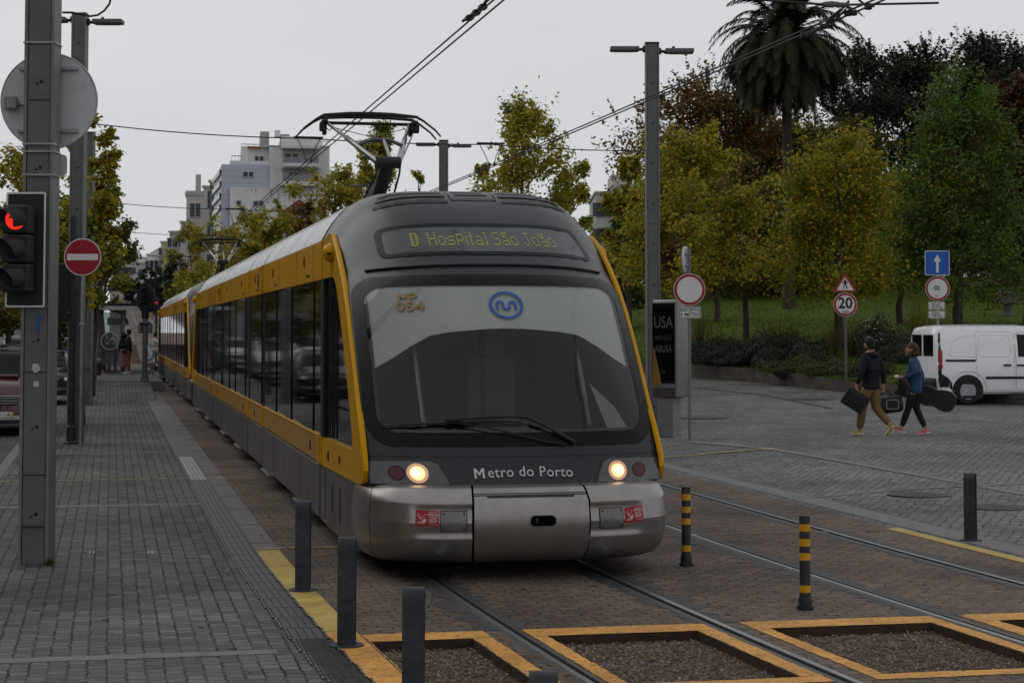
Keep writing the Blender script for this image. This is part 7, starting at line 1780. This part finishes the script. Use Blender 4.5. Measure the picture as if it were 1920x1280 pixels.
for k, (px, z, w_, lb) in enumerate(((1500, 53, 1.2, 'low mossy hedge on top of the wall, left stretch'), (1570, 51.2, .9, 'low mossy hedge on top of the wall by the sign post'), (1630, 50, .7, 'low mossy hedge on top of the wall behind the man'))):
    bush(lb, px, z+1.0, w_, 0, .40, lf_low, 4500, .045, 20+k, name='hedge', depth=.6)
# bare stems and spiky plants
def spikes(name, label, px, z, n, h, spread, m, seed, w=.03):
    rg = random.Random(seed); P_ = hill_at(px, z); V = []; Fc = []
    for k in range(n):
        a = rg.random()*6.28; s_ = rg.random()*spread; t_ = Vector((math.cos(a)*s_, math.sin(a)*s_, rg.uniform(.6, 1)*h)); x0 = Vector((rg.uniform(-.15, .15), rg.uniform(-.15, .15), -.05)); sd = Vector((-math.sin(a), math.cos(a), 0))*w; i = len(V)
        V += [tuple(x0-sd), tuple(x0+sd), tuple(x0.lerp(x0+t_, .6)+sd*.7+Vector((0, 0, .05))), tuple(x0+t_), tuple(x0.lerp(x0+t_, .6)-sd*.7+Vector((0, 0, .05)))]; Fc.append((i, i+1, i+2, i+3, i+4))
    me = bpy.data.meshes.new(name); me.from_pydata(V, [], Fc); o = mesh_obj(name, me, m); o.location = P_; return tag(o, label, 'plant')
spikes('spiky_plant', 'tall spiky plant with sword leaves behind the woman', 1722, 54, 40, 1.9, .75, lf_olive, 3)
spikes('dry_shrub', 'dry yellowish stems left end of the wall near the road sign', 1312, 60.5, 60, 1.7, .5, leafmat('dry_stems', [(.14, .11, .03), (.09, .06, .02), (.16, .09, .03)], .2), 4, .02)
spikes('dry_shrub', 'thin pale shrub on the lawn left of the pedestrian sign post', 1562, 56, 70, 1.15, .5, _M['dry_stems'], 5, .012); spikes('dry_shrub', 'thin pale shrub on the lawn right of the pedestrian sign post', 1598, 56, 60, 1.1, .4, _M['dry_stems'], 6, .012)
spikes('wispy_shrub', 'wispy green twigs rising over the dark bush row', 1462, 59, 70, 1.5, .9, lf_olive, 8, .010)

# ------------------------------------------------------------------ buildings
m_pane = mat('window_pane', (.035, .045, .055), rough=.08, var=.3); m_frame = mat('window_frame', (.48, .48, .47), rough=.5)
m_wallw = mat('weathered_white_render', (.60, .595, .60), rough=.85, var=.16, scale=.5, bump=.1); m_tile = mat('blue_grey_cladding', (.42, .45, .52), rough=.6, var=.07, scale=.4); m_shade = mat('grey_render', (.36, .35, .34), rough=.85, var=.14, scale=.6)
m_beigew = mat('beige_render', (.44, .415, .40), rough=.85, var=.1, scale=.5); m_dkw = mat('dark_facade', (.07, .07, .075), rough=.7, var=.2, scale=1)
def bframe(px, z, rz=0.0):       # a local frame whose x runs to the right in the picture
    q = colm(px, z, 0); M_ = Matrix.Translation((q.x, q.y, 0)) @ Matrix.Rotation(-YAW+rz, 4, 'Z'); return M_
Hh = lambda py, z: HC+(HOR-py)*z/F
def window(b_parent, x, z, w_, h_, y=-.06, leaves=2, sill=True):
    b = MB(); b.box((x, y, z), (w_, .10, h_), .0); f_ = b.build('window', m_frame, b_parent)
    n = leaves
    b = MB()
    for k in range(n): b.box((x-w_/2+w_*(k+.5)/n, y-.03, z), (w_/n-.09, .08, h_-.12))
    b.build('pane', m_pane, f_); return f_
Z = 150.0; U = Z/F                       # metres per pixel at that distance
bd = thing('apartment_building', 'stepped white apartment block with balconies above the trees', 'building'); bd.matrix_world = bframe(500, Z, math.radians(9))
X_ = lambda px: (px-500)*U*1.02
def blk(name, x0, x1, ytop, ybot, y0, dep, m, parent=bd, bev=0):
    zt, zb = Hh(ytop, Z), Hh(ybot, Z); b = MB(); b.box(((X_(x0)+X_(x1))/2, y0+dep/2, (zt+zb)/2), (X_(x1)-X_(x0), dep, zt-zb)); return b.build(name, m, parent)
blk('wall', 503, 613, 273, 640, 0, 14, m_wallw); blk('wall', 525, 601, 252, 272.8, 1.0, 10, m_wallw); blk('wall', 415.5, 502.8, 308, 640, .30, 13, m_tile); blk('wall', 431, 502.6, 299, 307.8, 1.2, 10, m_wallw); blk('wall', 452, 502.6, 270, 298.8, 2.0, 9, m_wallw); blk('lower_wall', 431, 612, 352, 640, -.35, .34, m_wallw)
blk('parapet', 487, 503, 242, 272, 1.5, 4, m_shade); blk('chimney', 513.5, 523, 240, 252, 1.2, 1.2, m_wallw); blk('chimney', 523.5, 541, 246, 252, 1.8, 1.5, m_shade); blk('coping', 502, 614, 271.6, 273.4, -.12, 14.2, m_shade)
blk('terrace_parasol', 464, 486, 270.2, 274, -.0+1.6, .3, mat('orange_awning', (.28, .10, .02), rough=.7))
for (a, c, t_, bo) in ((527, 592, 307, 313.5), (522, 592, 341, 349)): blk('balcony_slab', a, c, t_, bo, -1.25, 1.2, m_wallw)
for (a, c, t_, bo) in ((527, 592, 296, 307), (527, 592, 330, 341)): blk('balcony_glass', a, c, t_, bo, -1.2, .05, mat('balcony_glass', (.18, .20, .22), rough=.15))
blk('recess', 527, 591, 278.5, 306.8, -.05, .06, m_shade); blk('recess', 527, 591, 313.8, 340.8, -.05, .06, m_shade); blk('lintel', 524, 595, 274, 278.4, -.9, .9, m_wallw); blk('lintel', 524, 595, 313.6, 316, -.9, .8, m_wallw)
for px, py, w_, h_, yy, lv in ((543, 296, 27, 20, -.16, 2), (547, 330, 19, 18, -.16, 2), (485, 293.5, 18, 12, 1.94, 2), (464.5, 326.5, 20, 12, .24, 2), (447, 381.5, 9, 11, -.41, 1), (483, 382, 20, 11, -.41, 2)): window(bd, X_(px), Hh(py, Z), w_*U, h_*U, yy, lv)
for py in (318, 330, 342, 364, 376): blk('cladding_joint', 416, 502.5, py, py+.5, .285, .03, m_shade)
for k in range(4):               # side facade with strip windows going away to the left
    ty = 318+k*22
    b = MB(); x0, x1 = X_(415.3), X_(402); zt = Hh(ty, Z)
    b.prism([(x0, .4, Hh(ty, Z)), (x0, .4, Hh(ty+9, Z)), (x1, 6.5, Hh(ty+15, Z)), (x1, 6.5, Hh(ty+7, Z))], (-.15, -.1, 0)); b.build('side_window', m_pane, bd)
b = MB(); b.prism([(X_(415.4), .35, Hh(309, Z)), (X_(415.4), .35, 0), (X_(402), 6.6, 0), (X_(402), 6.6, Hh(326, Z))], (.3, .3, 0)); b.build('side_wall', m_wallw, bd)
b = MB()
for a, c, yy, top in ((452, 487, 1.9, 266), (434, 452, 1.1, 290), (601, 613, .2, 262)):
    b.tube([(X_(a), yy, Hh(top, Z)), (X_(c), yy, Hh(top, Z))], .03, 5)
    for q in range(4): b.tube([(X_(a+(c-a)*q/3), yy, Hh(top, Z)), (X_(a+(c-a)*q/3), yy, Hh(top+9, Z))], .02, 4)
b.build('terrace_railing', m_mast, bd)
for x, w_, h_ in ((506, 5, 40), (519, 4, 48), (470, 3, 14), (478, 4, 20), (560, 3, 18), (600, 4, 24)):       # dark weather streaks under the ledge
    b = MB(); zt = Hh(354, Z); b.prism([(X_(x)-w_*U/2, -.362, zt), (X_(x)+w_*U/2, -.362, zt), (X_(x)+w_*U*.1, -.362, zt-h_*U*.6), (X_(x)-w_*U*.12, -.362, zt-h_*U*.45)], (0, .008, 0)); b.build('weather_stain', m_shade, bd)
# small house with a tiled roof and a terrace in front
hs = thing('house', 'house with a red tiled gable roof half hidden under the white block', 'building'); hs.matrix_world = bframe(560, 122); U2 = 122/F
b = MB(); zt = Hh(400, 122); b.box((0, 4, zt/2), (60*U2, 8, zt)); b.build('wall', m_wallw, hs)
b = MB(); b.prism([(-35*U2, -.3, zt), (0, -.3, Hh(374, 122)), (35*U2, -.3, zt)], (0, 9, 0)); b.build('roof', mat('red_roof_tiles', (.16, .055, .035), rough=.8, var=.3, scale=4, bump=.5, bscale=12), hs)
window(hs, -10*U2, zt-1.6, 1.1, 1.2); window(hs, 12*U2, zt-1.6, 1.1, 1.2)
# narrow beige tower and the long receding facade
def simple_building(label, px0, px1, z, top, dep, m, rows, cols, w_=1.3, h_=1.3, step=3.0, name='apartment_building', balcony=False, rz=0.0, z0=1.6, base=0):
    o = thing(name, label, 'building'); o.matrix_world = bframe((px0+px1)/2, z, rz); W = (px1-px0)*z/F; H = Hh(top, z)
    b = MB(); b.box((0, dep/2, H/2+base/2), (W, dep, H-base)); b.build('wall', m, o); b = MB(); b.box((0, dep/2, H+.12), (W+.3, dep+.3, .25)); b.build('coping', m_shade, o)
    for r_ in range(rows):
        for c_ in range(cols):
            zz_ = H-z0-r_*step
            if zz_ < 1: continue
            xx_ = -W/2+W*(c_+.5)/cols; window(o, xx_, zz_, w_, h_, leaves=1 if w_ < 1.2 else 2)
            if balcony: b = MB(); b.box((xx_, -.55, zz_-h_/2-.3), (w_*1.6, 1.0, .14)); b.box((xx_, -1.02, zz_-h_/2+.1), (w_*1.6, .05, .9)); b.build('balcony', m, o)
    return o
o = simple_building('narrow beige tower with two small windows left of the white block', 347, 381, 205, 366, 12, m_beigew, 3, 1, 1.2, 1.6, 4.2)
b = MB(); b.box((-.2, 3, Hh(352, 205)), (.5, .5, 3.4)); b.box((.3, 2, Hh(362, 205)), (3.4, .4, .8)); b.build('antenna', m_shade, o)
simple_building('grey block with a dark glass strip beside the white apartment block', 379, 391, 190, 352, 12, m_beigew, 0, 1)
simple_building('slim dark glass facade next to the white apartment block', 391, 399, 178, 342, 10, m_dkw, 6, 1, .9, 1.8, 3)
simple_building('white block edge between the dark facade and the stepped one', 398, 405, 172, 348, 10, m_wallw, 6, 1, .8, 1.6, 3, balcony=False)
simple_building('tan building under the narrow tower in the receding street', 337, 352, 225, 418, 14, m_beigew, 3, 1, 1.4, 1.4, 3.3)
simple_building('building with dark balconies in the receding street front', 316, 338, 250, 436, 20, m_shade, 7, 2, 1.4, 1.8, 3.1, balcony=True)
simple_building('building with a lime green stripe far down the street', 300, 317, 290, 455, 20, m_beigew, 6, 2, 1.4, 1.6, 3.1, balcony=True)
o = simple_building('white gabled building far down the street', 274, 301, 320, 478, 16, m_wallw, 5, 3, 1.4, 1.4, 3.2)
b = MB(); H_ = Hh(478, 320); b.prism([(-1.3, -.2, H_), (1.2, -.2, Hh(462, 320)), (1.4, -.2, H_)], (0, 14, 0)); b.build('gable', m_wallw, o)
b = MB(); q = bframe(311, 288); b.box((0, 0, Hh(500, 288)/1), (.9, .2, 7.5), mtx=q); tag(b.build('lime_stripe_panel', mat('lime_panel', (.30, .34, .06), rough=.6)), 'narrow lime green panel on the far street front', 'panel')
simple_building('very far pale blocks closing the street', 222, 285, 420, 484, 20, m_wallw, 5, 8, 1.6, 1.4, 3.2)
simple_building('grey far block behind the shelter', 205, 250, 360, 492, 20, m_shade, 6, 6, 1.6, 1.4, 3.2)
# right: grey office blocks behind the trees
simple_building('grey office block partly hidden by the tree right of the tram', 1118, 1152, 190, 363, 16, m_shade, 8, 4, 1.2, 1.5, 2.6)
o = simple_building('taller grey office block with a slanted top behind the yellow green tree', 1149, 1196, 200, 350, 16, m_beigew, 10, 6, 1.2, 1.4, 2.6)
b = MB(); b.prism([(-1.32, 0, Hh(350, 200)), (1.3, 0, Hh(350, 200)), (-1.32, 0, Hh(324, 200))], (0, 10, 0)); b.build('slanted_top', m_beigew, o)
for k, (a, c, z, tp) in enumerate(((1290, 1420, 175, 470), (1540, 1640, 170, 480), (1820, 1990, 165, 455))):
    simple_building(['pale building glimpsed low between the trunks left of the palm', 'pale building glimpsed under the yellow tree', 'pale building glimpsed behind the right lamp post'][k], a, c, z, tp, 10, m_wallw, 4, 7, 1.4, 1.5, 3.2)
# left side of the street: long tan facade seen in the tram windows and at the left edge
o = thing('street_building', 'long tan building front along the left side of the street', 'building', (-15.5, 70, 0))
b = MB(); b.box((-5, 90, 5.5), (10, 330, 11.0)); b.build('wall', mat('tan_stone_front', (.17, .12, .075), rough=.85, var=.25, scale=.6, bump=.2), o)
b = MB(); b.box((-5, 90, 11.15), (10.6, 330.6, .3)); b.build('cornice', m_shade, o)
for k in range(40):
    for r_ in range(2):
        y = -60+k*5.2; zz_ = 2.6+r_*4.2; b = MB(); b.box((.03, y, zz_), (.10, 1.5, 2.4)); f_ = b.build('window', m_shade, o); b = MB(); b.box((.07, y, zz_), (.06, 1.2, 2.1)); b.build('pane', m_pane, f_)
for k, (X, Y) in enumerate(((-3.6, 108), (-3.8, 130), (-4, 158), (-4.2, 195), (-4.4, 240))):
    tree('tree', ['tree of the left row beyond the stop, nearest', 'tree of the left row beyond the stop, second', 'tree of the left row beyond the stop, third', 'tree of the left row beyond the stop, fourth', 'tree of the left row beyond the stop, farthest'][k], (X, Y, street_h(Y)), 2.6, 8.0, 2.4, [lf_yg, lf_olive][k % 2], n=5000, lobes=24, seed=120+k, leaf=.2, group='trees of the left row beyond the stop')
for k, Y in enumerate((24, 33, 42, 52, 63)):   # street trees on the far pavement, seen at the left edge and reflected in the tram
    tree('tree', ['street tree before the tan front, nearest', 'street tree before the tan front, second', 'street tree before the tan front, third', 'street tree before the tan front, fourth', 'street tree before the tan front, farthest'][k], (-10.5, Y, 0), 3.0, 7.6, 2.3, [lf_olive, lf_yg][k % 2], n=4500, lobes=22, seed=90+k, leaf=.17, group='trees on the far pavement')
